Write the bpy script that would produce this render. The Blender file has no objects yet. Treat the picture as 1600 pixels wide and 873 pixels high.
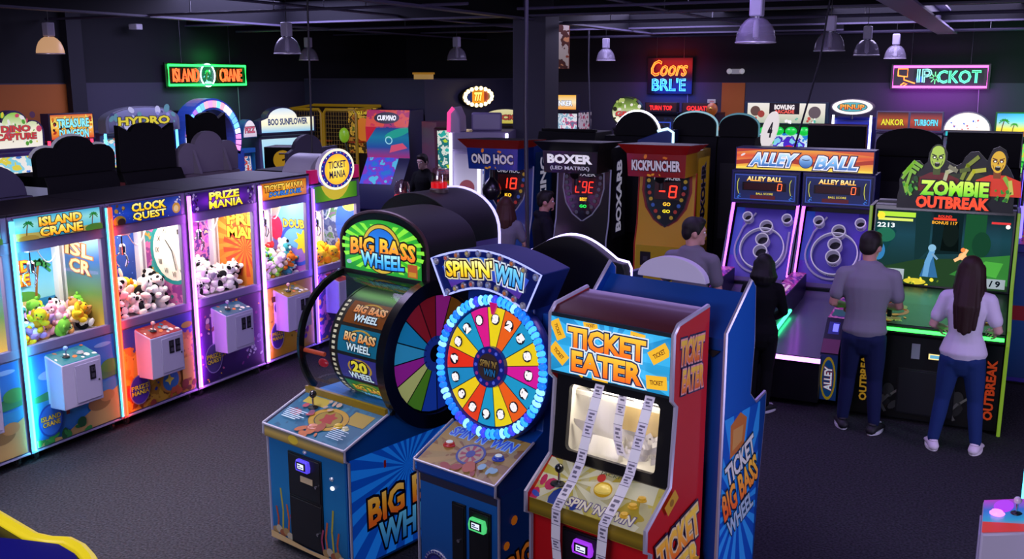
import bpy, bmesh, math, random
from mathutils import Vector, Matrix, Euler
from math import sin, cos, pi, radians, atan2, sqrt
S = bpy.context.scene
COL = S.collection
# ---------------------------------------------------------------- camera
F_PX = 1540.0
cam_d = bpy.data.cameras.new('camera'); cam = bpy.data.objects.new('camera', cam_d); COL.objects.link(cam)
cam_d.sensor_fit = 'HORIZONTAL'; cam_d.sensor_width = 36.0; cam_d.lens = 36.0 * F_PX / 1600.0
cam.location = (0, 0, 3.1)
cam.rotation_euler = (radians(90 - 11.614), 0, radians(26.5))
cam_d.clip_start = 0.05; cam_d.clip_end = 200
S.camera = cam
# ---------------------------------------------------------------- light and exposure
S.view_settings.view_transform = 'Standard'; S.view_settings.look = 'None'
S.view_settings.gamma = 1.0; S.view_settings.use_curve_mapping = False
S.view_settings.exposure = 0.0
S.render.film_transparent = False
try:
    S.cycles.max_bounces = 6; S.cycles.diffuse_bounces = 3; S.cycles.glossy_bounces = 3
    S.cycles.transparent_max_bounces = 16; S.cycles.caustics_reflective = False; S.cycles.caustics_refractive = False
    S.cycles.sample_clamp_indirect = 4.0; S.cycles.use_light_tree = True
except Exception: pass
W = bpy.data.worlds.new('dim_room'); S.world = W; W.use_nodes = True
W.node_tree.nodes['Background'].inputs[0].default_value = (0.035, 0.03, 0.075, 1)
W.node_tree.nodes['Background'].inputs[1].default_value = 0.35
def hexc(h):
    h = h.lstrip('#'); o = []
    for i in (0, 2, 4):
        c = int(h[i:i+2], 16) / 255.0
        o.append(c / 12.92 if c <= 0.04045 else ((c + 0.055) / 1.055) ** 2.4)
    return (o[0], o[1], o[2], 1.0)
def area(name, loc, size, energy, col, rot=(0, 0, 0), parent=None, sy=None, spread=180):
    d = bpy.data.lights.new(name, 'AREA'); d.energy = energy; d.color = hexc(col)[:3]
    d.shape = 'RECTANGLE'; d.size = size; d.size_y = sy or size; d.spread = radians(spread)
    o = bpy.data.objects.new(name, d); COL.objects.link(o); o.location = loc; o.rotation_euler = rot
    if parent: o.parent = parent
    return o
# added fill lights without fixtures, unseen, to brighten the room
area('added_ceiling_fill', (-2.6, 1.0, 4.3), 2.6, 90, 'e2d6ff', (radians(28), 0, radians(10)))
area('added_wall_fill', (-2.8, -4.6, 3.5), 5, 420, 'e6deff', (radians(80), 0, 0), None, 1.5)  # unseen fill added behind the viewer to lift front faces
area('added_wall_fill', (5.7, 5.0, 2.9), 5, 330, 'd8ccff', (0, radians(84), 0), None, 1.5)  # unseen fill added on the right to lift right-facing sides
area('added_ceiling_fill', (-5.0, 6.5, 4.4), 2.0, 60, 'd2c0ff')
area('added_ceiling_fill', (-5.2, 4.6, 4.4), 1.2, 85, 'efe4f2', (0, 0, 0), None, 2.5, 80)
area('added_ceiling_fill', (-0.8, 7.0, 4.4), 2.0, 60, 'c098ff')
area('added_ceiling_fill', (-3.5, 9.2, 4.4), 2.5, 80, 'b8a0ff')
area('added_ceiling_fill', (-11.2, 13.0, 4.4), 2.5, 280, 'c8c0ff')
area('added_ceiling_fill', (-6.5, 18.5, 4.3), 3.0, 240, 'cfc4ff')
area('added_ceiling_fill', (-1.5, 18.5, 4.3), 3.0, 300, 'd4c8ff')
# ---------------------------------------------------------------- materials
MATS = {}
def _nodes(name):
    m = bpy.data.materials.new(name); m.use_nodes = True
    nt = m.node_tree; return m, nt, nt.nodes['Principled BSDF']
def _emit(m, b, col_socket_or_val, e, nt, sample):
    if e > 0:
        if isinstance(col_socket_or_val, tuple): b.inputs['Emission Color'].default_value = col_socket_or_val
        else: nt.links.new(col_socket_or_val, b.inputs['Emission Color'])
        b.inputs['Emission Strength'].default_value = e
        if not sample:
            try: m.cycles.emission_sampling = 'NONE'
            except Exception: pass
def P(c, r=.5, m=0., e=0., coat=0., lit=False, spec=None, ec=None, bump=0, bs=300):
    k = ('P', c, r, m, e, coat, lit, spec, ec, bump, bs)
    if k in MATS: return MATS[k]
    ma, nt, b = _nodes('paint_' + c)
    col = hexc(c)
    b.inputs['Base Color'].default_value = col if e == 0 else tuple(v * .35 for v in col[:3]) + (1,)
    b.inputs['Roughness'].default_value = r; b.inputs['Metallic'].default_value = m; b.inputs['Coat Weight'].default_value = coat
    b.inputs['Coat Roughness'].default_value = .12
    if spec is not None: b.inputs['Specular IOR Level'].default_value = spec
    _emit(ma, b, hexc(ec or c), e, nt, lit)
    if bump:
        n = nt.nodes.new('ShaderNodeTexNoise'); n.inputs['Scale'].default_value = bs
        tc = nt.nodes.new('ShaderNodeTexCoord'); nt.links.new(tc.outputs['Object'], n.inputs['Vector'])
        bp = nt.nodes.new('ShaderNodeBump'); bp.inputs['Strength'].default_value = bump; bp.inputs['Distance'].default_value = .004
        nt.links.new(n.outputs['Fac'], bp.inputs['Height']); nt.links.new(bp.outputs['Normal'], b.inputs['Normal'])
    MATS[k] = ma; return ma
def T(c, e=8., ec=None):            # a light tube that really lights the room
    return P(c, .4, 0, e, 0, True, None, ec)
def _ramp(nt, fac, cols, const=False):
    r = nt.nodes.new('ShaderNodeValToRGB'); cr = r.color_ramp
    if const: cr.interpolation = 'CONSTANT'
    n = len(cols)
    while len(cr.elements) < n: cr.elements.new(.5)
    for i, c in enumerate(cols):
        cr.elements[i].position = (i / n if const else i / max(1, n - 1)); cr.elements[i].color = hexc(c)
    nt.links.new(fac, r.inputs['Fac']); return r.outputs['Color']
def G(cols, e=0., axis='y', r=.42, coat=.08):   # printed gradient over a panel (UV): axis x, y or r(adial)
    cols = tuple(cols); k = ('G', cols, e, axis, r, coat)
    if k in MATS: return MATS[k]
    ma, nt, b = _nodes('print_' + cols[0])
    uv = nt.nodes.new('ShaderNodeUVMap'); sx = nt.nodes.new('ShaderNodeSeparateXYZ'); nt.links.new(uv.outputs[0], sx.inputs[0])
    if axis == 'r':
        vm = nt.nodes.new('ShaderNodeVectorMath'); vm.operation = 'DISTANCE'; nt.links.new(uv.outputs[0], vm.inputs[0]); vm.inputs[1].default_value = (.5, .5, 0)
        mu = nt.nodes.new('ShaderNodeMath'); mu.operation = 'MULTIPLY'; mu.inputs[1].default_value = 1.7; nt.links.new(vm.outputs['Value'], mu.inputs[0]); f = mu.outputs[0]
    else: f = sx.outputs['X' if axis == 'x' else 'Y']
    c = _ramp(nt, f, cols); _finish(ma, nt, b, c, e, r, coat); MATS[k] = ma; return ma
def N(cols, sc=5., e=0., r=.42, coat=.08, vor=False, sx=1., const=True, seed=0., dist=0.):  # busy printed artwork (UV in metres)
    cols = tuple(cols); k = ('N', cols, sc, e, r, coat, vor, sx, const, seed, dist)
    if k in MATS: return MATS[k]
    ma, nt, b = _nodes('artwork_' + cols[0])
    uv = nt.nodes.new('ShaderNodeUVMap'); uv.uv_map = 'metres'
    mp = nt.nodes.new('ShaderNodeMapping'); mp.inputs['Scale'].default_value = (sx, 1, 1); mp.inputs['Location'].default_value = (seed, seed * 1.7, seed)
    nt.links.new(uv.outputs[0], mp.inputs['Vector'])
    if vor:
        t = nt.nodes.new('ShaderNodeTexVoronoi'); t.inputs['Scale'].default_value = sc; nt.links.new(mp.outputs[0], t.inputs['Vector'])
        s = nt.nodes.new('ShaderNodeSeparateColor'); nt.links.new(t.outputs['Color'], s.inputs[0]); f = s.outputs[0]
    else:
        t = nt.nodes.new('ShaderNodeTexNoise'); t.inputs['Scale'].default_value = sc; t.inputs['Detail'].default_value = 3; t.inputs['Distortion'].default_value = dist
        nt.links.new(mp.outputs[0], t.inputs['Vector'])
        mr = nt.nodes.new('ShaderNodeMapRange'); mr.inputs[1].default_value = .28; mr.inputs[2].default_value = .72; nt.links.new(t.outputs['Fac'], mr.inputs[0]); f = mr.outputs[0]
    c = _ramp(nt, f, cols, const); _finish(ma, nt, b, c, e, r, coat); MATS[k] = ma; return ma
def _finish(ma, nt, b, c, e, r, coat):
    if e > 0:
        mx = nt.nodes.new('ShaderNodeMix'); mx.data_type = 'RGBA'; mx.inputs['Factor'].default_value = .65
        nt.links.new(c, mx.inputs['A']); mx.inputs['B'].default_value = (0, 0, 0, 1); nt.links.new(mx.outputs['Result'], b.inputs['Base Color'])
    else: nt.links.new(c, b.inputs['Base Color'])
    b.inputs['Roughness'].default_value = r; b.inputs['Coat Weight'].default_value = coat; b.inputs['Coat Roughness'].default_value = .1
    _emit(ma, b, c, e, nt, False)
def glass(name='clear_pane', tint='ffffff', refl=.06, rough=.03):
    k = ('glass', tint, refl, rough)
    if k in MATS: return MATS[k]
    m = bpy.data.materials.new(name); m.use_nodes = True; nt = m.node_tree; nt.nodes.clear()
    o = nt.nodes.new('ShaderNodeOutputMaterial'); mix = nt.nodes.new('ShaderNodeMixShader')
    t = nt.nodes.new('ShaderNodeBsdfTransparent'); t.inputs[0].default_value = hexc(tint)
    g = nt.nodes.new('ShaderNodeBsdfGlossy'); g.inputs['Roughness'].default_value = rough
    lw = nt.nodes.new('ShaderNodeLayerWeight'); lw.inputs[0].default_value = .5
    pw = nt.nodes.new('ShaderNodeMath'); pw.operation = 'POWER'; pw.inputs[1].default_value = 4.; nt.links.new(lw.outputs['Facing'], pw.inputs[0])
    ad = nt.nodes.new('ShaderNodeMath'); ad.operation = 'MULTIPLY_ADD'; ad.inputs[1].default_value = .5; ad.inputs[2].default_value = refl; nt.links.new(pw.outputs[0], ad.inputs[0])
    nt.links.new(ad.outputs[0], mix.inputs[0]); nt.links.new(t.outputs[0], mix.inputs[1]); nt.links.new(g.outputs[0], mix.inputs[2])
    nt.links.new(mix.outputs[0], o.inputs[0]); MATS[k] = m; return m
BLACK = P('0a0a0d', .45); MATTE = P('08080a', .8); CHROME = P('c9c9d2', .18, 1.); STEEL = P('8d8d98', .35, 1.); RUBBER = P('121214', .7)
WHITE = P('e8e6ee', .4); GOLD = P('d9a62a', .3, 1.); TMOLD = P('b9b6c8', .3, .3)
# ---------------------------------------------------------------- mesh builder
def V3(*a): return Vector(a)
class M:
    def __init__(s): s.v = []; s.f = []; s.mi = []; s.uv = []; s.um = []; s.ms = []
    def _m(s, mat):
        if mat not in s.ms: s.ms.append(mat)
        return s.ms.index(mat)
    def face(s, pts, mat, uv=None, um=None):
        b = len(s.v); s.v.extend([tuple(p) for p in pts]); n = len(pts)
        s.f.append(tuple(range(b, b + n))); s.mi.append(s._m(mat)); s.uv.append(uv or [(0, 0)] * n); s.um.append(um or uv or [(0, 0)] * n)
    def faces(s, vs, fs, mat):
        b = len(s.v); s.v.extend([tuple(p) for p in vs]); k = s._m(mat)
        for f in fs:
            s.f.append(tuple(i + b for i in f)); s.mi.append(k)
            u = [(vs[i][0] + vs[i][1], vs[i][2]) for i in f]; s.uv.append(u); s.um.append(u)
    def box(s, x0, x1, y0, y1, z0, z1, mat):
        v = [(x0,y0,z0),(x1,y0,z0),(x1,y1,z0),(x0,y1,z0),(x0,y0,z1),(x1,y0,z1),(x1,y1,z1),(x0,y1,z1)]
        s.faces(v, [(0,3,2,1),(4,5,6,7),(0,1,5,4),(1,2,6,5),(2,3,7,6),(3,0,4,7)], mat)
    def prism(s, pts, axis, a, b, mat, side=None):   # outline extruded along an axis; x: (y,z)  y: (x,z)  z: (x,y)
        def mk(p, t): return (t, p[0], p[1]) if axis == 'x' else ((p[0], t, p[1]) if axis == 'y' else (p[0], p[1], t))
        n = len(pts); lo = [mk(p, a) for p in pts]; hi = [mk(p, b) for p in pts]
        s.faces(lo + hi, [tuple(range(n))[::-1], tuple(range(n, 2 * n))], mat)
        s.faces(lo + hi, [(i, (i + 1) % n, n + (i + 1) % n, n + i) for i in range(n)], side or mat)
    def tube(s, pts, r, mat, n=8, closed=False, flat=1.):
        pts = [Vector(p) for p in pts]; k = len(pts); vs = []; up0 = None
        rr = r if isinstance(r, (list, tuple)) else [r] * k
        for i, p in enumerate(pts):
            if closed: d = pts[(i + 1) % k] - pts[i - 1]
            else: d = pts[min(i + 1, k - 1)] - pts[max(i - 1, 0)]
            d.normalize()
            if up0 is None:
                up0 = Vector((0, 0, 1)) if abs(d.z) < .9 else Vector((1, 0, 0))
            a = up0 - d * up0.dot(d)
            if a.length < 1e-5: a = d.orthogonal()
            a.normalize(); up0 = a; b = d.cross(a)
            for j in range(n):
                t = 2 * pi * j / n; vs.append(p + a * (cos(t) * rr[i]) + b * (sin(t) * rr[i] * flat))
        fs = []
        for i in range(k if closed else k - 1):
            i2 = (i + 1) % k
            for j in range(n): fs.append((i * n + j, i * n + (j + 1) % n, i2 * n + (j + 1) % n, i2 * n + j))
        if not closed: fs.append(tuple(range(n))[::-1]); fs.append(tuple(range((k - 1) * n, k * n)))
        s.faces(vs, fs, mat)
    def lathe(s, prof, c, mat, n=24, axis='z'):
        vs = []; k = len(prof)
        for (r, h) in prof:
            for j in range(n):
                t = 2 * pi * j / n; a, b = r * cos(t), r * sin(t)
                q = (a, b, h) if axis == 'z' else ((h, a, b) if axis == 'x' else (b, h, a))
                vs.append((c[0] + q[0], c[1] + q[1], c[2] + q[2]))
        fs = [(i * n + j, i * n + (j + 1) % n, (i + 1) * n + (j + 1) % n, (i + 1) * n + j) for i in range(k - 1) for j in range(n)]
        if prof[0][0] > 1e-6: fs.append(tuple(range(n))[::-1])
        if prof[-1][0] > 1e-6: fs.append(tuple(range((k - 1) * n, k * n)))
        s.faces(vs, fs, mat)
    def ball(s, c, r, mat, n=14, m=9, rot=None):
        r = (r, r, r) if not isinstance(r, (tuple, list)) else r; vs = []
        for i in range(m + 1):
            ph = pi * i / m
            for j in range(n):
                t = 2 * pi * j / n
                q = Vector((r[0] * sin(ph) * cos(t), r[1] * sin(ph) * sin(t), r[2] * cos(ph)))
                if rot: q = rot @ q
                vs.append((c[0] + q.x, c[1] + q.y, c[2] + q.z))
        s.faces(vs, [(i * n + j, (i + 1) * n + j, (i + 1) * n + (j + 1) % n, i * n + (j + 1) % n) for i in range(m) for j in range(n)], mat)
    def mesh(s, name, smooth=True):
        me = bpy.data.meshes.new(name); me.from_pydata(s.v, [], s.f)
        for m in s.ms: me.materials.append(m)
        me.polygons.foreach_set('material_index', s.mi)
        for nm, src in (('print', s.uv), ('metres', s.um)):
            l = me.uv_layers.new(name=nm); l.data.foreach_set('uv', [c for f in src for p in f for c in p])
        me.uv_layers.active_index = 0
        bm = bmesh.new(); bm.from_mesh(me); bmesh.ops.remove_doubles(bm, verts=bm.verts, dist=1e-5); bm.to_mesh(me); bm.free()
        if smooth:
            me.polygons.foreach_set('use_smooth', [True] * len(me.polygons)); me.set_sharp_from_angle(angle=radians(38))
        me.validate(); return me
    def build(s, name, parent=None, bevel=0, label=None, loc=None, rot=None, smooth=True):
        o = bpy.data.objects.new(name, s.mesh(name, smooth)); COL.objects.link(o)
        if parent: o.parent = parent
        if loc: o.location = loc
        if rot: o.rotation_euler = rot
        if bevel:
            b = o.modifiers.new('Bevel', 'BEVEL'); b.width = bevel; b.segments = 2; b.limit_method = 'ANGLE'; b.angle_limit = radians(40)
        if label: o['label'] = label
        return o
def thing(name, label, cat, loc=(0, 0, 0), rot=0, group=None):
    o = bpy.data.objects.new(name, None); COL.objects.link(o); o.empty_display_size = .2
    o.location = loc; o.rotation_euler = (0, 0, radians(rot)); return tag(o, label, cat, group)
def tag(o, label, cat, group=None, kind=None):
    o['label'] = label; o['category'] = cat
    if group: o['group'] = group
    if kind: o['kind'] = kind
    return o
def structure(o): o['kind'] = 'structure'; return o
def copy_tree(o, parent=None):
    c = o.copy(); COL.objects.link(c)
    if parent: c.parent = parent
    for ch in list(o.children): copy_tree(ch, c)
    return c
# ---------------------------------------------------------------- flat artwork on a panel
TXT = {}
def glyphs(t, bold, shear=0., spacing=1.):
    k = (t, bold, shear, spacing)
    if k in TXT: return TXT[k]
    cu = bpy.data.curves.new('t', 'FONT'); cu.body = t; cu.size = 1; cu.offset = bold; cu.shear = shear; cu.resolution_u = 2
    cu.space_character = spacing; cu.fill_mode = 'FRONT'
    ob = bpy.data.objects.new('t', cu); COL.objects.link(ob)
    dg = bpy.context.evaluated_depsgraph_get(); dg.update()
    me = bpy.data.meshes.new_from_object(ob.evaluated_get(dg), depsgraph=dg)
    vs = [(v.co.x, v.co.y) for v in me.vertices]; fs = [tuple(p.vertices) for p in me.polygons]
    bpy.data.objects.remove(ob); bpy.data.curves.remove(cu); bpy.data.meshes.remove(me)
    TXT[k] = (vs, fs); return TXT[k]
def clip_poly(p, b):
    def cut(q, ins, inter):
        o = []
        for i in range(len(q)):
            a, c = q[i - 1], q[i]
            if ins(c):
                if not ins(a): o.append(inter(a, c))
                o.append(c)
            elif ins(a): o.append(inter(a, c))
        return o
    for ax, lim, sg in ((0, b[0], 1), (0, b[2], -1), (1, b[1], 1), (1, b[3], -1)):
        def inter(a, c, ax=ax, lim=lim):
            t = (lim - a[ax]) / (c[ax] - a[ax]); return (a[0] + t * (c[0] - a[0]), a[1] + t * (c[1] - a[1]))
        if not p: return p
        p = cut(p, lambda q, ax=ax, lim=lim, sg=sg: sg * (q[ax] - lim) >= -1e-9, inter)
    return p
class Art:
    """layers of print on a panel: (u, v) metres from origin, U right, V up, or a mapping function f(u, v, h)."""
    def __init__(s, m, o=None, U=None, V=None, size=(1, 1), f=None, step=.0012, lift=.0015):
        s.m = m; s.b = (0, 0, size[0], size[1]); s.h = lift; s.st = step; s.w, s.hh = size; s.clip = True
        if f: s.f = f
        else:
            o = Vector(o); U = Vector(U).normalized(); V = Vector(V).normalized(); Nn = U.cross(V)
            s.f = lambda u, v, h: o + U * u + V * v + Nn * h
    def poly(s, pts, mat, bb=None, hold=False, clip=None):
        if (s.clip if clip is None else clip): pts = clip_poly(list(pts), s.b)
        if len(pts) < 3: return
        bb = bb or (min(p[0] for p in pts), min(p[1] for p in pts), max(p[0] for p in pts), max(p[1] for p in pts))
        w, h = max(1e-6, bb[2] - bb[0]), max(1e-6, bb[3] - bb[1])
        s.m.face([s.f(p[0], p[1], s.h) for p in pts], mat, [((p[0] - bb[0]) / w, (p[1] - bb[1]) / h) for p in pts], [tuple(p) for p in pts])
        if not hold: s.h += s.st
    def rect(s, u0, v0, u1, v1, mat): s.poly([(u0, v0), (u1, v0), (u1, v1), (u0, v1)], mat)
    def bg(s, mat): s.rect(*s.b, mat)
    def disc(s, u, v, r, mat, rv=None, n=22, rot=0, a0=0, a1=360):
        rv = rv or r; k = n if a1 - a0 >= 360 else n + 1; p = []
        for i in range(k):
            t = radians(a0 + (a1 - a0) * i / n); x, y = r * cos(t), rv * sin(t)
            if rot: x, y = x * cos(rot) - y * sin(rot), x * sin(rot) + y * cos(rot)
            p.append((u + x, v + y))
        s.poly(p, mat)
    def ring(s, u, v, r0, r1, mat, n=32, asp=1., a0=0, a1=360):
        for i in range(n):
            t0, t1 = radians(a0 + (a1 - a0) * i / n), radians(a0 + (a1 - a0) * (i + 1) / n)
            s.poly([(u + r0*cos(t0), v + asp*r0*sin(t0)), (u + r1*cos(t0), v + asp*r1*sin(t0)), (u + r1*cos(t1), v + asp*r1*sin(t1)), (u + r0*cos(t1), v + asp*r0*sin(t1))], mat, hold=True)
        s.h += s.st
    def rays(s, u, v, mat, n=14, R=2., a0=0., frac=.5):
        for i in range(n):
            t0, t1 = 2*pi*(i + a0)/n, 2*pi*(i + a0 + frac)/n
            s.poly([(u, v), (u + R*cos(t0), v + R*sin(t0)), (u + R*cos(t1), v + R*sin(t1))], mat, hold=True)
        s.h += s.st
    def star(s, u, v, r, mat, n=5, ri=.45, rot=0.):
        c = (u, v)
        for i in range(2 * n):
            q = []
            for j in (i, i + 1):
                t = pi * j / n + pi / 2 + rot; rr = r if j % 2 == 0 else r * ri; q.append((u + rr*cos(t), v + rr*sin(t)))
            s.poly([c] + q, mat, hold=True)
        s.h += s.st
    def line(s, pts, w, mat):
        for a, b in zip(pts, pts[1:]):
            d = Vector((b[0]-a[0], b[1]-a[1]))
            if d.length < 1e-6: continue
            d.normalize(); n = Vector((-d.y, d.x)) * w / 2; e = d * w * .35
            s.poly([(a[0]-e.x-n.x, a[1]-e.y-n.y), (b[0]+e.x-n.x, b[1]+e.y-n.y), (b[0]+e.x+n.x, b[1]+e.y+n.y), (a[0]-e.x+n.x, a[1]-e.y+n.y)], mat, hold=True)
        s.h += s.st
    def frame(s, u0, v0, u1, v1, w, mat): s.line([(u0, v0), (u1, v0), (u1, v1), (u0, v1), (u0, v0)], w, mat)
    def blobs(s, n, seed, mats, r0, r1, b=None):
        R = random.Random(seed); b = b or s.b
        for i in range(n):
            r = R.uniform(r0, r1); s.disc(R.uniform(b[0], b[2]), R.uniform(b[1], b[3]), r, R.choice(mats), r * R.uniform(.4, 1), 9, R.uniform(0, 3)); s.h -= s.st * .7
        s.h += s.st
    def text(s, t, u, v, w, h, mat, out=None, ow=.05, bold=.025, shear=0., arc=0., rot=0., spacing=1., out2=None, vert=False, clip=None):
        base = glyphs(t, bold, shear, spacing)[0]
        if not base: return
        x0, x1 = min(p[0] for p in base), max(p[0] for p in base); y0, y1 = min(p[1] for p in base), max(p[1] for p in base)
        sx, sy = w / max(1e-6, x1 - x0), h / max(1e-6, y1 - y0); cx, cy = (x0 + x1) / 2, (y0 + y1) / 2
        lay = ([(bold + ow * 1.9, out2)] if out2 else []) + ([(bold + ow, out)] if out else []) + [(bold, mat)]
        for bo, mt in lay:
            vs, fs = glyphs(t, bo, shear, spacing); q = []
            for p in vs:
                a, c = (p[0] - cx) * sx, (p[1] - cy) * sy; c += arc * (a / max(1e-6, w / 2)) ** 2
                if rot: a, c = a*cos(rot) - c*sin(rot), a*sin(rot) + c*cos(rot)
                q.append((u + a, v + c))
            bb = (u - w/2, v - h/2, u + w/2, v + h/2)
            for f in fs: s.poly([q[i] for i in f], mt, bb, True, clip)
            s.h += s.st
    def lines(s, rows, u, v, w, h, mat, out=None, **k):   # stacked words
        n = len(rows); hh = h / n
        for i, t in enumerate(rows): s.text(t, u, v + h/2 - hh * (i + .5), w * (1 if len(rows) == 1 else min(1, .35 + .65 * len(t) / max(len(x) for x in rows))), hh * .84, mat, out, **k)
def palm(a, u, v, h, tr='7a4a1c', lf='1f7a35', e=0.):
    a.line([(u, v), (u + h*.05, v + h*.4), (u + h*.14, v + h*.8)], h*.07, P(tr, .5, 0, e))
    for ang in (-.3, .25, .8, 1.4, 2.0, 2.6, 3.3):
        x, y = u + h*.14, v + h*.8; p = [(x, y)]
        for i in range(1, 4):
            t = i / 3; p.append((x + cos(ang)*h*.34*t, y + sin(ang)*h*.26*t - h*.16*t*t))
        a.line(p, h*.07, P(lf, .5, 0, e))
# ================================================================ the room
def wallmat(lo, hi): return P(lo, .75), P(hi, .8)
def room():
    m = M(); c = N(('0b0b0f', '17161d', '211f29', '121218'), 60, 0, .95, 0, dist=.4)
    a = Art(m, (-16, -6, 0), (1, 0, 0), (0, 1, 0), (26, 30)); a.h = 0; a.bg(P('24222b', .92, 0, 0, 0, False, .2))
    m.box(-16, 10, -6, 24, -.2, -.002, MATTE)
    f = structure(m.build('floor'))
    nt = f.data.materials[0].node_tree; b = nt.nodes['Principled BSDF']       # short carpet: speckle and nap
    tc = nt.nodes.new('ShaderNodeTexCoord'); n1 = nt.nodes.new('ShaderNodeTexNoise'); n1.inputs['Scale'].default_value = 55; n1.inputs['Detail'].default_value = 6
    nt.links.new(tc.outputs['Object'], n1.inputs['Vector'])
    nt.links.new(_ramp(nt, n1.outputs['Fac'], ('0f0e12', '1c1b20', '3a383f', '5a5760')), b.inputs['Base Color'])
    bp = nt.nodes.new('ShaderNodeBump'); bp.inputs['Strength'].default_value = .6; bp.inputs['Distance'].default_value = .01
    nt.links.new(n1.outputs['Fac'], bp.inputs['Height']); nt.links.new(bp.outputs['Normal'], b.inputs['Normal'])
    lo, hi, org, trim = P('3d3a4c', .7), P('12121b', .8), P('b8641c', .7), P('1b1a26', .7)
    m = M(); m.box(-14.2, -14, -6, 17.8, 0, 3.0, lo); m.box(-14.2, -14, -6, 17.8, 3.0, 4.8, hi)
    m.box(-14.0, -13.98, 9.2, 11.55, .1, 2.98, org); m.box(-14.0, -13.86, 11.55, 11.85, 0, 4.6, trim); structure(m.build('wall_left'))
    m = M(); m.box(-10.9, 10, 22, 22.2, 0, 2.98, lo); m.box(-10.9, 10, 22, 22.2, 2.98, 4.8, hi)
    m.box(-5.76, -5.25, 21.97, 22, .1, 2.97, org); structure(m.build('wall_back'))
    m = M(); m.box(-14.2, -10.9, 17.8, 22.2, 0, 3.05, P('33334a', .6)); structure(m.build('wall_partition'))
    m = M(); m.box(-14.2, -10.9, 22.0, 22.2, 3.06, 4.8, hi); m.box(-14.2, -14, 17.8, 22.2, 3.06, 4.8, hi); structure(m.build('wall_recess'))
    m = M(); m.box(6, 6.2, -6, 22, 0, 4.8, lo); structure(m.build('wall_right'))
    m = M(); m.box(-14, 6, -6.2, -6, 0, 4.8, lo); structure(m.build('wall_front'))
    m = M(); m.box(-14.2, 6.2, -6.2, 22.2, 4.6, 4.8, P('0b0b12', .9)); structure(m.build('ceiling'))
    bm_, fl = P('0e0e14', .7, spec=.2), P('4e4862', .5)
    i = 1
    def beam(x0, x1, y0, y1, z0=4.0, z1=4.42, mat=bm_, fm=fl):
        nonlocal i
        m = M()
        if abs(x1 - x0) < abs(y1 - y0):
            xc = (x0 + x1) / 2; m.box(xc - .03, xc + .03, y0, y1, z0, z1, mat); m.box(x0, x1, y0, y1, z0 - .03, z0, fm); m.box(x0, x1, y0, y1, z1, z1 + .03, mat)
        else:
            yc = (y0 + y1) / 2; m.box(x0, x1, yc - .03, yc + .03, z0, z1, mat); m.box(x0, x1, y0, y1, z0 - .03, z0, fm); m.box(x0, x1, y0, y1, z1, z1 + .03, mat)
        structure(m.build('ceiling_beam')); i += 1
    for x in (-11.7, -6.9, 3.6): beam(x - .09, x + .09, -6, 22)
    beam(-1.42, -1.06, 11, 21.6, 3.95, 4.2, P('5a5470', .5), P('8f86a6', .5))
    for y in (8.2, 14.4, 19.0): beam(-14, 6, y - .08, y + .08, 4.05, 4.4)
    beam(-6.9, -3.0, 20.2, 20.3, 4.0, 4.15)
    m = M(); m.box(-7.19, -6.62, 14.45, 14.98, 0, 4.55, P('2b283a', .6)); m.box(-7.23, -6.58, 14.41, 15.02, 0, .12, trim)
    m.box(-7.45, -6.35, 14.15, 15.25, 4.1, 4.6, hi); structure(m.build('pillar', bevel=.008))
    for (pts, r) in ((((-13.9, 15.6, 3.98), (5.9, 15.6, 3.98)), .025), (((-10, 20.6, 3.95), (5.9, 20.6, 3.95)), .03), (((-4.6, 9, 4.05), (-4.6, 21.9, 4.05)), .02),
                     (((.9, 9, 4.05), (.9, 21.9, 4.05)), .025), (((-9.3, 6, 4.1), (-9.3, 21.9, 4.1)), .02), (((-13.9, 11.2, 4.0), (-6.2, 11.2, 4.0)), .02),
                     (((-6.2, 12.6, 4.02), (5.9, 12.6, 4.02)), .02)):
        m = M(); m.tube(pts, r, P('56506a', .45, .4), 8)
        for k in range(1, 5):
            q = Vector(pts[0]).lerp(Vector(pts[1]), k / 5); m.tube([q, q + V3(0, 0, 4.6 - q.z)], .008, STEEL, 6)
        structure(m.build('ceiling_pipe'))
room()
# hanging bay lamps (switched off)
LAMPG = P('968ea6', .25, 0, 0, .3); LAMPG.node_tree.nodes['Principled BSDF'].inputs['Alpha'].default_value = .48
def bay_lamp(x, y, label, s=1., lit=False):
    t = thing('pendant_lamp', label, 'lamp', (x, y, 3.43), 0, 'bell shaped bay lamps under the ceiling')
    m = M(); k = s
    m.lathe([(.20*k, 0), (.198*k, .04*k), (.185*k, .10*k), (.155*k, .17*k), (.11*k, .22*k), (.07*k, .245*k)], (0, 0, 0), LAMPG if not lit else P('f0b98a', .4, 0, .55), 28)
    d = m.build('lamp_shade', t)
    m = M(); m.tube([(.2*k*cos(a*pi/16), .2*k*sin(a*pi/16), 0) for a in range(32)], .007, P('d8cfe2', .3, .3), 6, True); m.build('rim', d)
    m = M(); m.box(-.065*k, .065*k, -.065*k, .065*k, .255*k, .46*k, P('b4adc8', .45, 0)); m.build('ballast_box', t, .015)
    m = M(); m.lathe([(.05*k, .235*k), (.05*k, .26*k)], (0, 0, 0), STEEL, 14); m.lathe([(.0, .02), (.03, .05), (.03, .15), (.018, .24)], (0, 0, 0), P('dcd6ea', .3), 12); m.build('bulb', t)
    m = M(); m.tube([(0, 0, .46*k), (0, 0, 1.16)], .006, BLACK, 6); m.build('hanging_cord', t)
LAMPS = [(97, 14.7), (458, 14.7), (490, 20.3), (716, 20.0), (943, 20.8), (1170, 9.95), (1283, 13.1), (1340, 15.8), (1384, 18.6)]
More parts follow.
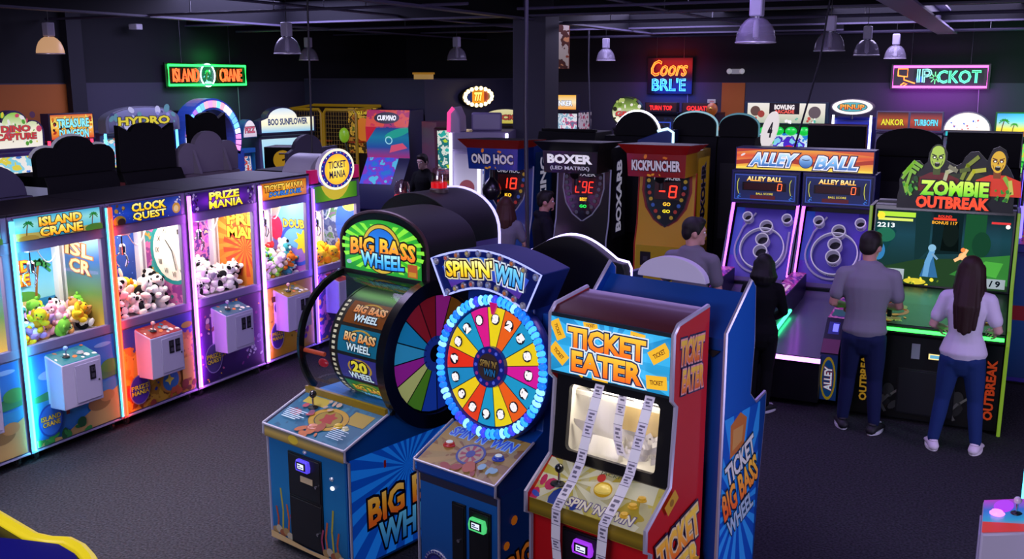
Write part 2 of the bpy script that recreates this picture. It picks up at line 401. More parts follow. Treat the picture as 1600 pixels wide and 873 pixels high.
LL = ['bay lamp glowing peach above the left machines', 'larger bay lamp of the close pair beyond the palm tree neon sign', 'smaller bay lamp of the close pair, beside the thin black cable',
      'bay lamp hanging before the dark partition, left of the pillar', 'smallest bay lamp, between the pillar and the red and blue neon sign', 'largest bay lamp, hanging nearest the viewer, above the double ball lanes',
      'bay lamp second largest of the right hand row of four', 'bay lamp third of the shrinking row of four on the right', 'bay lamp farthest of the row of four, next to the pink framed neon sign']
for (px, D), lb in zip(LAMPS, LL):
    t = (px - 800) / F_PX; bay_lamp(D * (t * cos(radians(26.5)) - sin(radians(26.5))), D * (t * sin(radians(26.5)) + cos(radians(26.5))), lb, .96, px == 97)
# ================================================================ claw cranes
FRAME = P('6f668c', .45); FRAMED = P('4a4460', .5)
def plush_proto(c1, c2, kind=0):
    m = M(); b1, b2 = P(c1, .95, spec=.1), P(c2, .95, spec=.1)
    m.ball((0, 0, .055), (.052, .045, .055), b1, 10, 7); m.ball((0, -.03, .05), (.034, .022, .036), b2, 8, 6)
    for sx in (-1, 1):
        m.ball((sx*.055, -.02, .075), (.026, .02, .04), b2 if kind == 1 else b1, 8, 5, Euler((0, sx*.9, 0)).to_matrix()); m.ball((sx*.04, -.045, .018), (.024, .04, .022), b2 if kind == 1 else b1, 8, 5)
    o = m.build('plush_toy')
    m = M(); m.ball((0, -.005, .135), (.05, .045, .045), b1 if kind != 1 else b2, 10, 7)
    for sx in (-1, 1):
        if kind == 2: m.ball((sx*.024, .0, .2), (.013, .01, .04), b1, 8, 5)
        elif kind == 3: m.ball((sx*.055, 0, .12), (.015, .025, .035), b2, 8, 5)
        else: m.ball((sx*.038, .0, .172), (.018, .012, .018), b1, 8, 5)
        m.ball((sx*.018, -.045, .145), (.007,)*3, BLACK, 6, 4)
        if kind == 1: m.ball((sx*.019, -.04, .143), (.014, .009, .015), P('15151a', .9), 6, 4)
    m.ball((0, -.045, .122), (.022, .018, .016), b2, 8, 5); m.ball((0, -.062, .127), (.007, .005, .005), BLACK, 6, 4)
    m.build('head', o); return o
PLUSH = {}
COLN = {'cow': ('f2efe6', '1d1c20', 0), 'panda': ('17171b', 'f4f2ee', 1), 'pig': ('f2a9bd', 'f7cfd8', 0), 'bear': ('c98f4e', 'f0dcb8', 0), 'frog': ('7cc544', 'd8efb0', 0), 'duck': ('f6cf2e', 'f59a22', 3),
        'cream': ('efe2c8', 'fff6e6', 2), 'teal': ('3f9aa0', 'd8f0ee', 3), 'orange': ('f08428', 'fbe3c0', 0), 'grey': ('9a98a6', 'e6e4ea', 2), 'lilac': ('b58fd8', 'e8d8f6', 2), 'red': ('d8303a', 'f6d8d0', 0), 'blue': ('3b6fd0', 'dce8fb', 3)}
def fill_plush(y0, w, seed, kinds, n, where, big=1., top=1.2):
    R = random.Random(seed); spots = []; st = .103 * big; lay = 0
    while len(spots) < n and .935 + .1*big*lay < top:
        nx, ny = max(2, int(.36/st)), max(3, int((w - .2)/st))
        for i in range(nx):
            for j in range(ny):
                if lay > 1 and (i == nx - 1 or R.random() < .45): continue
                spots.append((-7.38 + (i + .5)*.34/nx + R.uniform(-.018, .018) - .015*lay, y0 + .1 + (j + .5 + .25*(lay % 2))*(w - .18)/ny + R.uniform(-.02, .02), .935 + .1*big*lay + R.uniform(0, .02), R.uniform(.88, 1.1)*big))
        lay += 1
    for (x, y, z, s) in spots[:n]:
        k = R.choice(kinds)
        if k not in PLUSH: o = PLUSH[k] = plush_proto(*COLN[k])
        else: o = copy_tree(PLUSH[k])
        o.location = (x, y, z); o.scale = (s,)*3; o.rotation_euler = (R.uniform(-1.3, .5), R.uniform(-1.1, 1.1), R.uniform(.2, 2.8))
        nm = {'cow': 'white plush with black snout and belly', 'panda': 'black and white panda plush', 'pig': 'pink plush pig', 'bear': 'brown plush bear', 'frog': 'green plush frog', 'duck': 'yellow plush with orange floppy ears', 'cream': 'cream long eared plush rabbit',
              'teal': 'teal plush with pale belly', 'orange': 'orange plush bear', 'grey': 'grey long eared plush', 'lilac': 'lilac plush rabbit', 'red': 'red plush bear', 'blue': 'blue floppy eared plush'}[k]
        tag(o, nm + ' in the ' + where, 'toy', k + ' plush toys in the ' + where)
def joystick(m, x, y, z, ballc, s=1.):
    m.lathe([(.03*s, 0), (.028*s, .006), (.012*s, .014)], (x, y, z), BLACK, 14); m.tube([(x, y, z + .01), (x, y, z + .06*s)], .006*s, CHROME, 8); m.ball((x, y, z + .075*s), .021*s, P(ballc, .25, 0, 0, .6), 12, 8)
def pushbutton(m, x, y, z, c, r=.02, e=0., tilt=None):
    m.lathe([(r*1.25, 0), (r*1.25, .006), (r, .009), (r*.92, .018), (0, .021)], (x, y, z), P(c, .3, 0, e, .5), 16)
def crane(y0, w, label, art_m, art_p, art_b, art_s, tube, tube2=None, boxtop='3fb0a8', slots=1, tall=True, stick='8fb8e8', inside='fff4e2', coin_label=None, bigtop=False):
    t = thing('claw_machine', label, 'claw machine', (-6.9, y0 + w/2, 0), 90, 'claw machines in the row on the left'); h = w/2 - .004; d = .86; H = 2.05 if not bigtop else 1.93
    m = M()
    m.box(-h, h, 0, d, .09, .90, FRAME); m.box(-h, -h+.03, 0.02, d, .9, H-.22, FRAME); m.box(h-.03, h, .02, d, .9, H-.22, FRAME); m.box(-h, h, d-.03, d, .9, H-.22, FRAME)
    m.box(-h, h, 0, d, H-.22, H-.02, FRAME); m.box(-h-.002, h+.002, -.004, d, H-.02, H, P('1c171e', .5, spec=.3))
    for a, b in ((-h, -h+.055), (h-.075, h)): m.box(a, b, -.004, .04, .9, H-.22, FRAME)
    m.box(-h, h, -.006, .04, .90, .975, FRAME); m.box(-h, h, -.006, .04, H-.31, H-.22, FRAME)
    m.box(-h, h, -.012, .01, .085, .105, P('a39cc0', .35, .3)); m.build('cabinet', t, .004)
    m = M(); m.box(-h+.035, h-.06, -.012, 0, H-.225, H-.03, FRAMED)
    a = Art(m, (-h+.045, -.0125, H-.218), (1, 0, 0), (0, 0, 1), (w-.125, .18)); art_m(a); m.build('marquee', t)
    m = M(); m.box(-h+.05, h-.03, -.008, .004, .115, .895, FRAMED); a = Art(m, (-h+.055, -.0085, .12), (1, 0, 0), (0, 0, 1), (w-.095, .77)); art_p(a); m.build('front_panel', t)
    m = M(); dI = .58; m.box(-h+.03, h-.03, .03, dI, .9, .93, P('d9d6de', .6)); m.build('prize_tray', t)
    m = M(); a = Art(m, (-h+.03, dI, .93), (1, 0, 0), (0, 0, 1), (w-.07, H-1.16)); art_b(a); m.build('back_artwork', t)
    m = M(); a = Art(m, (h-.032, dI, .93), (0, -1, 0), (0, 0, 1), (dI-.05, H-1.16)); art_s(a); m.build('side_artwork', t)
    m = M()
    for (x, y) in ((h-.07, dI-.03), (-h+.07, dI-.03)): m.box(x-.05, x+.05, y-.03, y+.03, .93, H-.24, P('f0eef4', .4)); m.box(x-.012, x+.012, y-.034, y-.03, .93, H-.24, P('a9a7b4', .35, .3))
    m.build('corner_post', t)
    m = M(); m.box(-h+.05, h-.07, .012, .018, .97, H-.3, glass('crane_pane', 'ffffff', .03)); m.build('window_pane', t)
    # claw on its gantry
    m = M(); m.box(-h+.04, h-.04, .34, .37, H-.27, H-.24, STEEL); m.box(-h+.04, h-.04, .46, .49, H-.27, H-.24, STEEL); g = m.build('gantry', t)
    cx, cy, cz = -w*.20, .15, H-.52
    m = M(); m.box(cx-.05, cx+.05, cy-.06, cy+.1, H-.34, H-.27, P('d8d4de', .4)); m.box(cx-.03, cx+.03, cy-.061, cy-.06, H-.325, H-.295, P('20302a', .3)); m.build('trolley', g)
    m = M(); m.tube([(cx, cy, H-.34), (cx, cy, cz+.1)], .006, BLACK, 6); m.lathe([(.022, 0), (.03, .02), (.03, .08), (.012, .1)], (cx, cy, cz), CHROME, 14)
    for k in range(3):
        q = 2*pi*k/3 + .4; m.tube([(cx + r_*cos(q), cy + r_*sin(q), cz + z_) for r_, z_ in ((.02, .02), (.06, -.01), (.07, -.06), (.035, -.11))], .006, CHROME, 6)
    m.build('claw', t)
    m = M(); m.tube([(cx + .05 + .25*s_, cy, H-.3 - .16*sin(pi*s_)) for s_ in [i/10 for i in range(11)]], .006, P('ececf2', .4), 6); m.build('coiled_wire', t)
    m = M(); m.box(-h+.04, h-.06, .06, .1, H-.255, H-.235, P('fffaf0', .4, 0, 6)); m.build('lamp_strip', t)
    area('crane_lamp', (0, .25, H-.262), w*.75, 13, inside, (radians(-14), 0, 0), t, .25)
    # tube light channel
    for (x, c, r_) in ((-h + .016, tube, .021),) + (((h - .012, tube2, .009),) if tube2 else ()):
        m = M(); m.box(x - .021, x + .021, -.02, -.004, .1, H-.04, P('57506e', .4)); ch = m.build('light_channel', t)
        m = M(); m.tube([(x, -.024, .115), (x, -.024, H-.055)], r_, T(tube[0] if c is tube else c[0], tube[1] if c is tube else c[1], None), 10); m.build('tube_light', ch)
        if c is tube: area('tube_glow', (x + .01, -.05, 1.0), .04, 14, tube[0], (radians(90), 0, 0), t, 1.8)
    # coin box
    x0, x1, yb = -.27, .12, -.205
    o = t
    m = M(); m.prism([(-.004, .42), (yb, .42), (yb, .80), (-.004, .865)], 'x', x0, x1, P('b5afc9', .4, .1)); cb = m.build('control_box', o, .008)
    m = M(); m.prism([(-.006, .866), (yb+.006, .802), (yb+.006, .806), (-.006, .870)], 'x', x0+.01, x1-.01, P(boxtop, .4)); a = Art(m, (x0+.012, yb+.008, .807), (1, 0, 0), (0, -yb-.014, .063), (x1-x0-.024, .2)); a.bg(P(boxtop, .4, 0, .12)); a.blobs(12, 5, [P('f2e9dc', .4), P('d8702e', .4), P('2a6a7a', .4)], .012, .03); m.build('control_top', cb)
    m = M(); joystick(m, x0+.12, -.12, .838, stick); m.build('joystick', cb)
    m = M(); pushbutton(m, x1-.13, -.12, .838, 'f2f0f6', .024, .2); m.build('push_button', cb)
    m = M(); m.box(x0+.12, x1-.02, yb-.008, yb, .45, .77, P('a9a3be', .4, .1)); dr = m.build('coin_door', cb, .003)
    m = M()
    for k in range(slots):
        xx = x0 + .27 + .075*(k - (slots-1)/2.) if slots > 1 else x0 + .29
        m.box(xx-.028, xx+.028, yb-.013, yb-.008, .62, .74, P('35323c', .3, .7)); m.box(xx-.02, xx+.02, yb-.02, yb-.013, .69, .725, CHROME); m.box(xx-.004, xx+.004, yb-.022, yb-.02, .695, .72, BLACK); m.box(xx-.018, xx+.018, yb-.018, yb-.013, .635, .67, CHROME)
    m.build('coin_slot', dr); m = M(); m.lathe([(.009, 0), (.009, -.012), (0, -.013)], (x1-.045, 0, 0), BLACK, 10, 'z')
    m = M(); m.ball((x1-.04, yb-.008, .6), .009, BLACK, 8, 6); m.build('lock', dr)
    for (x, y) in ((-h+.08, .06), (h-.08, .06), (-h+.08, d-.08), (h-.08, d-.08)):
        m = M(); m.lathe([(.034, -.012), (.034, .012)], (x, y, .034), RUBBER, 14, 'x'); m.lathe([(.016, -.016), (.016, .016)], (x, y, .034), CHROME, 10, 'x')
        m.box(x-.022, x-.017, y-.018, y+.018, .03, .088, STEEL); m.box(x+.017, x+.022, y-.018, y+.018, .03, .088, STEEL); m.box(x-.03, x+.03, y-.03, y+.03, .084, .09, STEEL); m.build('caster', t)
    return t
SKY = G(('bfe8ff', '2f9fe0', '1a6fc0'), .0)
def isl_m(a, e=1.):
    a.bg(G(('1d86b8', '5fd0e0', '9be8e4', '3fb6d8'), .75)); w = a.w; a.poly([(0, 0), (w, 0), (w, .05), (w*.6, .035), (0, .06)], P('c8b45a', .5, 0, .6))
    a.disc(w*.5, .02, .12, P('2fa0c8', .5, 0, .6), .03); palm(a, .1, .02, .14, '7a4a1c', '1f9040', .5); palm(a, w-.1, .03, .13, '7a4a1c', '2f9a3a', .5); a.disc(w-.08, .02, .1, P('4f8a2e', .5, 0, .5), .035); a.disc(.1, .01, .1, P('b89a3e', .5, 0, .5), .03)
    Y = G(('f08a1c', 'ffd23a', 'ffe98a'), 1.); a.text('ISLAND', w*.5, .133, w*.5, .076, Y, P('5a2a10', .5, 0, .1), .06, .045); a.text('CRANE', w*.5, .05, w*.5, .076, Y, P('5a2a10', .5, 0, .1), .06, .045)
def isl_p(a, z=1):
    w = a.w; a.bg(G(('2a62a8', '2f86c8', '3a7fd0', '2a66c0'), 0)); a.disc(w*.22, .58, .12, P('8fa8d8', .6), .04); a.disc(w*.3, .61, .08, P('9fb0e0', .6), .04); a.disc(w*.85, .70, .09, P('7fa8dc', .6), .02)
    a.poly([(0, .42), (w*.3, .46), (w*.5, .42), (w, .52), (w, .4), (0, .36)], P('2f7a4a', .6)); a.rect(0, .2, w, .37, P('2f80b8', .6)); a.disc(w*.92, .50, .1, P('3f8a3a', .6), .06)
    a.poly([(w*.3, .02), (w, .3), (w, 0), (0, 0), (0, .06)], P('b59458', .6)); a.disc(w*.75, .2, .12, P('8a6a3a', .6), .07); a.disc(w*.85, .24, .08, P('b0824a', .6), .05); a.blobs(16, 4, [P('1f6a30', .6), P('2f8a3a', .6), P('17502a', .6)], .02, .06, (0, 0, w*.6, .1))
    a.rect(w*.34, .2, w*.38, .3, P('7a2a20', .6)); a.disc(w*.16, .2, .12, P('1c3f9a', .5), .14); a.disc(w*.16, .2, .105, P('2a66c8', .5), .125); a.lines(['ISLAND', 'CRANE'], w*.16, .2, .19, .1, P('f2d23a', .5), P('20203a', .5), bold=.02, ow=.03)
def isl_b(a):
    w = a.w; a.bg(G(('3fb0d8', '8fdcf0', '3f9fe8', '2f86dc'), 0)); a.disc(w*.5, a.hh*.88, .14, P('f4f6fa', .6), .05); a.rect(0, 0, w, a.hh*.3, P('1f8ac8', .6)); a.disc(w*.5, a.hh*.32, .2, P('4f9a3a', .6), .07); a.disc(w*.45, a.hh*.27, .2, P('d8c88a', .6), .03); palm(a, w*.68, a.hh*.34, .34, '8a5a2a', '2f8a4a')
    Y = G(('f08a1c', 'ffd23a'), 0); a.lines(['ISLAND', 'CRANE'], w*.36, a.hh*.58, .5, .24, Y, P('b0401c', .5), bold=.03)
def isl_s(a):
    a.bg(G(('d8a83a', '5f8a4a', '2a5aa0', '8fb8d8'), 0)); a.lines(['ISL', 'CR'], .25, a.hh*.68, .34, .3, P('e8c890', .5), P('a05a2a', .5), bold=.03, rot=-.12)
def clk_m(a):
    w = a.w; a.bg(G(('0f2f9a', '1f4fd0', '123a98'), .55)); a.blobs(26, 7, [P('cfe0ff', .5, 0, .6), P('8fb0f0', .5, 0, .5)], .002, .006); a.disc(.07, .03, .07, P('a08a2a', .5, 0, .35), .05); a.disc(.09, .02, .045, P('3a2a20', .5, 0, .1), .035); a.disc(w-.07, .075, .05, P('e8a83a', .5, 0, .5)); a.disc(w-.075, .07, .03, P('f4d29a', .5, 0, .6)); a.blobs(5, 3, [P('e8e0f0', .5, 0, .5)], .01, .02, (w-.12, .13, w, .18))
    a.blobs(5, 9, [P('6a4a20', .5, 0, .3), P('c89a3a', .5, 0, .4)], .01, .022, (.01, .11, .12, .17))
    Y = G(('ffb81c', 'ffe23a', 'fff29a'), 1.); a.text('CLOCK', w*.5, .133, w*.5, .076, Y, P('40200a', .5, 0, .1), .06, .045); a.text('QUEST', w*.5, .05, w*.48, .076, Y, P('40200a', .5, 0, .1), .06, .03)
def clk_p(a):
    w = a.w; a.bg(N(('2a2f8a', 'a8781c', 'c89a2a', '7a4a1c', '8a2a3a'), 5, 0, seed=3)); a.rect(0, .6, w, .77, P('1f3a9a', .6)); a.disc(w*.3, .38, .17, P('c8962a', .6), .2); a.disc(w*.3, .62, .08, P('7a4a2a', .6)); a.disc(w*.3, .55, .06, P('3a6ab0', .6), .08); a.disc(w*.27, .45, .02, P('5a3a10', .6)); a.disc(w*.27, .34, .015, P('5a3a10', .6))
    a.disc(w*.62, .17, .13, P('b07a2a', .6), .12); a.disc(w*.62, .17, .1, P('2a6aa0', .6), .1); a.star(w*.6, .18, .06, P('d8d03a', .6), 4); a.rect(w*.8, .06, w*.97, .34, P('d8a83a', .6)); a.rect(w*.82, .1, w*.93, .13, P('a0601c', .6)); a.blobs(10, 6, [P('d8c03a', .6), P('8a3a2a', .6), P('b5502a', .6)], .015, .05, (0, 0, w, .1)); a.disc(w*.9, .66, .07, P('c8a03a', .6), .03)
    a.disc(w*.16, .19, .12, P('8a7a9a', .5), .14); a.disc(w*.16, .19, .11, P('4a2a9a', .5), .13); a.lines(['PRIZE', 'MANIA'], w*.16, .19, .2, .1, P('f2d23a', .5), P('20103a', .5), bold=.02, ow=.03)
def clk_b(a):
    w = a.w; a.bg(G(('1f4fb0', '1c3f9a', '2a5fd0'), 0)); a.blobs(30, 5, [P('6f9af0', .6), P('a8c8ff', .6)], .003, .009); a.lines(['CLOCK', 'QUEST'], .30, a.hh*.6, .42, .26, P('f2c83a', .5), P('8a4a1c', .5), bold=.04, rot=-.08); a.disc(w*.2, a.hh*.3, .06, P('c8d8f0', .6), .04)
def clk_s(a):
    a.bg(N(('b04a9a', '8a3a8a', 'c86aa8', '3a9a9a', 'd8a03a'), 6, 0, seed=8)); a.disc(.42, a.hh*.6, .3, P('1f8a8a', .5), .33); a.disc(.42, a.hh*.6, .26, G(('f0ead8', 'fff8ea'), 0), .29)
    for k in range(12):
        q = pi*k/6; a.text(['XII', 'XI', 'X', 'IX', 'VIII', 'VII', 'VI', 'V', 'IV', 'III', 'II', 'I'][k], .42 - .2*sin(q)*-1*-1, a.hh*.6 + .225*cos(q), .045, .05, P('2a2320', .5), bold=.01)
    a.line([(.42, a.hh*.6), (.34, a.hh*.72)], .012, BLACK); a.line([(.42, a.hh*.6), (.46, a.hh*.4)], .012, BLACK)
def prz_m(a):
    w = a.w; a.bg(G(('b45af0', '8a2ae0', '4a1a8a', '2a1060'), .75, 'r')); a.ring(w*.5, .09, .19, .2, P('d8a8ff', .5, 0, .6), 30, .55); a.blobs(26, 2, [P('2a2040', .5, 0, .05), P('b8a8d8', .5, 0, .4)], .006, .02, (0, 0, .09, .18)); a.blobs(22, 5, [P('2a2040', .5, 0, .05), P('b8a8d8', .5, 0, .4)], .006, .02, (w-.09, 0, w, .18))
    Y = G(('ffd81c', 'fff23a', 'fff9a0'), 1.); a.text('PRIZE', w*.5, .133, w*.48, .076, Y, P('38106a', .5, 0, .1), .06, .045); a.text('MANIA', w*.52, .05, w*.54, .076, Y, P('38106a', .5, 0, .1), .06, .03)
def prz_p(a):
    w = a.w; a.bg(G(('2a1a4a', '4a2a7a', '3a2260', '5a3070'), 0)); a.blobs(40, 11, [P('d8a82a', .6), P('8a3a8a', .6), P('3a2a6a', .6), P('c86a8a', .6)], .006, .025); a.blobs(18, 4, [P('c8b8e0', .6), P('e8e0f4', .6), P('9a86c0', .6)], .01, .03, (w*.7, .12, w*.95, .34)); a.blobs(14, 8, [P('b05a7a', .6), P('d8b8c8', .6)], .01, .035, (w*.05, .5, w*.3, .7))
    a.disc(w*.16, .24, .12, P('9a86c0', .5), .15); a.disc(w*.16, .24, .11, P('4a3a7a', .5), .14); a.lines(['PRIZE', 'QUEST'], w*.16, .24, .2, .11, P('f2d23a', .5), P('20103a', .5), bold=.02, ow=.03)
def prz_b(a): a.bg(N(('8a2ab0', 'b04ad0', 'd87ac0', '5a2a9a', 'f0c8a0'), 8, 0, seed=2)); a.disc(a.w*.42, a.hh*.5, .2, P('2a8a7a', .5), .24); a.disc(a.w*.42, a.hh*.5, .17, P('f0e8d8', .5), .2)
def prz_s(a):
    a.bg(G(('e8782a', 'f0a83a', 'f8c84a'), 0)); a.rays(.42, a.hh*.55, P('e08a2a', .5), 18, 1.2); a.rays(.42, a.hh*.45, P('d8502a', .5), 16, .3); a.lines(['PRIZE', 'MANIA'], .5, a.hh*.72, .62, .28, P('ffd83a', .5), P('8a4a10', .5), bold=.035)
def tik_m(a):
    w = a.w; a.bg(G(('ffd83a', 'f8b82a', 'e8981c', 'c8701c'), .85, 'r')); a.text('TICKET MANIA', w*.5, .118, w*.86, .072, G(('e8801c', 'ffe05a'), .9), P('5a2008', .5, 0, .05), .08, .04, shear=.1); a.text('DOUBLE DUEL', w*.52, .055, w*.72, .05, P('3a8ae8', .5, 0, .8), P('1a2060', .5, 0, .2), .07, .03, shear=.25); a.frame(0, 0, w, .18, .012, P('7a4a1c', .5, 0, .3))
def tik_p(a):
    w = a.w; a.bg(G(('a87a1c', 'd8a82a', 'c8962a', 'b88a2a'), 0)); a.blobs(26, 13, [P('8a6a1c', .6), P('e0b84a', .6), P('b5862a', .6)], .01, .04); a.blobs(18, 6, [P('5a3a9a', .6), P('c87ab0', .6), P('e8d8f0', .6), P('7a2a8a', .6)], .01, .04, (w*.52, .1, w*.85, .34)); a.disc(w*.16, .24, .11, P('b0a0d0', .5), .15); a.disc(w*.16, .24, .1, P('4a2a8a', .5), .14); a.lines(['PRIZE', 'MANIA'], w*.16, .24, .18, .1, P('f2d23a', .5), P('20103a', .5), bold=.02, ow=.03)
    a.disc(w*.2, .55, .07, P('5a3a8a', .6)); a.rect(w*.06, .62, w*.16, .68, P('7a3a2a', .6))
def tik_b(a):
    w = a.w; a.bg(G(('f8b84a', 'fbd86a', 'ffe89a'), 0)); a.disc(w*.6, a.hh*.5, .2, P('2a5ad0', .5), .26); a.text('DOUBLE DUEL', w*.6, a.hh*.55, .36, .09, P('f8d03a', .5), P('1a2060', .5), bold=.03); a.disc(w*.6, a.hh*.85, .14, P('f0c02a', .5), .05)
def tik_s(a):
    a.bg(G(('c86ad0', '5a7ae0', 'f8d86a'), 0)); a.disc(.4, a.hh*.62, .26, P('6fb8f0', .5), .28); a.ring(.4, a.hh*.35, .2, .24, P('3a5ae0', .5)); a.star(.5, a.hh*.4, .14, P('f8d82a', .5), 8, .6); a.text('DOUBLE', .42, a.hh*.62, .4, .1, P('f8d03a', .5), P('1a2060', .5), bold=.03); a.disc(.12, a.hh*.55, .09, P('d82a5a', .5), .14)
def top_m(a):
    w = a.w; a.bg(G(('2a7a1c', '8ad02a', '3a8a1c'), .6, 'x')); a.disc(w*.5, .3, .3, P('e8d03a', .5, 0, .6))
def top_p(a): a.bg(N(('6a5a8a', 'b86a9a', '4a3a7a', 'd8a03a'), 5, 0, seed=5))
def top_b(a): a.bg(G(('f8d89a', 'fbeac0', 'fff4d8'), 0)); a.disc(a.w*.05, a.hh*.55, .12, P('e0402a', .5), .14)
def top_s(a): a.bg(N(('5a6aa0', '3a4a8a', '8a9ac0', '4a7a5a', '70508a'), 7, 0, seed=4)); a.disc(.4, a.hh*.55, .16, P('2a5ad0', .5), .3); a.disc(.6, a.hh*.55, .08, P('5aa04a', .5), .3); a.disc(.45, a.hh*.85, .1, P('d8d04a', .5), .07)
crane(4.11, .93, 'claw machine at the left edge, only its blue seaside front showing', isl_m, isl_p, isl_b, isl_s, ('62d8ff', 3.4))
crane(5.04, .95, 'claw machine with palm beach marquee and cyan tube light on its left', isl_m, isl_p, isl_b, isl_s, ('4fdcff', 3.4), ('4fdcff', 3), '3fb0b8', 1, stick='8fb8e8')
crane(5.99, .93, 'claw machine with blue marquee and orange red tube light, clock face inside', clk_m, clk_p, clk_b, clk_s, ('ff3c1e', 3.2), None, 'd8402e', 2, stick='e8b0a8')
crane(6.92, 1.0, 'claw machine with purple marquee and magenta white tube light on its left', prz_m, prz_p, prz_b, prz_s, ('e86aff', 4.5), None, '4a8ab0', 2, stick='9a9ab8')
crane(7.92, .87, 'claw machine with gold marquee and yellow painted front, full of bright plush', tik_m, tik_p, tik_b, tik_s, ('d87aff', 5), None, 'c8a02a', 2, stick='e8b0a8')
tm = crane(8.79, .95, 'claw machine under the round yellow sign at the far end of the row', top_m, top_p, top_b, top_s, ('8a5aff', 2.5), None, 'c8302a', 2, bigtop=True)
# round topper of the last machine
m = M(); m.prism([(.30*cos(pi*k/20)*1.15, 1.93 + .30*sin(pi*k/20)) for k in range(21)], 'y', .12, .5, P('b9b6c4', .4)); m.build('topper_hood', tm)
m = M(); m.lathe([(.0, 0), (.275, 0), (.275, .05), (.0, .05)], (0, 0, 0), WHITE, 36, 'y')
m.v = [(x*1.24, y - .03, z*.86 + 2.06) for (x, y, z) in m.v]
a = Art(m, (0, -.031, 2.06), (1, 0, 0), (0, 0, 1)); a.clip = False
a.disc(0, 0, .335, P('fff6d0', .4, 0, 1.1), .235, 36); a.disc(0, 0, .30, P('2a2a9a', .4, 0, .7), .208, 36)
for k in range(24): q = 2*pi*k/24; a.disc(.28*cos(q), .194*sin(q), .009, P(('f8f0d0', 'e83a6a', '4a9af0')[k % 3], .4, 0, 1.)); a.h -= a.st
a.h += a.st; a.disc(0, 0, .235, G(('fff08a', 'ffd83a', 'f8a82a'), 1., 'r'), .175, 36); a.text('TICKET', 0, .055, .33, .085, P('2a2a7a', .4, 0, .12), None, bold=.02); a.text('MANIA', 0, -.055, .31, .085, P('2a2a7a', .4, 0, .12), None, bold=.02)
m.build('round_sign', tm)
for x0, x1 in ((-.46, -.33), (.33, .46)): m = M(); m.box(x0, x1, -.01, .05, 1.93, 2.08, P('d81c6a', .3, 0, .35)); m.build('pink_lamp', tm)
fill_plush(5.04, .95, 11, ['pig', 'cow', 'bear', 'frog', 'panda', 'duck', 'cream', 'lilac', 'pig', 'teal', 'bear'], 54, 'palm beach claw machine', 1.12, 1.15)
fill_plush(5.99, .93, 12, ['cow', 'panda', 'panda', 'cow', 'panda', 'cream', 'panda', 'cow', 'duck'], 44, 'clock claw machine', 1.25, 1.17)
fill_plush(6.92, 1.0, 13, ['cow', 'cow', 'cow', 'panda', 'cow', 'grey'], 44, 'purple marquee claw machine', 1.2, 1.15)
fill_plush(7.92, .87, 24, ['orange', 'teal', 'red', 'cow', 'frog', 'teal', 'cow', 'duck'], 44, 'gold marquee claw machine', 1.15, 1.2)
R_ = random.Random(5)
fill_plush(8.79, .95, 15, ['duck', 'blue', 'duck', 'orange'], 14, 'claw machine with the round sign', 1.4, 1.05)
for (y, z, c, n) in ((7.98+.22, 1.33, 'e02a5a', 'red'), (8.79+.1, 1.42, 'e8402a', 'orange red')):
    m = M(); m.ball((0, 0, 0), .1, P(c, .3, 0, 0, .5), 18, 12); o = m.build('beach_ball', loc=(-7.36, y, z))
    m = M(); m.tube([(0, 0, .1), (0, 0, .4)], .003, WHITE, 5); m.build('string', o); tag(o, n + ' ball hanging inside the ' + ('gold marquee claw machine' if y < 8.5 else 'claw machine with the round sign'), 'ball')
# ================================================================ the three machines in front (turned 13 degrees)
ROT = -13
def tmold(m, pts, x, mat=None, r=.009): m.tube([(x, p[0], p[1]) for p in pts], r, mat or TMOLD, 6)
def reader(t, x, y, z, col, glow, s=1.):
    m = M(); m.prism([(-.058*s, -.035*s), (.058*s, -.035*s), (.064*s, 0), (.052*s, .042*s), (-.052*s, .042*s), (-.064*s, 0)], 'y', y - .03, y, P(col, .3, 0, glow, .4)); m.v = [(a + x, b, c + z) for a, b, c in m.v]
    r = m.build('card_reader', t, .006); m = M(); m.box(x-.043*s, x+.043*s, y-.033, y-.03, z-.02*s, z+.03*s, P('101018', .15))
    a = Art(m, (x-.03*s, y-.0335, z-.012*s), (1, 0, 0), (0, 0, 1), (.06*s, .034*s)); a.bg(P('dfe6f6', .3, 0, 1.1)); a.rect(.006*s, .008*s, .054*s, .014*s, P('3a4a9a', .3)); a.rect(.006*s, .02*s, .03*s, .028*s, P('3a4a9a', .3)); m.build('screen', r)
def coin_doors(t, y, spec):
    for (x0, x1, z0, z1, nm) in spec:
        m = M(); m.box(x0, x1, y - .012, y + .01, z0, z1, P('0b0b10', .38)); m.box(x0+.012, x1-.012, y-.016, y-.012, z0+.012, z1-.012, P('101016', .45)); d = m.build(nm, t, .004)
        m = M(); m.lathe([(.011, 0), (.011, .008), (.008, .01)], (0, 0, 0), CHROME, 12, 'y'); m.v = [(a + x1 - .045, y - .026 + b, c + z0 + (z1-z0)*.4) for a, b, c in m.v]; m.build('lock', d)
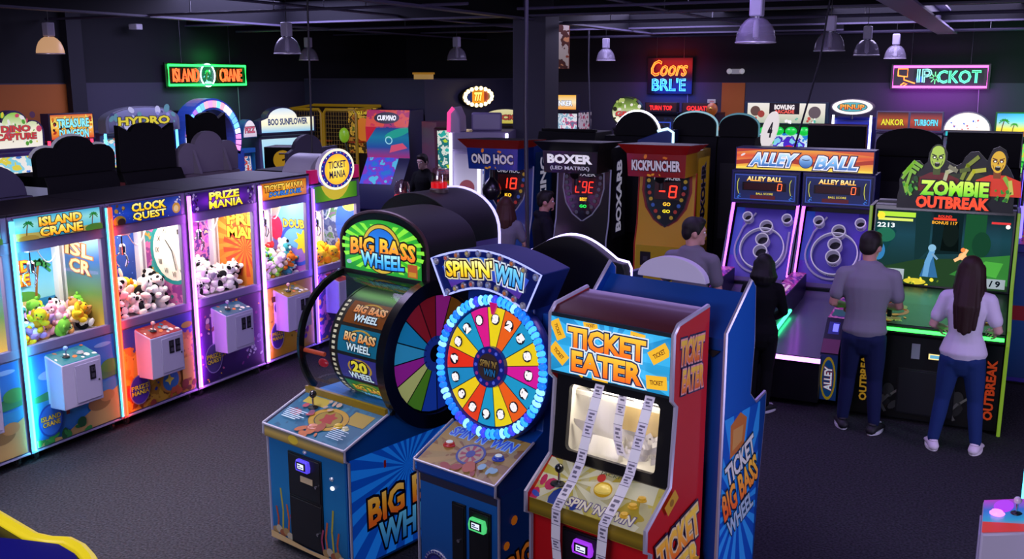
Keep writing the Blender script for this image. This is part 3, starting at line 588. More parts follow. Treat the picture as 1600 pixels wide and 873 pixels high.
def bigbass():
    w = .81; BL = P('0d5fa6', .4, 0, 0, .3)
    t = thing('prize_wheel_machine', 'blue machine with green lit arched sign and see-through drum, leftmost of the front three', 'arcade machine', (-4.24, 4.82, 0), ROT)
    m = M(); prof = [(.03, .03), (.03, .775), (0, .79), (0, .85), (.36, .985), (1.2, .985), (1.2, .03)]
    m.prism(prof, 'x', .01, w - .01, BL); m.box(.03, w-.03, .06, 1.17, 0, .03, BLACK)
    # right side print: sun rays and lettering, unlit but with glow put into its colours
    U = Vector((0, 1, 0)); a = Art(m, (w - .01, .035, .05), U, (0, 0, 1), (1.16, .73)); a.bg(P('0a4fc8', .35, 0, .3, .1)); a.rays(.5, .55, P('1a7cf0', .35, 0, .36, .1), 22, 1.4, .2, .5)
    OY = G(('e8641c', 'f8a82a', 'ffd06a'), .28); CB = G(('1f7ad0', '6ac8f8'), .28)
    a.text('BIG BASS', .56, .37, .86, .2, OY, P('1a0f20', .5), .07, .035, shear=.1, rot=.1); a.text('WHEEL', .54, .16, .62, .19, CB, P('1a0f20', .5), .07, .035, shear=.1, rot=.06); a.rect(.28, .6, .3, .65, P('d8302a', .5))
    c = m.build('cabinet', t, .004)
    m = M(); pr = [(.025, .04), (.025, .77), (-.006, .79), (-.006, .86), (.36, .995)]
    for x in (0.0, w): tmold(m, pr, x)
    m.tube([(0, -.008, .858), (w, -.008, .858)], .009, TMOLD, 6); m.build('silver_edging', c)
    # front print, a slight glow added to its colours
    m = M(); m.box(.02, w-.02, .018, .03, .06, .77, BL); a = Art(m, (.03, .0175, .06), (1, 0, 0), (0, 0, 1), (w-.06, .71)); a.bg(G(('0f5a96', '1178c0', '0f6ab4'), .16))
    for (bx, mir) in ((.1, 1), (.63, -1)):
        for k, (dx, hh_, c_) in enumerate(((0, .3, 'c8b83a'), (.06, .2, 'd8642a'), (-.05, .16, 'c8502a'), (.1, .14, 'a83a6a'))):
            a.line([(bx + mir*dx, .06), (bx + mir*(dx + .012), .06 + hh_*.5), (bx + mir*(dx - .006), .06 + hh_)], .016, P(c_, .5, 0, .1))
        for k in range(5): a.disc(bx - .07 + .04*k, .05 + (k % 2)*.02, .034, P(('c8a06a', 'e0d0b8', 'b86a4a')[k % 3], .5, 0, .05), .028, 12)
    a.poly([(0, 0), (w, 0), (w, .04), (.4, .025), (0, .05)], P('b59a6a', .5)); m.build('front_panel', t)
    m = M(); a = Art(m, (.012, -.0065, .775), (1, 0, 0), (0, 0, 1), (w-.024, .075)); a.bg(G(('6a5a2a', 'b59a4a', '6a6a5a'), 0)); a.disc(.3, .04, .05, P('c8b02a', .5), .03); m.build('front_band', t)
    # sloping control panel, its print brightened by an added glow
    L = sqrt(.36**2 + .135**2); m = M(); a = Art(m, (.02, -.003, .8525), (1, 0, 0), (0, .36, .135), (w-.04, L)); a.bg(N(('0f5f8a', '1a7aa8', '0f6a9a', '2a8ab0'), 5, .16))
    a.rect(.06, L-.1, .28, L-.02, P('d8c22a', .5, 0, .1)); a.rect(w-.26, L-.17, w-.08, L-.05, P('c8a82a', .5, 0, .1)); a.disc(.42, .2, .17, P('18202a', .4), .11); a.ring(.42, .2, .12, .165, P('d8a82a', .4, 0, .15), 30, .65); a.disc(.42, .2, .11, P('b59a2a', .4, 0, .1), .075); a.star(.42, .2, .07, P('b8302a', .4, 0, .15), 6, .6)
    a.blobs(9, 3, [P('d8702a', .5, 0, .1), P('b84a2a', .5, 0, .1)], .02, .05, (.28, .02, .5, .12)); a.blobs(7, 9, [P('c83a5a', .5, 0, .1), P('8a3a6a', .5, 0, .1)], .015, .035, (.08, .14, .26, .26)); a.blobs(5, 5, [P('d8b8a0', .5, 0, .1)], .015, .03, (.3, .27, .42, .35))
    for k in range(6): a.rect(.06, .1 + k*.014, .2 + .03*(k % 3), .106 + k*.014, P('b8d0e0', .5)); a.rect(.56, .05 + k*.014, .68 + .03*(k % 2), .055 + k*.014, P('b8d0e0', .5))
    m.build('control_panel', t)
    R = Matrix.Rotation(atan2(.135, .36), 3, 'X')
    def onp(u, v): return Vector((.02 + u, -.003 + .936*v, .8545 + .351*v))
    q = onp(.2, .26); m = M(); joystick(m, q.x, q.y, q.z, '14141a', 1.25); m.build('joystick', t)
    for (u, v, c_, r_) in ((.38, .1, 'f2a08a', .03), (.55, .17, 'f2c83a', .026), (.62, .165, 'f4ecc8', .02)):
        q = onp(u, v); m = M(); pushbutton(m, q.x, q.y, q.z, c_, r_, .25); m.build('push_button', t)
    m = M(); m.box(.01, w-.01, .345, .37, .98, 1.03, P('b8961c', .35, 0, .08)); m.build('yellow_ledge', t)
    coin_doors(t, .018, ((.23, .56, .08, .42, 'cash_door'), (.23, .56, .42, .72, 'coin_door')))
    reader(t, .4, .006, .655, '5a4af0', .9); m = M(); m.box(.36, .48, -.002, .004, .54, .58, P('c8b48a', .5)); m.build('price_plate', t)
    for (x, z, e) in ((.655, .63, .2), (.66, .57, 1.4), (.40, .745, .3)):
        m = M(); m.ball((x, .012, z), (.018, .012, .014), P('e8ecf4', .2, .6 if e < 1 else 0, e if e > 1 else 0), 10, 6); m.build('indicator_lamp', t)
    # the drum with prize panels
    cy, cz, R0 = .79, 1.31, .43
    m = M(); m.lathe([(R0-.05, .22), (R0-.05, .78)], (0, cy, cz), P('1a1a20', .5), 48, 'x')
    panels = [('8a4a1c', 'WHEEL', 'e0b88a'), ('1a7aa0', 'WHEEL', 'f2d8a0'), ('3f3aa0', 'WHEEL', 'f2e03a'), ('3a9a3a', 'WHEEL', 'e8d82a'), ('1a8a8a', 'WHEEL', 'f2d8a0'), ('b87a1c', 'WHEEL', 'f8e8a0'), ('1f6ab0', 'WHEEL', 'ffe0a0')]
    for k, (c_, tx, c2_) in enumerate(panels):
        t0 = radians(58 - 29*k); Lw = R0*radians(29)
        def f(u, v, h, t0=t0, Lw=Lw):
            q = t0 - radians(29)*(1 - v/Lw) ; rr = R0 - .048 + h
            return Vector((.22 + u*1.16, cy - rr*cos(q), cz + rr*sin(q)))
        for part_ in (0,):
            a = Art(m, f=f, size=(.48, Lw)); n_ = 4
            for j in range(n_): a.rect(0, Lw*j/n_, .48, Lw*(j+1)/n_, P('24211c', .4)); a.h -= a.st
            a.h += a.st
            for j in range(n_): a.rect(.06, Lw*(.06 + .88*j/n_), .42, Lw*(.06 + .88*(j+1)/n_), G((c_, c_), .42, 'y', .3)); a.h -= a.st
            a.h += a.st
            for j in range(5):
                for u in (.022, .45): a.rect(u-.012, Lw*(.06+.19*j), u+.014, Lw*(.16+.19*j), P('f0e6c8', .4, 0, .5)); a.h -= a.st
            a.h += a.st; a.disc(.24, Lw*.58, .1, P('d8a83a', .4, 0, .5), .07); a.disc(.24, Lw*.58, .085, P(c_, .4, 0, .6), .058)
            if k == 2: a.text('20', .24, Lw*.62, .13, .09, P(c2_, .4, 0, .8), P('2a1a10', .4), .08, .04)
            else: a.text('BIG BASS', .24, Lw*.62, .26, .065, G(('e87a1c', c2_), .8), P('2a1a10', .4), .08, .04)
            a.text('WHEEL', .24, Lw*.28, .2, .055, P('d8ecf8' if k != 3 else '6ac0f8', .4, 0, .8), P('10203a', .4), .08, .03)
    dr = m.build('wheel_drum', t)
    m = M(); m.lathe([(.0, .205), (R0-.045, .205), (R0-.045, .22)], (0, cy, cz), P('2c2c36', .3, .4), 48, 'x')
    for k in range(8): q = 2*pi*k/8; m.tube([(.2, cy, cz), (.2, cy + .36*cos(q), cz + .36*sin(q))], .012, P('50505c', .3, .6), 6)
    m.build('drum_side', dr)
    m = M(); m.tube([(.02, cy, cz), (.21, cy, cz)], .03, STEEL, 10); m.ball((.16, cy - .4, cz - .1), (.05, .02, .03), P('d8203a', .3, 0, .2), 10, 6); m.tube([(.03, cy-.45, cz-.02), (.2, cy-.42, cz-.03)], .016, G(('e8c83a', '3a9ae0', 'e85a3a'), .2), 8); m.build('axle', t)
    # black arched end plates and clear cover
    arc = [(cy - .49*cos(radians(q)), cz + .49*sin(radians(q))) for q in range(-40, 105, 6)]; inn = [(cy - .445*cos(radians(q)), cz + .445*sin(radians(q))) for q in range(-40, 105, 6)]
    for x0, x1 in ((-.005, .02), (w-.035, w+.015)):
        m = M()
        for i in range(len(arc)-1):
            q = [arc[i], arc[i+1], inn[i+1], inn[i]]; m.prism(q[::-1], 'x', x0, x1, P('0c0c10', .25, 0, 0, .5))
        m.build('arched_end_plate', t)
    m = M(); vs = []
    for p in [(cy - .475*cos(radians(q)), cz + .475*sin(radians(q))) for q in range(-38, 98, 4)]: vs += [(.015, p[0], p[1]), (w-.02, p[0], p[1])]
    m.faces(vs, [(2*i, 2*i+1, 2*i+3, 2*i+2) for i in range(len(vs)//2 - 1)], glass('drum_cover', 'e8ecec', .05, .04)); m.build('clear_cover', t)
    # coloured wheel side in its black ring
    m = M(); m.lathe([(.40, w+.015), (.405, w+.045), (.5, w+.045), (.5, w-.02), (.40, w-.02)], (0, cy, cz), P('0b0b10', .25, 0, 0, .5), 56, 'x'); rg = m.build('side_ring', t)
    m = M(); m.lathe([(.0, w+.017), (.40, w+.017)], (0, cy, cz), P('101a2a', .4), 40, 'x'); a = Art(m, (w+.018, cy, cz), (0, 1, 0), (0, 0, 1)); a.clip = False
    cs = ['b8203a', '1f7ad8', '7a4a10', 'b02a9a', '8a1a2a', '9a2030', '1f9ad8', '3ab0e8', 'b02ab0', 'd8e08a', '5a9a2a', '1f4ac8', '1a3ab0', '3a5ad0', 'a81c3a', '6a2ab0']
    for k, c_ in enumerate(cs):
        t0, t1 = 2*pi*k/16, 2*pi*(k+1)/16; a.poly([(.1*cos(t0), .1*sin(t0)), (.39*cos(t0), .39*sin(t0)), (.39*cos((t0+t1)/2), .39*sin((t0+t1)/2)), (.39*cos(t1), .39*sin(t1)), (.1*cos(t1), .1*sin(t1))], P(c_, .3, 0, .3, .5), hold=True)
    a.h += a.st
    for k in range(16): t0 = 2*pi*k/16; a.line([(.1*cos(t0), .1*sin(t0)), (.39*cos(t0), .39*sin(t0))], .008, BLACK); a.h -= a.st
    a.disc(0, 0, .12, P('1f3aa0', .3, 0, .3)); a.disc(0, 0, .06, P('0a0a10', .3)); m.build('side_wheel', rg)
    m = M(); m.box(w-.004, w+.016, cy-.41, cy+.41, .985, 1.0, BLACK); m.build('bracket', rg)
    m = M(); m.box(.0, w, .75, 1.22, .98, 1.74, P('0b0b12', .5)); m.box(.0, w, 1.19, 1.22, .98, 2.0, BLACK)
    m.build('rear_housing', t)
    # arched sign box
    def arch(x0, x1, z0, zs, zt, n=18): return [(x0, z0)] + [((x0+x1)/2 - (x1-x0)/2*cos(pi*k/n), zs + (zt-zs)*sin(pi*k/n)**.85) for k in range(n+1)] + [(x1, z0)]
    m = M(); m.prism(arch(-.02, w+.02, 1.74, 1.97, 2.225), 'y', .735, 1.2, P('0c0a0e', .5, spec=.25), P('0c0a0e', .55, spec=.2)); m.box(-.02, w+.02, .72, .75, 1.735, 1.80, BLACK); hb = m.build('sign_box', t, .006)
    m = M(); m.tube([(x, .733, z) for x, z in arch(-.015, w+.015, 1.75, 1.97, 2.22)], .012, P('4a3038', .3, .2), 6); m.build('edge_trim', hb)
    m = M(); A_ = arch(.035, w-.035, 1.80, 1.975, 2.165); m.prism(A_, 'y', .724, .735, P('0b2a0b', .4)); a = Art(m, (0, .7235, 1.8), (1, 0, 0), (0, 0, 1), (w, .4)); a.clip = False
    a.poly([(x, z-1.8) for x, z in A_], G(('c8ff3a', '6ad82a', '2fae2a', '1f8a30'), .95, 'r'), clip=False)
    for k in range(22):
        q = 2*pi*k/22; p0 = (w/2, .17); r_ = .2
        a.poly([p0] + [(w/2 + r_*2.0*cos(q + d), max(.02, min(.17 + r_*.95*sin(q + d), .33))) for d in (0, .14)], P('8ae83a', .4, 0, .9), hold=True)
    a.h += a.st
    a.disc(w/2, .17, .19, P('2a2010', .4), .172, 36); a.disc(w/2, .17, .183, P('d8b83a', .4, 0, .8), .165, 36); a.disc(w/2, .17, .158, P('3a2a10', .4), .142, 36); a.disc(w/2, .17, .152, G(('1c5ac0', '2a8ae8', '1f6ad0'), .9), .136, 36)
    a.text('BIG BASS', w/2 + .01, .185, .63, .115, G(('f2781c', 'ffa82a', 'ffd83a'), 1.), P('24120a', .4), .075, .035, arc=-.018, shear=.05); a.text('WHEEL', w/2 + .01, .085, .42, .1, G(('1f8ae8', '4ab8ff', 'a8e8ff'), 1.), P('14203a', .4), .075, .035, arc=.012)
    a.rect(w-.15, .012, w-.06, .1, P('c85a2a', .4, 0, .6)); a.rect(w-.14, .02, w-.07, .05, P('d8a02a', .4, 0, .6)); a.disc(.09, .055, .025, P('a8c8d8', .4, 0, .6), .015); m.build('lit_sign', hb)
    area('sign_glow', (w/2, .66, 1.72), .5, .8, 'a8ff8a', (radians(20), 0, 0), t, .08)
    return t
BB = bigbass()
def spin():
    w = .64; BL = P('0f4aa0', .35, 0, 0, .3)
    t = thing('prize_wheel_machine', 'blue upright wheel of fortune machine ringed in glowing cyan, middle of the front three', 'arcade machine', (-3.01, 4.73, 0), ROT)
    m = M(); prof = [(.03, .03), (.03, .775), (0, .79), (0, .85), (.34, 1.0), (.44, 1.05), (.5, 1.75), (.85, 1.75), (.85, .03)]; m.prism(prof, 'x', .01, w-.01, BL); m.box(.03, w-.03, .06, .82, 0, .03, BLACK)
    a = Art(m, (w-.01, .05, .05), (0, 1, 0), (0, 0, 1), (.78, .72)); a.bg(P('0a3a8a', .35, 0, .08)); a.text('BIG BASS', .36, .3, .6, .16, G(('c8501c', 'f08a2a'), .2), P('14101a', .5), .07, .03, rot=.2); a.text('WHEEL', .36, .12, .5, .14, P('1f6ab8', .4, 0, .15), P('14101a', .5), .07, .03, rot=.2); a.blobs(7, 2, [P('e87a1c', .5, 0, .2)], .02, .05, (.02, .4, .7, .68))
    c = m.build('cabinet', t, .004)
    m = M(); pr = [(.025, .04), (.025, .77), (-.006, .79), (-.006, .86), (.34, 1.012)]
    for x in (0., w): tmold(m, pr, x)
    m.tube([(0, -.008, .858), (w, -.008, .858)], .008, TMOLD, 6); m.build('silver_edging', c)
    m = M(); a = Art(m, (.015, .028, .06), (1, 0, 0), (0, 0, 1), (w-.03, .71)); a.bg(G(('0f3f8a', '1157b0', '1466c8'), .14)); a.rect(0, .66, w, .71, P('3a3a50', .4, .3)); m.build('front_panel', t)
    m = M(); m.lathe([(.0, -.006), (.1, -.006), (.1, .006), (0, .006)], (0, 0, 0), P('c8c8d8', .4), 24, 'y'); m.v = [(x + .15, y + .022, z + .2) for x, y, z in m.v]
    a = Art(m, (.15, .0155, .2), (1, 0, 0), (0, 0, 1)); a.clip = False; a.disc(0, 0, .1, P('a8a8d0', .4, 0, .1))
    for k in range(24): a.disc(.093*cos(pi*k/12), .093*sin(pi*k/12), .008, P('2a2a8a', .4)); a.h -= a.st
    a.h += a.st; a.disc(0, 0, .084, P('2a2a7a', .4, 0, .08)); a.disc(0, .02, .05, P('3a3aa0', .4, 0, .08)); a.text('TICKET MANIA', 0, .0, .145, .035, P('f0d82a', .4, 0, .4), P('101040', .4), .06, .03, rot=-.12); m.build('round_badge', t)
    coin_doors(t, .026, ((.285, .39, .28, .66, 'cash_door'), (.42, .585, .05, .66, 'coin_door')))
    reader(t, .5, .014, .575, '5af08a', .7)
    L = sqrt(.34**2 + .15**2); m = M(); a = Art(m, (.015, -.003, .853), (1, 0, 0), (0, .34, .15), (w-.03, L)); a.bg(N(('c8962a', 'b88a5a', 'c8a86a', 'a8703a', 'd8b85a'), 4, .12, seed=2)); a.rays(.3, .16, P('d8b06a', .4, 0, .12), 14, .6)
    a.text('SPIN \'N\' WIN', .3, .3, .5, .08, P('3a5ae8', .4, 0, .4), P('8ab8f8', .4, 0, .4), .06, .03, rot=-.0, shear=.15); a.disc(.31, .16, .1, P('1f3fb0', .4, 0, .2), .085); a.disc(.31, .16, .085, P('c8b0a0', .4, 0, .2), .07); a.rays(.31, .16, P('b83a5a', .4, 0, .2), 8, .07); a.disc(.31, .16, .03, P('2a3ab0', .4, 0, .2))
    a.blobs(6, 3, [P('b8302a', .4, 0, .15), P('d85a2a', .4, 0, .15)], .03, .05, (.05, .02, .5, .07)); a.blobs(5, 6, [P('8ab8e8', .4, 0, .3)], .02, .03, (.42, .06, .55, .1)); m.build('control_panel', t)
    def onp(u, v): return Vector((.015 + u, -.003 + .915*v, .855 + .403*v))
    for (u, v, c_) in ((.12, .18, 'd8302a'), (.5, .19, '2a4ad8')):
        q = onp(u, v); m = M(); pushbutton(m, q.x, q.y, q.z, c_, .032, .2); m.lathe([(.022, .022), (.02, .027), (0, .029)], q, P('e8f0f8', .3, 0, .4), 14); m.build('push_button', t)
    # the wheel, leaning a little back
    wb = bpy.data.objects.new('wheel', None)
    TL = radians(8)
    def place(o): o.location = (.32, .36, 1.41); o.rotation_euler = (-TL, 0, 0); return o
    m = M(); m.lathe([(.0, .03), (.43, .03), (.44, 0), (.43, -.035), (.365, -.035), (.36, -.02), (.0, -.02)], (0, 0, 0), P('10308a', .3, 0, 0, .5), 72, 'y'); wh = place(m.build('wheel', t))
    m = M(); a = Art(m, (0, -.022, 0), (1, 0, 0), (0, 0, 1)); a.clip = False
    cs = ['f2d81c', 'f0641c', '1f9ac8', 'f2d21c', 'd81c9a', '1f9ac8', 'f0601c', 'f2d81c', '1f9ac8', 'e8401c', 'f2d21c', '1f8ac0', 'e8301c', 'f2d01c', '1f9ac8', 'e01c8a']
    for k, c_ in enumerate(cs):
        t0 = pi/2 - 2*pi*(k - .5)/16; t1 = t0 - 2*pi/16
        pts = [(r_*cos(t0 + (t1-t0)*j/4), r_*sin(t0 + (t1-t0)*j/4)) for r_, js in ((.355, range(5)), (.12, range(4, -1, -1))) for j in js]; a.poly(pts[::-1], P(c_, .3, 0, .8, .4), clip=False, hold=True)
    a.h += a.st
    for k in range(16):
        q = pi/2 - 2*pi*(k - .5)/16; a.line([(.12*cos(q), .12*sin(q)), (.355*cos(q), .355*sin(q))], .005, P('20202a', .4)); a.h -= a.st
    a.h += a.st
    for k in range(16):
        q = pi/2 - 2*pi*k/16; x, y = .285*cos(q), .285*sin(q); a.disc(x, y, .034, P('221a2a', .4)); a.text('S25S350S6S8S4S20S'[k], x, y, .04, .05, P('f6f2ee', .4, 0, .9), P('f6f2ee', .4, 0, .9), .06, .04, rot=q - pi/2); a.h -= a.st*2
    m.build('wheel_face', wh)
    m = M(); m.lathe([(.0, -.05), (.122, -.05), (.125, -.02)], (0, 0, 0), P('1a2a8a', .3, 0, 0, .5), 36, 'y'); a = Art(m, (0, -.051, 0), (1, 0, 0), (0, 0, 1)); a.clip = False
    for k in range(12): a.disc(.1*cos(pi*k/6), .1*sin(pi*k/6), .011, P(('5a6ae8', 'a83a8a')[k % 2], .3, 0, .5)); a.h -= a.st
    a.h += a.st; a.disc(0, 0, .082, P('4a3a3a', .35, .3)); a.text('SPIN \'N\'', .0, .02, .13, .042, G(('b8862a', 'e8c86a'), .15), P('1a1210', .4), .08, .03); a.text('WIN', .015, -.03, .09, .042, P('2a8ad0', .3, 0, .25), P('1a1210', .4), .08, .03); m.build('hub', wh)
    m = M(); R = random.Random(3)
    mats = [T('1a78ff', 1.2), T('48b4ff', 1.5), T('90dcff', 1.4), T('2a94ff', 1.7), T('3a3cff', 1.4)]
    for k in range(68):
        q = 2*pi*k/68; mt = R.choice(mats[:4]) if R.random() < .93 else mats[4]
        rt = Matrix.Rotation(-q, 3, 'Y'); m.ball((.398*cos(q), -.042, .398*sin(q)), (.033, .02, .02), mt, 8, 6, rt)
    m.tube([(.398*cos(2*pi*k/64), -.036, .398*sin(2*pi*k/64)) for k in range(64)], .02, T('1a6aff', .8), 8, True); m.build('light_ring', wh)
    m = M(); m.prism([(-.03, .0), (.03, .0), (.006, -.07), (-.006, -.07)], 'y', -.06, -.045, P('e01c7a', .3, 0, .5)); m.v = [(x, y, z + .385) for x, y, z in m.v]; m.build('pointer', wh)
    # fan shaped sign
    def fan(x0, x1, zb, zt, sag, wide, n=14):
        lo = [(x0 + (x1-x0)*k/n, zb + sag*sin(pi*k/n)) for k in range(n+1)]; hi = [(x0 - wide + (x1-x0+2*wide)*k/n, zt + sag*1.05*sin(pi*k/n)) for k in range(n+1)]; return lo + hi[::-1]
    o = bpy.data.objects
    m = M(); m.prism(fan(-.02, .62, 1.80, 2.03, .085, .11), 'y', .0, .26, P('1c2c8c', .3, 0, .12, .2), P('0c2468', .5, spec=.25)); sg = m.build('fan_sign', t, .006); sg.location = (0, .30, 0)
    m = M(); m.tube([(x, -.004, z) for x, z in fan(-.015, .615, 1.805, 2.025, .085, .108)], .006, P('a8b0ff', .3, 0, 1.2), 6, True); m.build('edge_line', sg)
    m = M(); A_ = fan(.04, .56, 1.865, 1.985, .085, .075)
    a = Art(m, (0, -.001, 0), (1, 0, 0), (0, 0, 1)); a.clip = False; n = 14
    for k in range(n): a.poly([A_[k], A_[k+1], A_[-2-k], A_[-1-k]], G(('6a2aa0', '2f5ae0', '4a8af0'), .5), bb=(-.04, 1.86, .64, 2.1), hold=True)
    a.h += a.st
    a.blobs(0, 1, [BLACK], .01, .02)
    a.text("SPIN'N'", .185, 1.995, .37, .10, G(('f2b81c', 'ffe83a', 'fff6a0'), 1.), P('3a1a10', .4), .07, .04, arc=.0, rot=.1, out2=P('f8f0c0', .4, 0, .6)); a.text('WIN', .49, 1.99, .21, .105, G(('2a8ad8', '7ad8ff'), 1.), P('0f1f4a', .4), .07, .04, rot=-.12, out2=P('e8f4ff', .4, 0, .7))
    m.build('sign_print', sg)
    R = random.Random(4); F = fan(.01, .59, 1.832, 2.008, .085, .093, 9)
    for k, (x, z) in enumerate(F):
        c_ = ('8a9ad8', 'd8783a', 'a8a8c0', 'c8b06a', 'd85a4a')[(k * 3) % 5]
        m = M(); m.lathe([(.022, 0), (.022, -.006), (.016, -.012), (0, -.014)], (x, -.0, z), P('b8b8c8', .3, .6), 12, 'y'); m.ball((x, -.012, z), (.012, .008, .012), P(c_, .3, 0, .35), 8, 5); m.build('sign_bulb', sg)
    m = M(); m.box(.06, .58, .42, .62, 1.0, 1.85, P('0c2f80', .4)); m.build('wheel_column', t, .01)
    return t
spin()
def ticket_eater():
    w = .78; RED = P('c81018', .4, 0, 0, .1)
    t = thing('ticket_counter_machine', 'red cabinet machine with lit blue and orange sign and white ticket bin window', 'arcade machine', (-2.17, 4.53, 0), ROT)
    prof = [(.03, .03), (.03, .76), (-.02, .79), (-.02, .90), (.2, 1.06), (.235, 1.48), (.19, 1.52), (.19, 1.86), (.23, 1.90), (.53, 1.945), (.53, .03)]
    for x0, x1, nm in ((0, .022, 1), (w-.022, w, 2)):
        m = M(); m.prism(prof, 'x', x0, x1, RED)
        if nm == 2:
            a = Art(m, (w, -.02, .03), (0, 1, 0), (0, 0, 1), (.55, 1.92)); OY = G(('e85a1c', 'f8a02a', 'f8c84a'), .3)
            a.text('TICKET', .38, 1.72, .24, .13, OY, P('f0a8a0', .4), .06, .035, shear=.0, rot=-.05, out2=P('2a2050', .4)); a.text('EATER', .39, 1.57, .22, .12, OY, P('f0a8a0', .4), .06, .035, rot=-.05, out2=P('2a2050', .4))
            a.text('TICKET', .3, .72, .42, .18, OY, P('f0d8a0', .4), .06, .035, rot=.25, out2=P('2a1a40', .4)); a.text('EATER', .31, .53, .40, .17, OY, P('f0d8a0', .4), .06, .035, rot=.25, out2=P('2a1a40', .4))
            for (u, v, r_) in ((.2, .96, .6), (.46, .5, 1.3)): a.poly([(u + x*cos(r_) - y*sin(r_), v + x*sin(r_) + y*cos(r_)) for x, y in ((-.06, -.035), (.06, -.035), (.06, .035), (-.06, .035))], P('e8a82a', .4, 0, .2)); a.disc(u, v, .02, P('b87a1c', .4, 0, .15))
        s_ = m.build('side_panel', t)
        m = M(); m.tube([((x0+x1)/2, p[0], p[1]) for p in prof[:-1]], .0135, TMOLD, 6); m.build('silver_edging', s_)
    m = M(); i0, i1 = .022, w-.022
    m.box(i0, i1, .05, .52, .03, .78, RED); m.prism([(.0, .78), (0, .86), (.2, 1.03), (.52, 1.03), (.52, .78)], 'x', i0, i1, P('1a1016', .5)); m.box(i0, i1, .49, .52, 1.03, 1.93, P('e6e4e2', .6)); m.box(i0, i1, .27, .52, 1.5, 1.86, P('20161a', .5)); m.box(i0, i1, .06, .5, 0, .03, BLACK)
    m.build('cabinet', t)
    m = M(); m.prism([(.2, 1.865), (.235, 1.895), (.525, 1.935), (.525, 1.90)], 'x', i0, i1, P('4a1a1c', .35, 0, 0, .4)); m.build('top_board', t)
    m = M(); a = Art(m, (i0, -.002, .785), (1, 0, 0), (0, 0, 1), (i1-i0, .08)); a.bg(G(('8a701c', 'c8a82a', '9a8020'), .06)); m.box(i0, i1, -.001, .01, .78, .868, P('a08a24', .4)); m.build('yellow_band', t)
    L = sqrt(.2**2 + .17**2); m = M(); a = Art(m, (i0, .0, .866), (1, 0, 0), (0, .2, .17), (i1-i0, L)); a.bg(N(('d8c84a', 'e0d06a', 'd8d0a0', 'c8b03a'), 4, .2, seed=6)); a.rays(.2, .16, P('e8e4c8', .4, 0, .25), 12, .5); a.blobs(6, 4, [P('d8306a', .4, 0, .2), P('3a5ad0', .4, 0, .2), P('e8602a', .4, 0, .2)], .025, .045, (.0, .0, .1, .12)); a.blobs(5, 8, [P('2a4ab0', .4, 0, .15)], .03, .06, (.12, .02, .3, .06)); a.text("SPIN 'N' WIN", .44, .045, .42, .055, P('f2e8d8', .4, 0, .3), P('5a4a8a', .4), .06, .03, shear=.2)
    a.disc(.40, .16, .075, P('f0e8c8', .4, 0, .2), .06); a.disc(.4, .16, .055, P('e8b81c', .4, 0, .2), .045); a.disc(.36, .22, .025, P('d8302a', .4, 0, .2)); a.disc(.5, .21, .025, P('d83a2a', .4, 0, .2)); a.text('JACKPOT', .44, .245, .2, .022, P('3a4a2a', .4), bold=.01); m.build('control_panel', t)
    def onp(u, v): return Vector((i0 + u, .762*v, .868 + .648*v))
    q = onp(.13, .12); m = M(); joystick(m, q.x, q.y, q.z, '14141a', 1.2); m.lathe([(.05, 0), (.045, .008), (.02, .014)], q, BLACK, 16); m.build('joystick', t)
    q = onp(.4, .16); m = M(); m.lathe([(.05, 0), (.05, .01), (.042, .018), (.03, .028), (0, .034)], q, G(('f8b81c', 'ffe06a'), .3), 20); m.build('trackball', t)
    for (u, v) in ((.6, .12), (.63, .17), (.58, .06)):
        q = onp(u, v); m = M(); pushbutton(m, q.x, q.y, q.z, 'f0b82a', .022, .25); m.build('push_button', t)
    # monitor style window
    zb, zt = 1.045, 1.515; yb, yt = .195, .245; Z = Vector((0, yt-yb, zt-zb)).normalized()
    def wp(u, v, h=0): return Vector((i0 + u, yb, zb)) + Z*v + Vector((0, -Z.z, Z.y))*h
    m = M(); Lw = sqrt((yt-yb)**2 + (zt-zb)**2); u0, u1, v0, v1 = .085, .655, .055, .425; ww = i1-i0
    def rr(u0, v0, u1, v1, r, n=5): 
        o_ = []
        for (cx, cy, a0) in ((u1-r, v1-r, 0), (u0+r, v1-r, 90), (u0+r, v0+r, 180), (u1-r, v0+r, 270)):
            for k in range(n+1): q = radians(a0 + 90*k/n); o_.append((cx + r*cos(q), cy + r*sin(q)))
        return o_
    inn = rr(u0, v0, u1, v1, .03); out = []
    for (x, y) in inn:                                # matching points on the outer rectangle
        dx, dy = x - (u0+u1)/2, y - (v0+v1)/2; k = min(((ww if dx > 0 else 0) - (u0+u1)/2) / dx if abs(dx) > 1e-6 else 9e9, ((Lw if dy > 0 else 0) - (v0+v1)/2) / dy if abs(dy) > 1e-6 else 9e9); out.append(((u0+u1)/2 + dx*k, (v0+v1)/2 + dy*k))
    n = len(inn)
    for k in range(n):
        j = (k+1) % n; m.face([wp(*out[k]), wp(*out[j]), wp(*inn[j]), wp(*inn[k])], P('0c0c10', .3, 0, 0, .5)); m.face([wp(*inn[k]), wp(*inn[j]), wp(*inn[j], -.03), wp(*inn[k], -.03)], P('16161a', .4))
    for c_ in ((0, 0), (ww, 0), (ww, Lw), (0, Lw)):   # corner fillers
        ks = sorted(range(n), key=lambda k: (out[k][0]-c_[0])**2 + (out[k][1]-c_[1])**2)[:2]; m.face([wp(*c_), wp(*out[ks[0]]), wp(*out[ks[1]])], P('0c0c10', .3, 0, 0, .5))
    bz = m.build('window_bezel', t, smooth=False)
    m = M(); m.face([wp(u0, v0, -.02), wp(u1, v0, -.02), wp(u1, v1, -.02), wp(u0, v1, -.02)], glass('crane_pane', 'ffffff', .03)); m.build('window_pane', bz)
    m = M(); WH = P('dcd9d2', .6); m.box(i0+.04, i1-.04, .24, .49, 1.035, 1.05, WH); m.box(i0+.02, i0+.04, .25, .49, 1.03, 1.5, WH); m.box(i1-.04, i1-.02, .25, .49, 1.03, 1.5, WH)
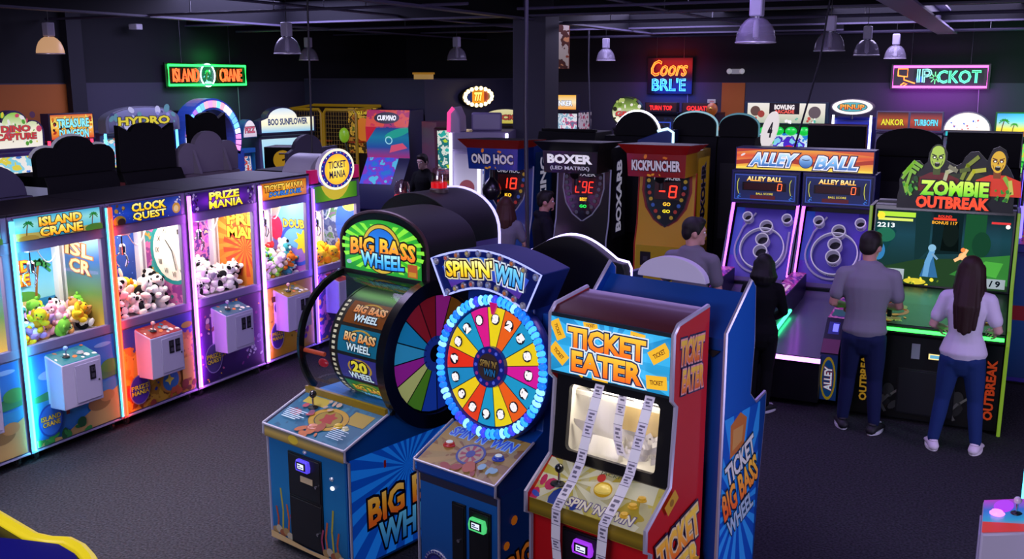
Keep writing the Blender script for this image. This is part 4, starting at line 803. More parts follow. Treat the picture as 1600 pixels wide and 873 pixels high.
    m.box(i0+.04, i1-.04, .40, .44, 1.42, 1.44, P('b8a88a', .5)); m.box(i0+.04, i1-.04, .36, .39, 1.37, 1.395, P('c8c4bc', .4)); m.prism([(.30, 1.05), (.36, 1.05), (.36, 1.16)], 'x', i0+.16, i0+.36, WH); m.box(i0+.3, i1-.05, .44, .46, 1.2, 1.36, P('c8b07a', .5)); m.tube([(i0+.05, .38, 1.4), (i1-.05, .38, 1.4)], .012, CHROME, 8); m.build('ticket_bin', t)
    area('bin_lamp', (w/2, .36, 1.475), .55, 5.5, 'fff2dc', (0, 0, 0), t, .14)
    m = M(); m.box(i0, i1, .185, .27, 1.53, 1.865, P('14222a', .4)); a = Art(m, (i0, .1845, 1.545), (1, 0, 0), (0, 0, 1), (i1-i0, .3)); a.bg(G(('1a8ac0', '2aa8e0', '1a8ac8'), .8)); a.rays(.37, .15, P('3ab8f0', .4, 0, .8), 16, .8)
    for (u, v, r_, s_) in ((.045, .23, -1.1, 1.), (.055, .10, -.7, 1.1), (.26, .285, .2, .8), (.55, .27, -.1, .8), (.68, .21, .6, 1.1), (.67, .06, .1, 1.1), (.33, .02, .1, .9), (.2, .03, -.5, .6)):
        a.poly([(u + (x*cos(r_) - y*sin(r_))*s_, v + (x*sin(r_) + y*cos(r_))*s_) for x, y in ((-.055, -.032), (.055, -.032), (.055, .032), (-.055, .032))], P('f2b82a', .4, 0, .9)); a.text('TICKET', u, v, .07*s_, .022*s_, P('a85a1c', .4, 0, .2), None, rot=r_)
    OY = G(('f0641c', 'f8961c', 'ffc83a'), 1.); a.text('TICKET', .37, .21, .48, .115, OY, P('1a3a6a', .4), .05, .045, out2=P('e8f4ff', .4, 0, .8)); a.text('EATER', .375, .085, .44, .115, OY, P('1a3a6a', .4), .05, .045, out2=P('e8f4ff', .4, 0, .8)); m.build('lit_sign', t)
    coin_doors(t, .045, ((.22, .47, .05, .74, 'coin_door'), (.5, .66, .05, .62, 'ticket_door')))
    reader(t, .365, .032, .665, 'a83af0', .9)
    # heap of paper tickets in the bin
    R = random.Random(8)
    m = M()
    for k in range(26):
        cx, cy = R.uniform(.36, .66), R.uniform(.32, .46); z = 1.06 + .1*max(0, 1 - abs(cx - .56)/.22) * R.random(); q = R.uniform(0, 6); r_ = R.uniform(.03, .075); pts = [(cx + r_*cos(q + s_*.5), cy + r_*.6*sin(q + s_*.5), z + .01*s_*R.uniform(.2, 1.2)) for s_ in range(9)]
        for p0, p1 in zip(pts, pts[1:]): m.face([p0, p1, (p1[0], p1[1], p1[2] + .03), (p0[0], p0[1], p0[2] + .03)], P(('eeeae6', 'dcd8d6', 'c8c4c4')[k % 3], .8))
    for x in (.1, .12, .14): 
        pts = [(x + .03*sin(k*.7), .4 - .01*k, 1.08 + .02*k) for k in range(9)]
        for p0, p1 in zip(pts, pts[1:]): m.face([p0, p1, (p1[0] + .05, p1[1], p1[2]), (p0[0] + .05, p0[1], p0[2])], P('e6e2de', .8))
    hp = m.build('ticket_heap', parent=None, loc=(-2.17, 4.53, 0), rot=(0, 0, radians(ROT))); tag(hp, 'heap of loose white paper tickets inside the red machine window', 'tickets', None, 'stuff')
    # long strips
    def strip(path, wd, label):
        m = M(); A_ = []
        for i, p in enumerate(path): A_.append((Vector(p), wd))
        vs, d = [], 0.
        PA, PB, INK = P('ffffff', .7), P('f6f2fa', .7), P('7a7688', .8)
        for i in range(len(path)-1):
            p, q = Vector(path[i]), Vector(path[i+1]); sg = (q-p); ln = sg.length; N_ = max(1, int(ln/.06)); X = Vector((wd, 0, 0))
            nrm = X.cross(sg).normalized(); nrm = -nrm if nrm.y > 0 and abs(nrm.y) > .05 else nrm
            if nrm.z < 0 and abs(nrm.y) < .3: nrm = -nrm
            for j in range(N_):
                a0, a1 = p + sg*(j/N_), p + sg*((j+1)/N_); m.face([a0 - X/2, a0 + X/2, a1 + X/2, a1 - X/2], PA if j % 2 else PB); h = nrm*.0016
                if j % 2 == 0:
                    for (s0, s1, r0, r1) in ((-.28, .3, .2, .34), (-.3, .1, .45, .6), (-.2, .28, .7, .8)): b0, b1 = a0.lerp(a1, r0) + h, a0.lerp(a1, r1) + h; m.face([b0 + X*s0, b0 + X*s1, b1 + X*s1, b1 + X*s0], INK)
                m.face([a0 - X*.5 + h, a0 + X*.5 + h, a0 + X*.5 + h + sg*.003/ln*1, a0 - X*.5 + h + sg*.003/ln], INK)
        o = m.build('ticket_strip', loc=(-2.17, 4.53, 0), rot=(0, 0, radians(ROT)), smooth=False); tag(o, label, 'ticket strip', 'paper ticket strips at the red machine')
        s = o.modifiers.new('Solidify', 'SOLIDIFY'); s.thickness = .0008
    strip([(.31, .235, 1.505), (.29, .17, 1.3), (.27, .12, 1.09), (.26, .06, 1.0), (.25, -.02, .925), (.235, -.045, .87), (.23, -.04, .7), (.24, -.03, .52), (.28, -.03, .36)], .058, 'long paper ticket strip trailing over the red machine console, left one')
    strip([(.62, .235, 1.505), (.60, .175, 1.3), (.575, .125, 1.1), (.56, .06, 1.0), (.55, -.02, .925), (.535, -.045, .87), (.52, -.04, .7), (.505, -.03, .52), (.5, -.03, .36)], .058, 'long paper ticket strip trailing over the red machine console, right one')
    strip([(.42, .3, 1.50), (.41, .29, 1.4), (.385, .3, 1.28), (.38, .31, 1.18), (.4, .32, 1.1)], .055, 'short ticket strip hanging inside the lit window of the red machine')
    return t
ticket_eater()
def wp_trio(o, lx, ly): c, s = cos(radians(ROT)), sin(radians(ROT)); return (o[0] + lx*c - ly*s, o[1] + lx*s + ly*c, 0)
def blue_back():
    t = thing('arcade_machine', 'tall blue machine with starburst side print backing onto the red cabinet', 'arcade machine', wp_trio((-2.17, 4.53), .0, .585), ROT)
    BL = P('0b3f8a', .35, 0, 0, .3); x0, x1 = -.06, .86
    prof = [(0, .03), (0, 1.80), (.26, 2.04), (.30, 2.0), (.32, 1.7), (.30, 1.4), (.38, 1.33), (.50, 1.36), (.50, 1.26), (.46, .8), (.42, .03)]
    m = M(); m.prism([(.02, .03), (.02, 1.76), (.25, 1.97), (.28, 1.4), (.42, 1.2), (.40, .03)], 'x', x0+.02, x1-.02, BL); m.build('cabinet', t)
    for xa, xb in ((x0, x0+.022), (x1-.022, x1)):
        m = M(); m.prism(prof, 'x', xa, xb, P('0d55b8', .35, 0, .0, .3))
        if xb == x1:
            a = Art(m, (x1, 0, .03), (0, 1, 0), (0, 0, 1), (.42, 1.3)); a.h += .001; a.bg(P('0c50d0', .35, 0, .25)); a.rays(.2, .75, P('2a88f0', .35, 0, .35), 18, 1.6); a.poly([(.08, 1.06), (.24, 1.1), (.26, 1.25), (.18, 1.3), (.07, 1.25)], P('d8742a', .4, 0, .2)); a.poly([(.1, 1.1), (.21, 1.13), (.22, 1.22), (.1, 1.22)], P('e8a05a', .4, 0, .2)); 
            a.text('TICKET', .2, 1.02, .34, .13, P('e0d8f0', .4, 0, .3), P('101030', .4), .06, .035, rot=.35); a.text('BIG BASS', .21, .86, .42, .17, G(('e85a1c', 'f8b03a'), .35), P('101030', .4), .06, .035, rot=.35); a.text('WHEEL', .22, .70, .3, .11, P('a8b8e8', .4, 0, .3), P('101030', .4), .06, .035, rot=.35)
        s_ = m.build('side_panel', t); m = M(); m.tube([((xa+xb)/2, p[0], p[1]) for p in prof[:-1]], .012, P('a8a4b8', .3, .4), 6); m.build('silver_edging', s_)
    m = M(); m.prism([(-.04, 1.6), (.04, 1.6), (.0, 1.56)], 'y', 0, .01, BLACK); m.v = [(x + .78, y - .006, z + .1) for x, y, z in m.v]; m.build('bolt_plate', t)
    m = M(); m.prism([(.36 + .22*cos(pi*k/20), 1.98 + .13*sin(pi*k/20)) for k in range(21)], 'y', .26, .31, P('c8c2d8', .5)); m.build('round_topper', t, .004)
blue_back()
def rounded_back():
    t = thing('arcade_machine', 'black machine seen from behind, its curved top outlined in white light, behind the wheel machine', 'arcade machine', wp_trio((-3.01, 4.73), -.15, 1.16), ROT)
    def shp(x0, x1, k=1.): return [(x0, .05), (x0, 1.92)] + [(x0 + (x1-x0)*(.12 + .76*i/16), 1.965 + .125*sin(pi*i/16)) for i in range(17)] + [(x1 - .02, 1.955), (x1, 1.92), (x1, .05)]
    m = M(); m.prism(shp(0, .86), 'y', 0, .06, P('07070a', .5)); m.box(.03, .83, .06, .5, .03, 1.5, BLACK); m.box(.82, .86, .06, .22, 1.2, 1.9, P('1c2050', .4)); c = m.build('cabinet', t, .006)
    m = M(); m.tube([(x, .075, z + .004) for x, z in shp(.0, .86)[1:-1]] + [(.865, .075, 1.5)], .008, T('c8b8ff', 3.), 6); m.build('light_edging', c)
    m = M(); m.ball((.3, -.006, 1.55), (.008, .006, .008), CHROME, 8, 5); m.build('screw', c)
rounded_back()
def dome_back():
    t = thing('arcade_machine', 'black round-topped machine with lilac lit side, back to back with the green sign machine', 'arcade machine', wp_trio((-4.24, 4.82), -.26, 1.29), ROT)
    A_ = [(0, .03), (0, 1.95)] + [(.41 - .41*cos(pi*k/18), 1.97 + .31*sin(pi*k/18)**.9) for k in range(19)] + [(.82, 1.95), (.82, .03)]
    m = M(); m.prism(A_, 'y', 0, .46, P('08080b', .6, spec=.2), P('0c0b10', .6, spec=.2)); c = m.build('cabinet', t, .006)
    m = M(); m.box(.822, .826, .02, .44, 1.5, 1.94, P('5a4a8a', .4, .2)); m.build('painted_side_light', c); m = M(); m.tube([(x, .465, z) for x, z in A_[2:]], .014, P('bcb4ff', .3, 0, 1.6), 6); m.build('light_edging', c)  # lilac light on the black side, painted as a thin coloured plate
dome_back()
def beacon(px, lx, ly, z, label):
    o = wp_trio((-4.24, 4.82), lx, ly); t = thing('beacon_lamp', label, 'beacon', (o[0], o[1], z), 0, 'red beacons on the black machine tops')
    m = M(); m.lathe([(.07, 0), (.07, .03), (.06, .04)], (0, 0, 0), P('3a2a2a', .5), 18); m.build('base', t); m = M(); m.lathe([(.06, .035), (.06, .08), (.0, .085)], (0, 0, 0), P('d8101a', .2, 0, .7), 18); m.build('red_lens', t)
    m = M(); m.lathe([(.058, .08), (.058, .14), (.045, .18), (.0, .2)], (0, 0, 0), glass('beacon_dome', 'f0e0e0', .12, .1), 18); m.build('clear_dome', t)
beacon(0, -.19, 1.5, 2.14, 'red beacon with tall clear dome on the black machine top, left one')
beacon(0, .20, 1.5, 2.262, 'red beacon on the black round machine top, right of the other beacon')
# ================================================================ ball rolling lanes
def seg7(a, d, u, v, w, h, mat, th=.16, sl=.08):     # seven segment digit
    t = w * th; S_ = {'0': 'abcdef', '1': 'bc', '2': 'abged', '3': 'abgcd', '4': 'fgbc', '5': 'afgcd', '6': 'afgedc', '7': 'abc', '8': 'abcdefg', '9': 'abcdfg', 'C': 'afed', 'E': 'afged', 'A': 'abcefg', 'P': 'abfge', '-': 'g'}[d]
    def P_(x, y): return (u + x*w + sl*y*h, v + y*h)
    for s in S_:
        q = {'a': ((.1, 1), (.9, 1)), 'g': ((.1, .5), (.9, .5)), 'd': ((.1, 0), (.9, 0)), 'f': ((0, .55), (0, .95)), 'b': ((1, .55), (1, .95)), 'e': ((0, .05), (0, .45)), 'c': ((1, .05), (1, .45))}[s]; a.line([P_(*q[0]), P_(*q[1])], t, mat); a.h -= a.st
    a.h += a.st
RED7 = P('ff2410', .4, 0, 3.2)
def lane(cx, label, right_rail):
    t = thing('ball_rolling_lane', label, 'arcade machine', (cx, 9.3, 0), 0, 'double ball rolling lanes'); h = .40
    NAVY = P('151a5a', .4, 0, 0, .2)
    m = M(); m.box(-h+.09, h-.09, .03, 2.6, .05, .48, P('0a0a10', .5)); m.box(-h, h, 2.3, 3.1, .05, .7, P('0d0d16', .5)); m.box(-h, h, 3.0, 3.1, .7, 2.0, P('0d0d16', .5)); m.box(-h+.09, h-.09, .0, .03, .44, .50, P('20202a', .4)); c = m.build('lane_cabinet', t, .005)
    m = M(); L0, L1 = (0.02, .50), (2.15, .60); pr = [L0, L1, (2.3, .66), (2.4, .76), (2.4, .5), (.02, .46)]; m.prism(pr, 'x', -h+.09, h-.09, P('7d7890', .3, 0, 0, .35)); m.build('ball_lane', t)
    m = M(); m.box(-h+.08, h-.08, -.02, .0, .455, .495, T('e08aff', 3.5)); m.build('front_light', c)
    # target board
    y0, z0, y1, z1 = 2.38, .74, 2.82, 1.52; V = Vector((0, y1-y0, z1-z0)); L = V.length; Vn = V.normalized(); Nn = Vector((1, 0, 0)).cross(Vn)
    def bp(u, v, k=0): return Vector((u, y0, z0)) + Vn*v + Nn*k
    m = M(); m.face([bp(-h+.03, 0), bp(h-.03, 0), bp(h-.03, L), bp(-h+.03, L)], P('5a50b8', .4)); m.face([bp(-h+.03, 0, -.02), bp(-h+.03, L, -.02), bp(h-.03, L, -.02), bp(h-.03, 0, -.02)], BLACK)
    a = Art(m, bp(-h+.03, 0), (1, 0, 0), Vn, (2*h-.06, L)); a.rect(0, L*.3, .10, L, P('2a5ad8', .4, 0, .25)); a.rect(.6, L*.9, .74, L, P('3a3a9a', .4)); a.disc(.39, L*.47, .04, BLACK); bd = m.build('target_board', t)
    LV = P('c9bdf2', .35, 0, .18)
    m = M(); pts = [bp(-.3 + .0, .12 + .0, .03)] + [bp(.02 + .31*cos(radians(q)), .36 + .31*sin(radians(q)), .03) for q in range(200, 350, 10)] + [bp(.33, .5, .03)]
    m.tube([bp(-.12, .82, .03), bp(-.25, .62, .03), bp(-.30, .44, .03)] + [bp(.0 + .31*cos(radians(q)), .36 + .31*sin(radians(q)), .03) for q in range(175, 365, 10)] + [bp(.31, .6, .03)], .012, LV, 6); m.build('guide_rail', bd)
    def cup(u, v, r, hh, txt, nm='scoring_ring', op=1.):
        m = M(); n = 30; vs = []
        for i in range(n):
            q = 2*pi*i/n
            for rr, k in ((r, 0), (r, hh), (r - .012, hh), (r - .012, 0)): vs.append(bp(u + rr*cos(q), v + rr*op*sin(q), k))
        m.faces(vs, [(4*i + j, 4*((i+1) % n) + j, 4*((i+1) % n) + (j+1) % 4, 4*i + (j+1) % 4) for i in range(n) for j in range(3)], LV)
        m.tube([bp(u + (r-.006)*cos(2*pi*i/n), v + (r-.006)*op*sin(2*pi*i/n), hh) for i in range(n)], .007, P('e8e0ff', .3, 0, .4), 5, True)
        if r < .12: m.face([bp(u + (r-.013)*cos(2*pi*i/n), v + (r-.013)*sin(2*pi*i/n), .004) for i in range(n)], BLACK)
        s_ = r*.9; a = Art(m, f=lambda x, y, k: bp(u + (r + .002)*sin(x/r), v - (r*op + .002)*cos(x/r), y), size=(1, 1)); a.clip = False; a.text(txt, 0, hh*.5, min(.11, r*1.1), hh*.55, P('1a1430', .4), None, bold=.02); m.build(nm, bd)
    cup(.02, .36, .265, .07, '1000'); cup(.02, .30, .085, .12, '2000'); cup(.02, .455, .08, .12, '3000'); cup(.04, .63, .08, .10, '5000'); cup(-.2, .74, .062, .11, '9000'); cup(.27, .74, .062, .11, '9000')
    # slanted side walls with tube lights
    for sx in (-1, 1):
        m = M(); m.prism([(2.3, .66), (2.38, .70), (2.84, 1.5), (2.84, 1.62), (2.7, 1.62), (2.26, .84)], 'x', sx*h - .012, sx*h + .012, P('1a1a4a', .35, 0, 0, .4)); w_ = m.build('side_wall', t)
        m = M(); m.tube([(sx*(h-.012), 2.27, .80), (sx*(h-.012), 2.70, 1.60)], .02, T('c95aff', 4), 8); m.build('tube_light', w_)
    # score display
    m = M(); m.box(-h-.01, h+.01, 2.62, 3.1, 1.60, 2.0, NAVY); d = m.build('score_display', t, .012); m = M(); m.box(-h+.02, h-.02, 2.605, 2.62, 1.63, 1.97, P('0a1030', .25, 0, 0, .5)); a = Art(m, (-h+.03, 2.604, 1.64), (1, 0, 0), (0, 0, 1), (2*h-.06, .32)); a.bg(G(('16307a', '0c1a50', '16307a'), .35)); a.rect(.1, .12, .62, .22, P('14060a', .25, 0, .05, .5)); a.rect(.12, .13, .6, .21, P('3a0810', .25, 0, .3)); seg7(a, '0', .52, .13, .045, .08, P('ff5a2a', .4, 0, 3.))
    a.text('ALLEY BALL', .36, .262, .42, .055, G(('f8a82a', 'fff2a8'), 1.2), P('5a2a10', .4), .06, .03, shear=.1); a.text('BALL SCORE', .37, .085, .2, .024, P('f0d83a', .4, 0, 1.), None, bold=.01); a.rect(.2, .02, .5, .065, P('6a1018', .4, 0, .4)); a.frame(.015, .015, .725, .305, .008, P('4a6ae0', .4, 0, .5))
    for x in (.06, .68): a.line([(x, .08), (x - .015, .14), (x - .015, .22), (x, .26)], .007, P('d8d84a', .4, 0, .8)); a.blobs(5, 3, [P('3a8af0', .4, 0, .6)], .008, .014, (x-.03, .03, x + .03, .08))
    m.build('display_face', d)
    def rail(x, nm='side_rail'):
        m = M(); m.prism([(.16, .05), (.12, .52), (.42, .80), (2.3, .86), (2.3, .05)], 'x', x-.085, x+.085, P('141a4a', .4)); r = m.build(nm, t, .008)
        m = M(); sl = Vector((0, 1.88, .06)); a = Art(m, (x-.08, .42, .803), (1, 0, 0), sl, (.16, 1.88)); a.bg(N(('d83ab0', 'b02a9a', 'e87ad0', '5a2a9a', 'd83ab0'), 7, .35, seed=x)); a.rect(.02, .1, .14, .35, P('2a7a8a', .4, 0, .2)); a.rect(.03, .5, .13, .62, P('1a4a5a', .4, 0, .2)); a.rect(.03, .9, .06, 1.2, P('f0c8e8', .4, 0, .6)); a.rect(.09, .9, .12, 1.2, P('f0c8e8', .4, 0, .6)); m.build('rail_top', r)
        m = M(); a = Art(m, (x-.08, .117, .53), (1, 0, 0), (0, .30, .28), (.16, .41)); a.bg(P('1a1440', .3, 0, .1)); a.rect(.03, .22, .13, .36, P('2a2a8a', .3, 0, .5)); a.rect(.07, .25, .12, .34, P('6a6aff', .3, 0, 1.6)); a.rect(0, .0, .16, .16, P('7a2a6a', .4, 0, .2)); m.build('button_panel', r)
        m = M(); a = Art(m, (x-.08, .155, .06), (1, 0, 0), (0, -.04, .47), (.16, .46)); a.h += .003; a.bg(G(('2a4a9a', '1a6a9a', '2a3a8a'), .15)); a.disc(.08, .22, .07, P('d8b82a', .4, 0, .2), .22, 20); a.disc(.08, .22, .055, P('1a5aa0', .4, 0, .2), .19, 20); a.text('ALLEY', .08, .22, .24, .07, P('d8e4f8', .4, 0, .5), P('c83a3a', .4, 0, .2), .06, .03, rot=pi/2); m.box(x-.082, x+.082, .13, .16, .5, .53, P('c8a03a', .4)); m.build('rail_front', r)
        m = M(); m.tube([(x + .095, .55, .57), (x + .095, 1.35, .62)], .018, T('3affa0', 5.), 8); m.build('green_tube', r)
    rail(-h+.075)
    if right_rail: rail(h-.02)
    return t
lane(-2.55, 'left lane of the double ball rolling game, mostly behind the girl in black', False)
lane(-1.71, 'right lane of the double ball rolling game, with green tube and purple front light', True)
m = M(); m.box(-.80, .80, 0, .35, 0, .27, P('1f1c5a', .4)); o = m.build('lane_sign', bevel=.008); o.location = (-2.13, 11.95, 2.0)
m2 = M(); a = Art(m2, (-.785, -.003, .015), (1, 0, 0), (0, 0, 1), (1.57, .24)); a.bg(G(('f8d23a', 'f0963a', 'e0502a', 'f0a83a'), .85)); a.poly([(0, .1), (.5, .16), (1.1, .08), (1.57, .15), (1.57, .1), (1.0, .04), (.5, .1), (0, .05)], P('b83a1c', .4, 0, .7)); a.poly([(0, .2), (.4, .24), (0, .24)], P('c8402a', .4, 0, .7)); a.poly([(1.0, .24), (1.57, .19), (1.57, .24)], P('d8582a', .4, 0, .8)); a.poly([(0, .03), (.6, .05), (1.57, .02), (1.57, 0), (0, 0)], P('f8d84a', .4, 0, .9))
BT = G(('2a5aa8', '7ab8e8', 'c8e8f8'), .95)
a.text('ALLEY', .44, .115, .56, .15, BT, P('f4f2fa', .4, 0, .95), .06, .035, shear=.3, out2=P('1f2a5a', .4)); a.text('BALL', 1.16, .10, .48, .15, BT, P('f4f2fa', .4, 0, .95), .06, .035, shear=.3, out2=P('1f2a5a', .4)); a.disc(.82, .11, .082, P('1f2a5a', .4)); a.disc(.82, .11, .075, G(('2a5aa0', '6aa0d8', 'd8ecf8'), .9)); a.line([(.78, .13), (.82, .125), (.86, .13)], .008, P('1f2a5a', .4)); a.disc(.08, .17, .03, P('f0e4e0', .4, 0, .8), .012, 14, .5); m2.build('lit_print', o)
tag(o, 'orange lit sign reaching across both ball rolling lanes', 'sign')
# ================================================================ zombie shooting cabinet
def zombie():
    t = thing('shooting_game_cabinet', 'large shooting game with cutout figure topper and wide lit screen', 'arcade machine', (-.48, 9.15, 0), 0); h = .64
    K = P('0c0c10', .4, 0, 0, .2); GR = P('9ac83a', .4, 0, .35)
    m = M(); m.prism([(.14, .03), (.1, .82), (0, .86), (0, .94), (.5, 1.03), (.85, 1.12), (1.4, 1.12), (1.4, .03)], 'x', -h+.02, h-.02, K); m.box(-h+.02, h-.02, 1.25, 1.4, 1.1, 1.9, K); c = m.build('cabinet', t, .005)
    prof = [(.13, 0.0), (.02, .80), (-.03, .86), (-.03, .98), (.42, 1.06), (.84, 1.16), (.92, 1.88), (1.4, 1.88), (1.4, 0)]
    for sx in (-1, 1):
        m = M(); m.prism(prof, 'x', sx*h - .014, sx*h + .014, P('101014', .4)); s_ = m.build('side_panel', t); m = M(); m.tube([(sx*h, p[0]-.012, p[1]) for p in prof[:-2]], .015, GR, 6); m.build('green_edging', s_)
    m = M(); a = Art(m, (-h+.03, .137, .05), (1, 0, 0), (0, -.04, .78), (2*h-.06, .76)); a.h += .004; a.bg(G(('14110f', '0e0d10', '100f14'), .05)); OR = P('d8481c', .4, 0, .35); YE = P('c8962a', .4, 0, .35)
    a.text('OUTBREAK', .1, .36, .5, .07, YE, None, bold=.04, rot=pi/2); a.text('OUTBREAK', 1.15, .36, .56, .08, OR, None, bold=.04, rot=pi/2); R = random.Random(6)
    for k in range(14): u = R.uniform(.2, 1.08); a.disc(u, R.uniform(.02, .12) + .3*abs(u-.63)*.5, R.uniform(.03, .07), P(('4a4a44', '2a2a26', '6a6a5a', '3a2a1c')[k % 4], .5), .03, 9, R.uniform(0, 3))
    for u in (.32, .9): a.disc(u, .25, .05, P('3a3a34', .5), .07); a.line([(u, .2), (u - .06, .12), (u - .02, .05)], .025, P('6a6a60', .5)); a.line([(u + .03, .22), (u + .12, .3)], .02, P('7a7a6a', .5))
    m.build('front_panel', t); coin_doors(t, .10, ((.02 - .24, .02 + .24, .10, .52, 'cash_door'),))
    m = M(); m.box(-.12, -.05, .095, .11, .62, .76, P('9a98a8', .4, .2)); m.build('vent_plate', t); m = M(); m.box(.02, .14, .085, .11, .63, .69, P('0a0a0e', .3)); a = Art(m, (.025, .084, .635), (1, 0, 0), (0, 0, 1), (.11, .05)); a.bg(P('f2d88a', .3, 0, 1.3)); a.rect(.012, .01, .098, .04, P('6ab8d8', .3, 0, .8)); m.build('card_reader', t)
    m = M(); m.tube([(-h+.03, -.012, .90), (h-.03, -.012, .90)], .016, T('35ff4a', 5), 8); m.build('green_tube', t)
    m = M(); L = sqrt(.5**2 + .09**2); a = Art(m, (-h+.03, 0, .945), (1, 0, 0), (0, .5, .09), (2*h-.06, L)); a.bg(N(('121210', '1c1a16', '2a2a20', '14120f'), 6, .05)); 
    for u in (.3, .92): a.disc(u, .3, .13, P('c8501c', .4, 0, .25), .11); a.disc(u, .3, .09, P('1a1612', .4), .07); a.rect(u - .05, .08, u + .08, .15, P('b88a2a', .4, 0, .2)); a.blobs(6, int(u*10), [P('e8961c', .4, 0, .3), P('a8a03a', .4, 0, .2)], .02, .05, (u - .16, .06, u + .16, .42))
    a.text('PLAYER', .3, .05, .2, .03, P('a8d84a', .4, 0, .4), None); a.text('PLAYER', .92, .05, .2, .03, P('a8d84a', .4, 0, .4), None); m.build('control_panel', t)
    # guns resting on the console
    for x in (-.30, .30):
        m = M(); OC = P('e8601c', .35, 0, .15); m.box(-.022, .022, -.12, .2, .0, .06, OC); m.tube([(0, .2, .035), (0, .36, .035)], .016, BLACK, 10); m.prism([(-.12, .0), (-.06, .0), (-.09, -.11), (-.14, -.11)], 'x', -.018, .018, BLACK); m.box(-.012, .012, -.02, .1, .06, .085, BLACK)
        g = m.build('light_gun', bevel=.005); g.location = (-.5 + x, 9.32, 1.12); g.rotation_euler = (radians(8), 0, radians(-4 if x < 0 else 4)); tag(g, 'orange toy gun held by the ' + ('man in the grey t-shirt' if x < 0 else 'woman in the white t-shirt') + ' at the shooting game', 'toy gun', 'toy guns of the shooting game')
        m = M(); m.tube([(0, .1, -.02), (0, .12, -.07)], .012, BLACK, 8); m.build('trigger_guard', g)
    # screen
    yb, zb, yt, zt = .936, 1.14, 1.024, 1.84; Z = Vector((0, yt-yb, zt-zb)); Ls = Z.length; w = 1.2
    m = M(); m.prism([(.93, 1.08), (1.03, 1.88), (1.2, 1.88), (1.2, 1.08)], 'x', -h+.02, h-.02, K); bz = m.build('screen_bezel', t, .004)
    m = M(); a = Art(m, (-w/2, yb-.015, zb), (1, 0, 0), Z, (w, Ls)); E = lambda c, e=.55: P(c, .9, 0, e*1.25, 0, spec=.0)
    a.bg(G(('1a3a20', '12403c', '1a5058', '0c2428'), .6, 'y', .95, 0)); a.poly([(.38, .2), (.5, .34), (.5, .7), (.36, .7)], E('1a3a3a')); a.poly([(.52, .3), (.78, .32), (.78, .7), (.52, .7)], E('12282a')); a.poly([(.80, .25), (.98, .3), (.98, .7), (.80, .7)], E('1f5a34')); a.poly([(.6, .34), (.76, .34), (.74, .62), (.62, .6)], E('0a1412')); a.disc(.68, .5, .07, E('14201c'), .12)
    a.poly([(0, 0), (w, 0), (w, .18), (.7, .27), (.4, .24), (0, .12)], E('2a4a2a')); a.poly([(.7, .12), (.95, .3), (w, .34), (w, .05)], E('3a8a3a', .6)); a.poly([(.86, .16), (1.0, .27), (1.15, .26), (1.1, .12)], E('5ac84a', .5)); a.poly([(0, .2), (.12, .32), (.2, .5), (.1, .6), (0, .56)], E('16484a')); a.disc(.1, .46, .09, E('2a7a5a'), .07); a.disc(.95, .42, .08, E('1a4a30'), .12)
    a.poly([(.44, .08), (.5, .3), (.54, .3), (.6, .08)], E('3a7aa8')); a.line([(.49, .1), (.5, .22), (.53, .32)], .05, E('6aa8d0', .7)); a.disc(.53, .36, .035, E('8ac0d8', .7)); a.line([(.54, .3), (.58, .26)], .02, E('8ab8d0')); a.disc(.05, .3, .06, E('3a8ac0', .6), .09)
    a.disc(.80, .30, .035, E('f0a86a', .9)); a.line([(.74, .26), (.80, .30), (.83, .36)], .03, E('f0b87a', .9)); a.disc(.80, .36, .02, E('ff7a3a', 1.1)); a.disc(.4, .03, .1, E('d8c83a', .8), .03); a.blobs(8, 5, [E('e8d83a', .9), E('6a8a2a')], .01, .025, (.35, .0, .62, .07))
    a.rect(.02, .64, .36, .685, E('a8d83a', .9)); a.rect(.025, .60, .34, .625, E('d8e86a', .8)); a.disc(.05, .645, .035, E('f0d83a', .9)); a.text('2213', .1, .555, .16, .045, E('e8f4f0', 1.), None); a.rect(.52, .63, .72, .65, E('e8402a', .8)); a.text('BONUS 117', .62, .605, .22, .03, E('f0a82a', .9), None); a.text('ROUND', .62, .665, .12, .025, E('e83a2a', 1.), None); a.rect(1.02, .62, 1.18, .64, E('d83a3a', .8)); a.disc(1.16, .6, .02, E('f0e8e0', .9)); a.rect(.03, .04, .3, .14, E('c8d8d8', .5)); a.text('66 : 9', .16, .09, .22, .06, E('101820'), None, bold=.04); a.rect(.9, .02, 1.18, .11, E('b8c8c8', .5)); a.text('51 / 9', 1.04, .065, .2, .06, E('101820'), None, bold=.04); m.build('screen', bz)
    area('screen_glow', (0, .9, 1.48), 1.1, 3.5, '8affc0', (radians(-90), 0, 0), t, .6)
    # cut out topper
    O = [(-.62, 1.88), (-.62, 2.02), (-.6, 2.10), (-.61, 2.2), (-.57, 2.28), (-.5, 2.34), (-.45, 2.40), (-.36, 2.41), (-.3, 2.36), (-.25, 2.40), (-.24, 2.50), (-.2, 2.565), (-.12, 2.59), (-.04, 2.565), (0, 2.5), (0, 2.42), (.05, 2.40), (.14, 2.37), (.2, 2.40), (.23, 2.46), (.3, 2.52), (.4, 2.53), (.46, 2.48), (.52, 2.43), (.55, 2.5), (.58, 2.56), (.66, 2.59), (.74, 2.55), (.78, 2.47), (.76, 2.40), (.82, 2.34), (.87, 2.26), (.9, 2.14), (.9, 1.88)]
    O = [(x*.92 - .10, z*1.0 - .02) for x, z in O]
    m = M(); m.prism(O[::-1], 'y', 1.0, 1.05, P('0a0a0c', .4), P('b8b8b0', .4, 0, .15)); tp = m.build('cutout_topper', t)
    m = M(); a = Art(m, (0, .998, 0), (1, 0, 0), (0, 0, 1)); a.clip = False; e = .8
    X = lambda x: x*.92 - .10
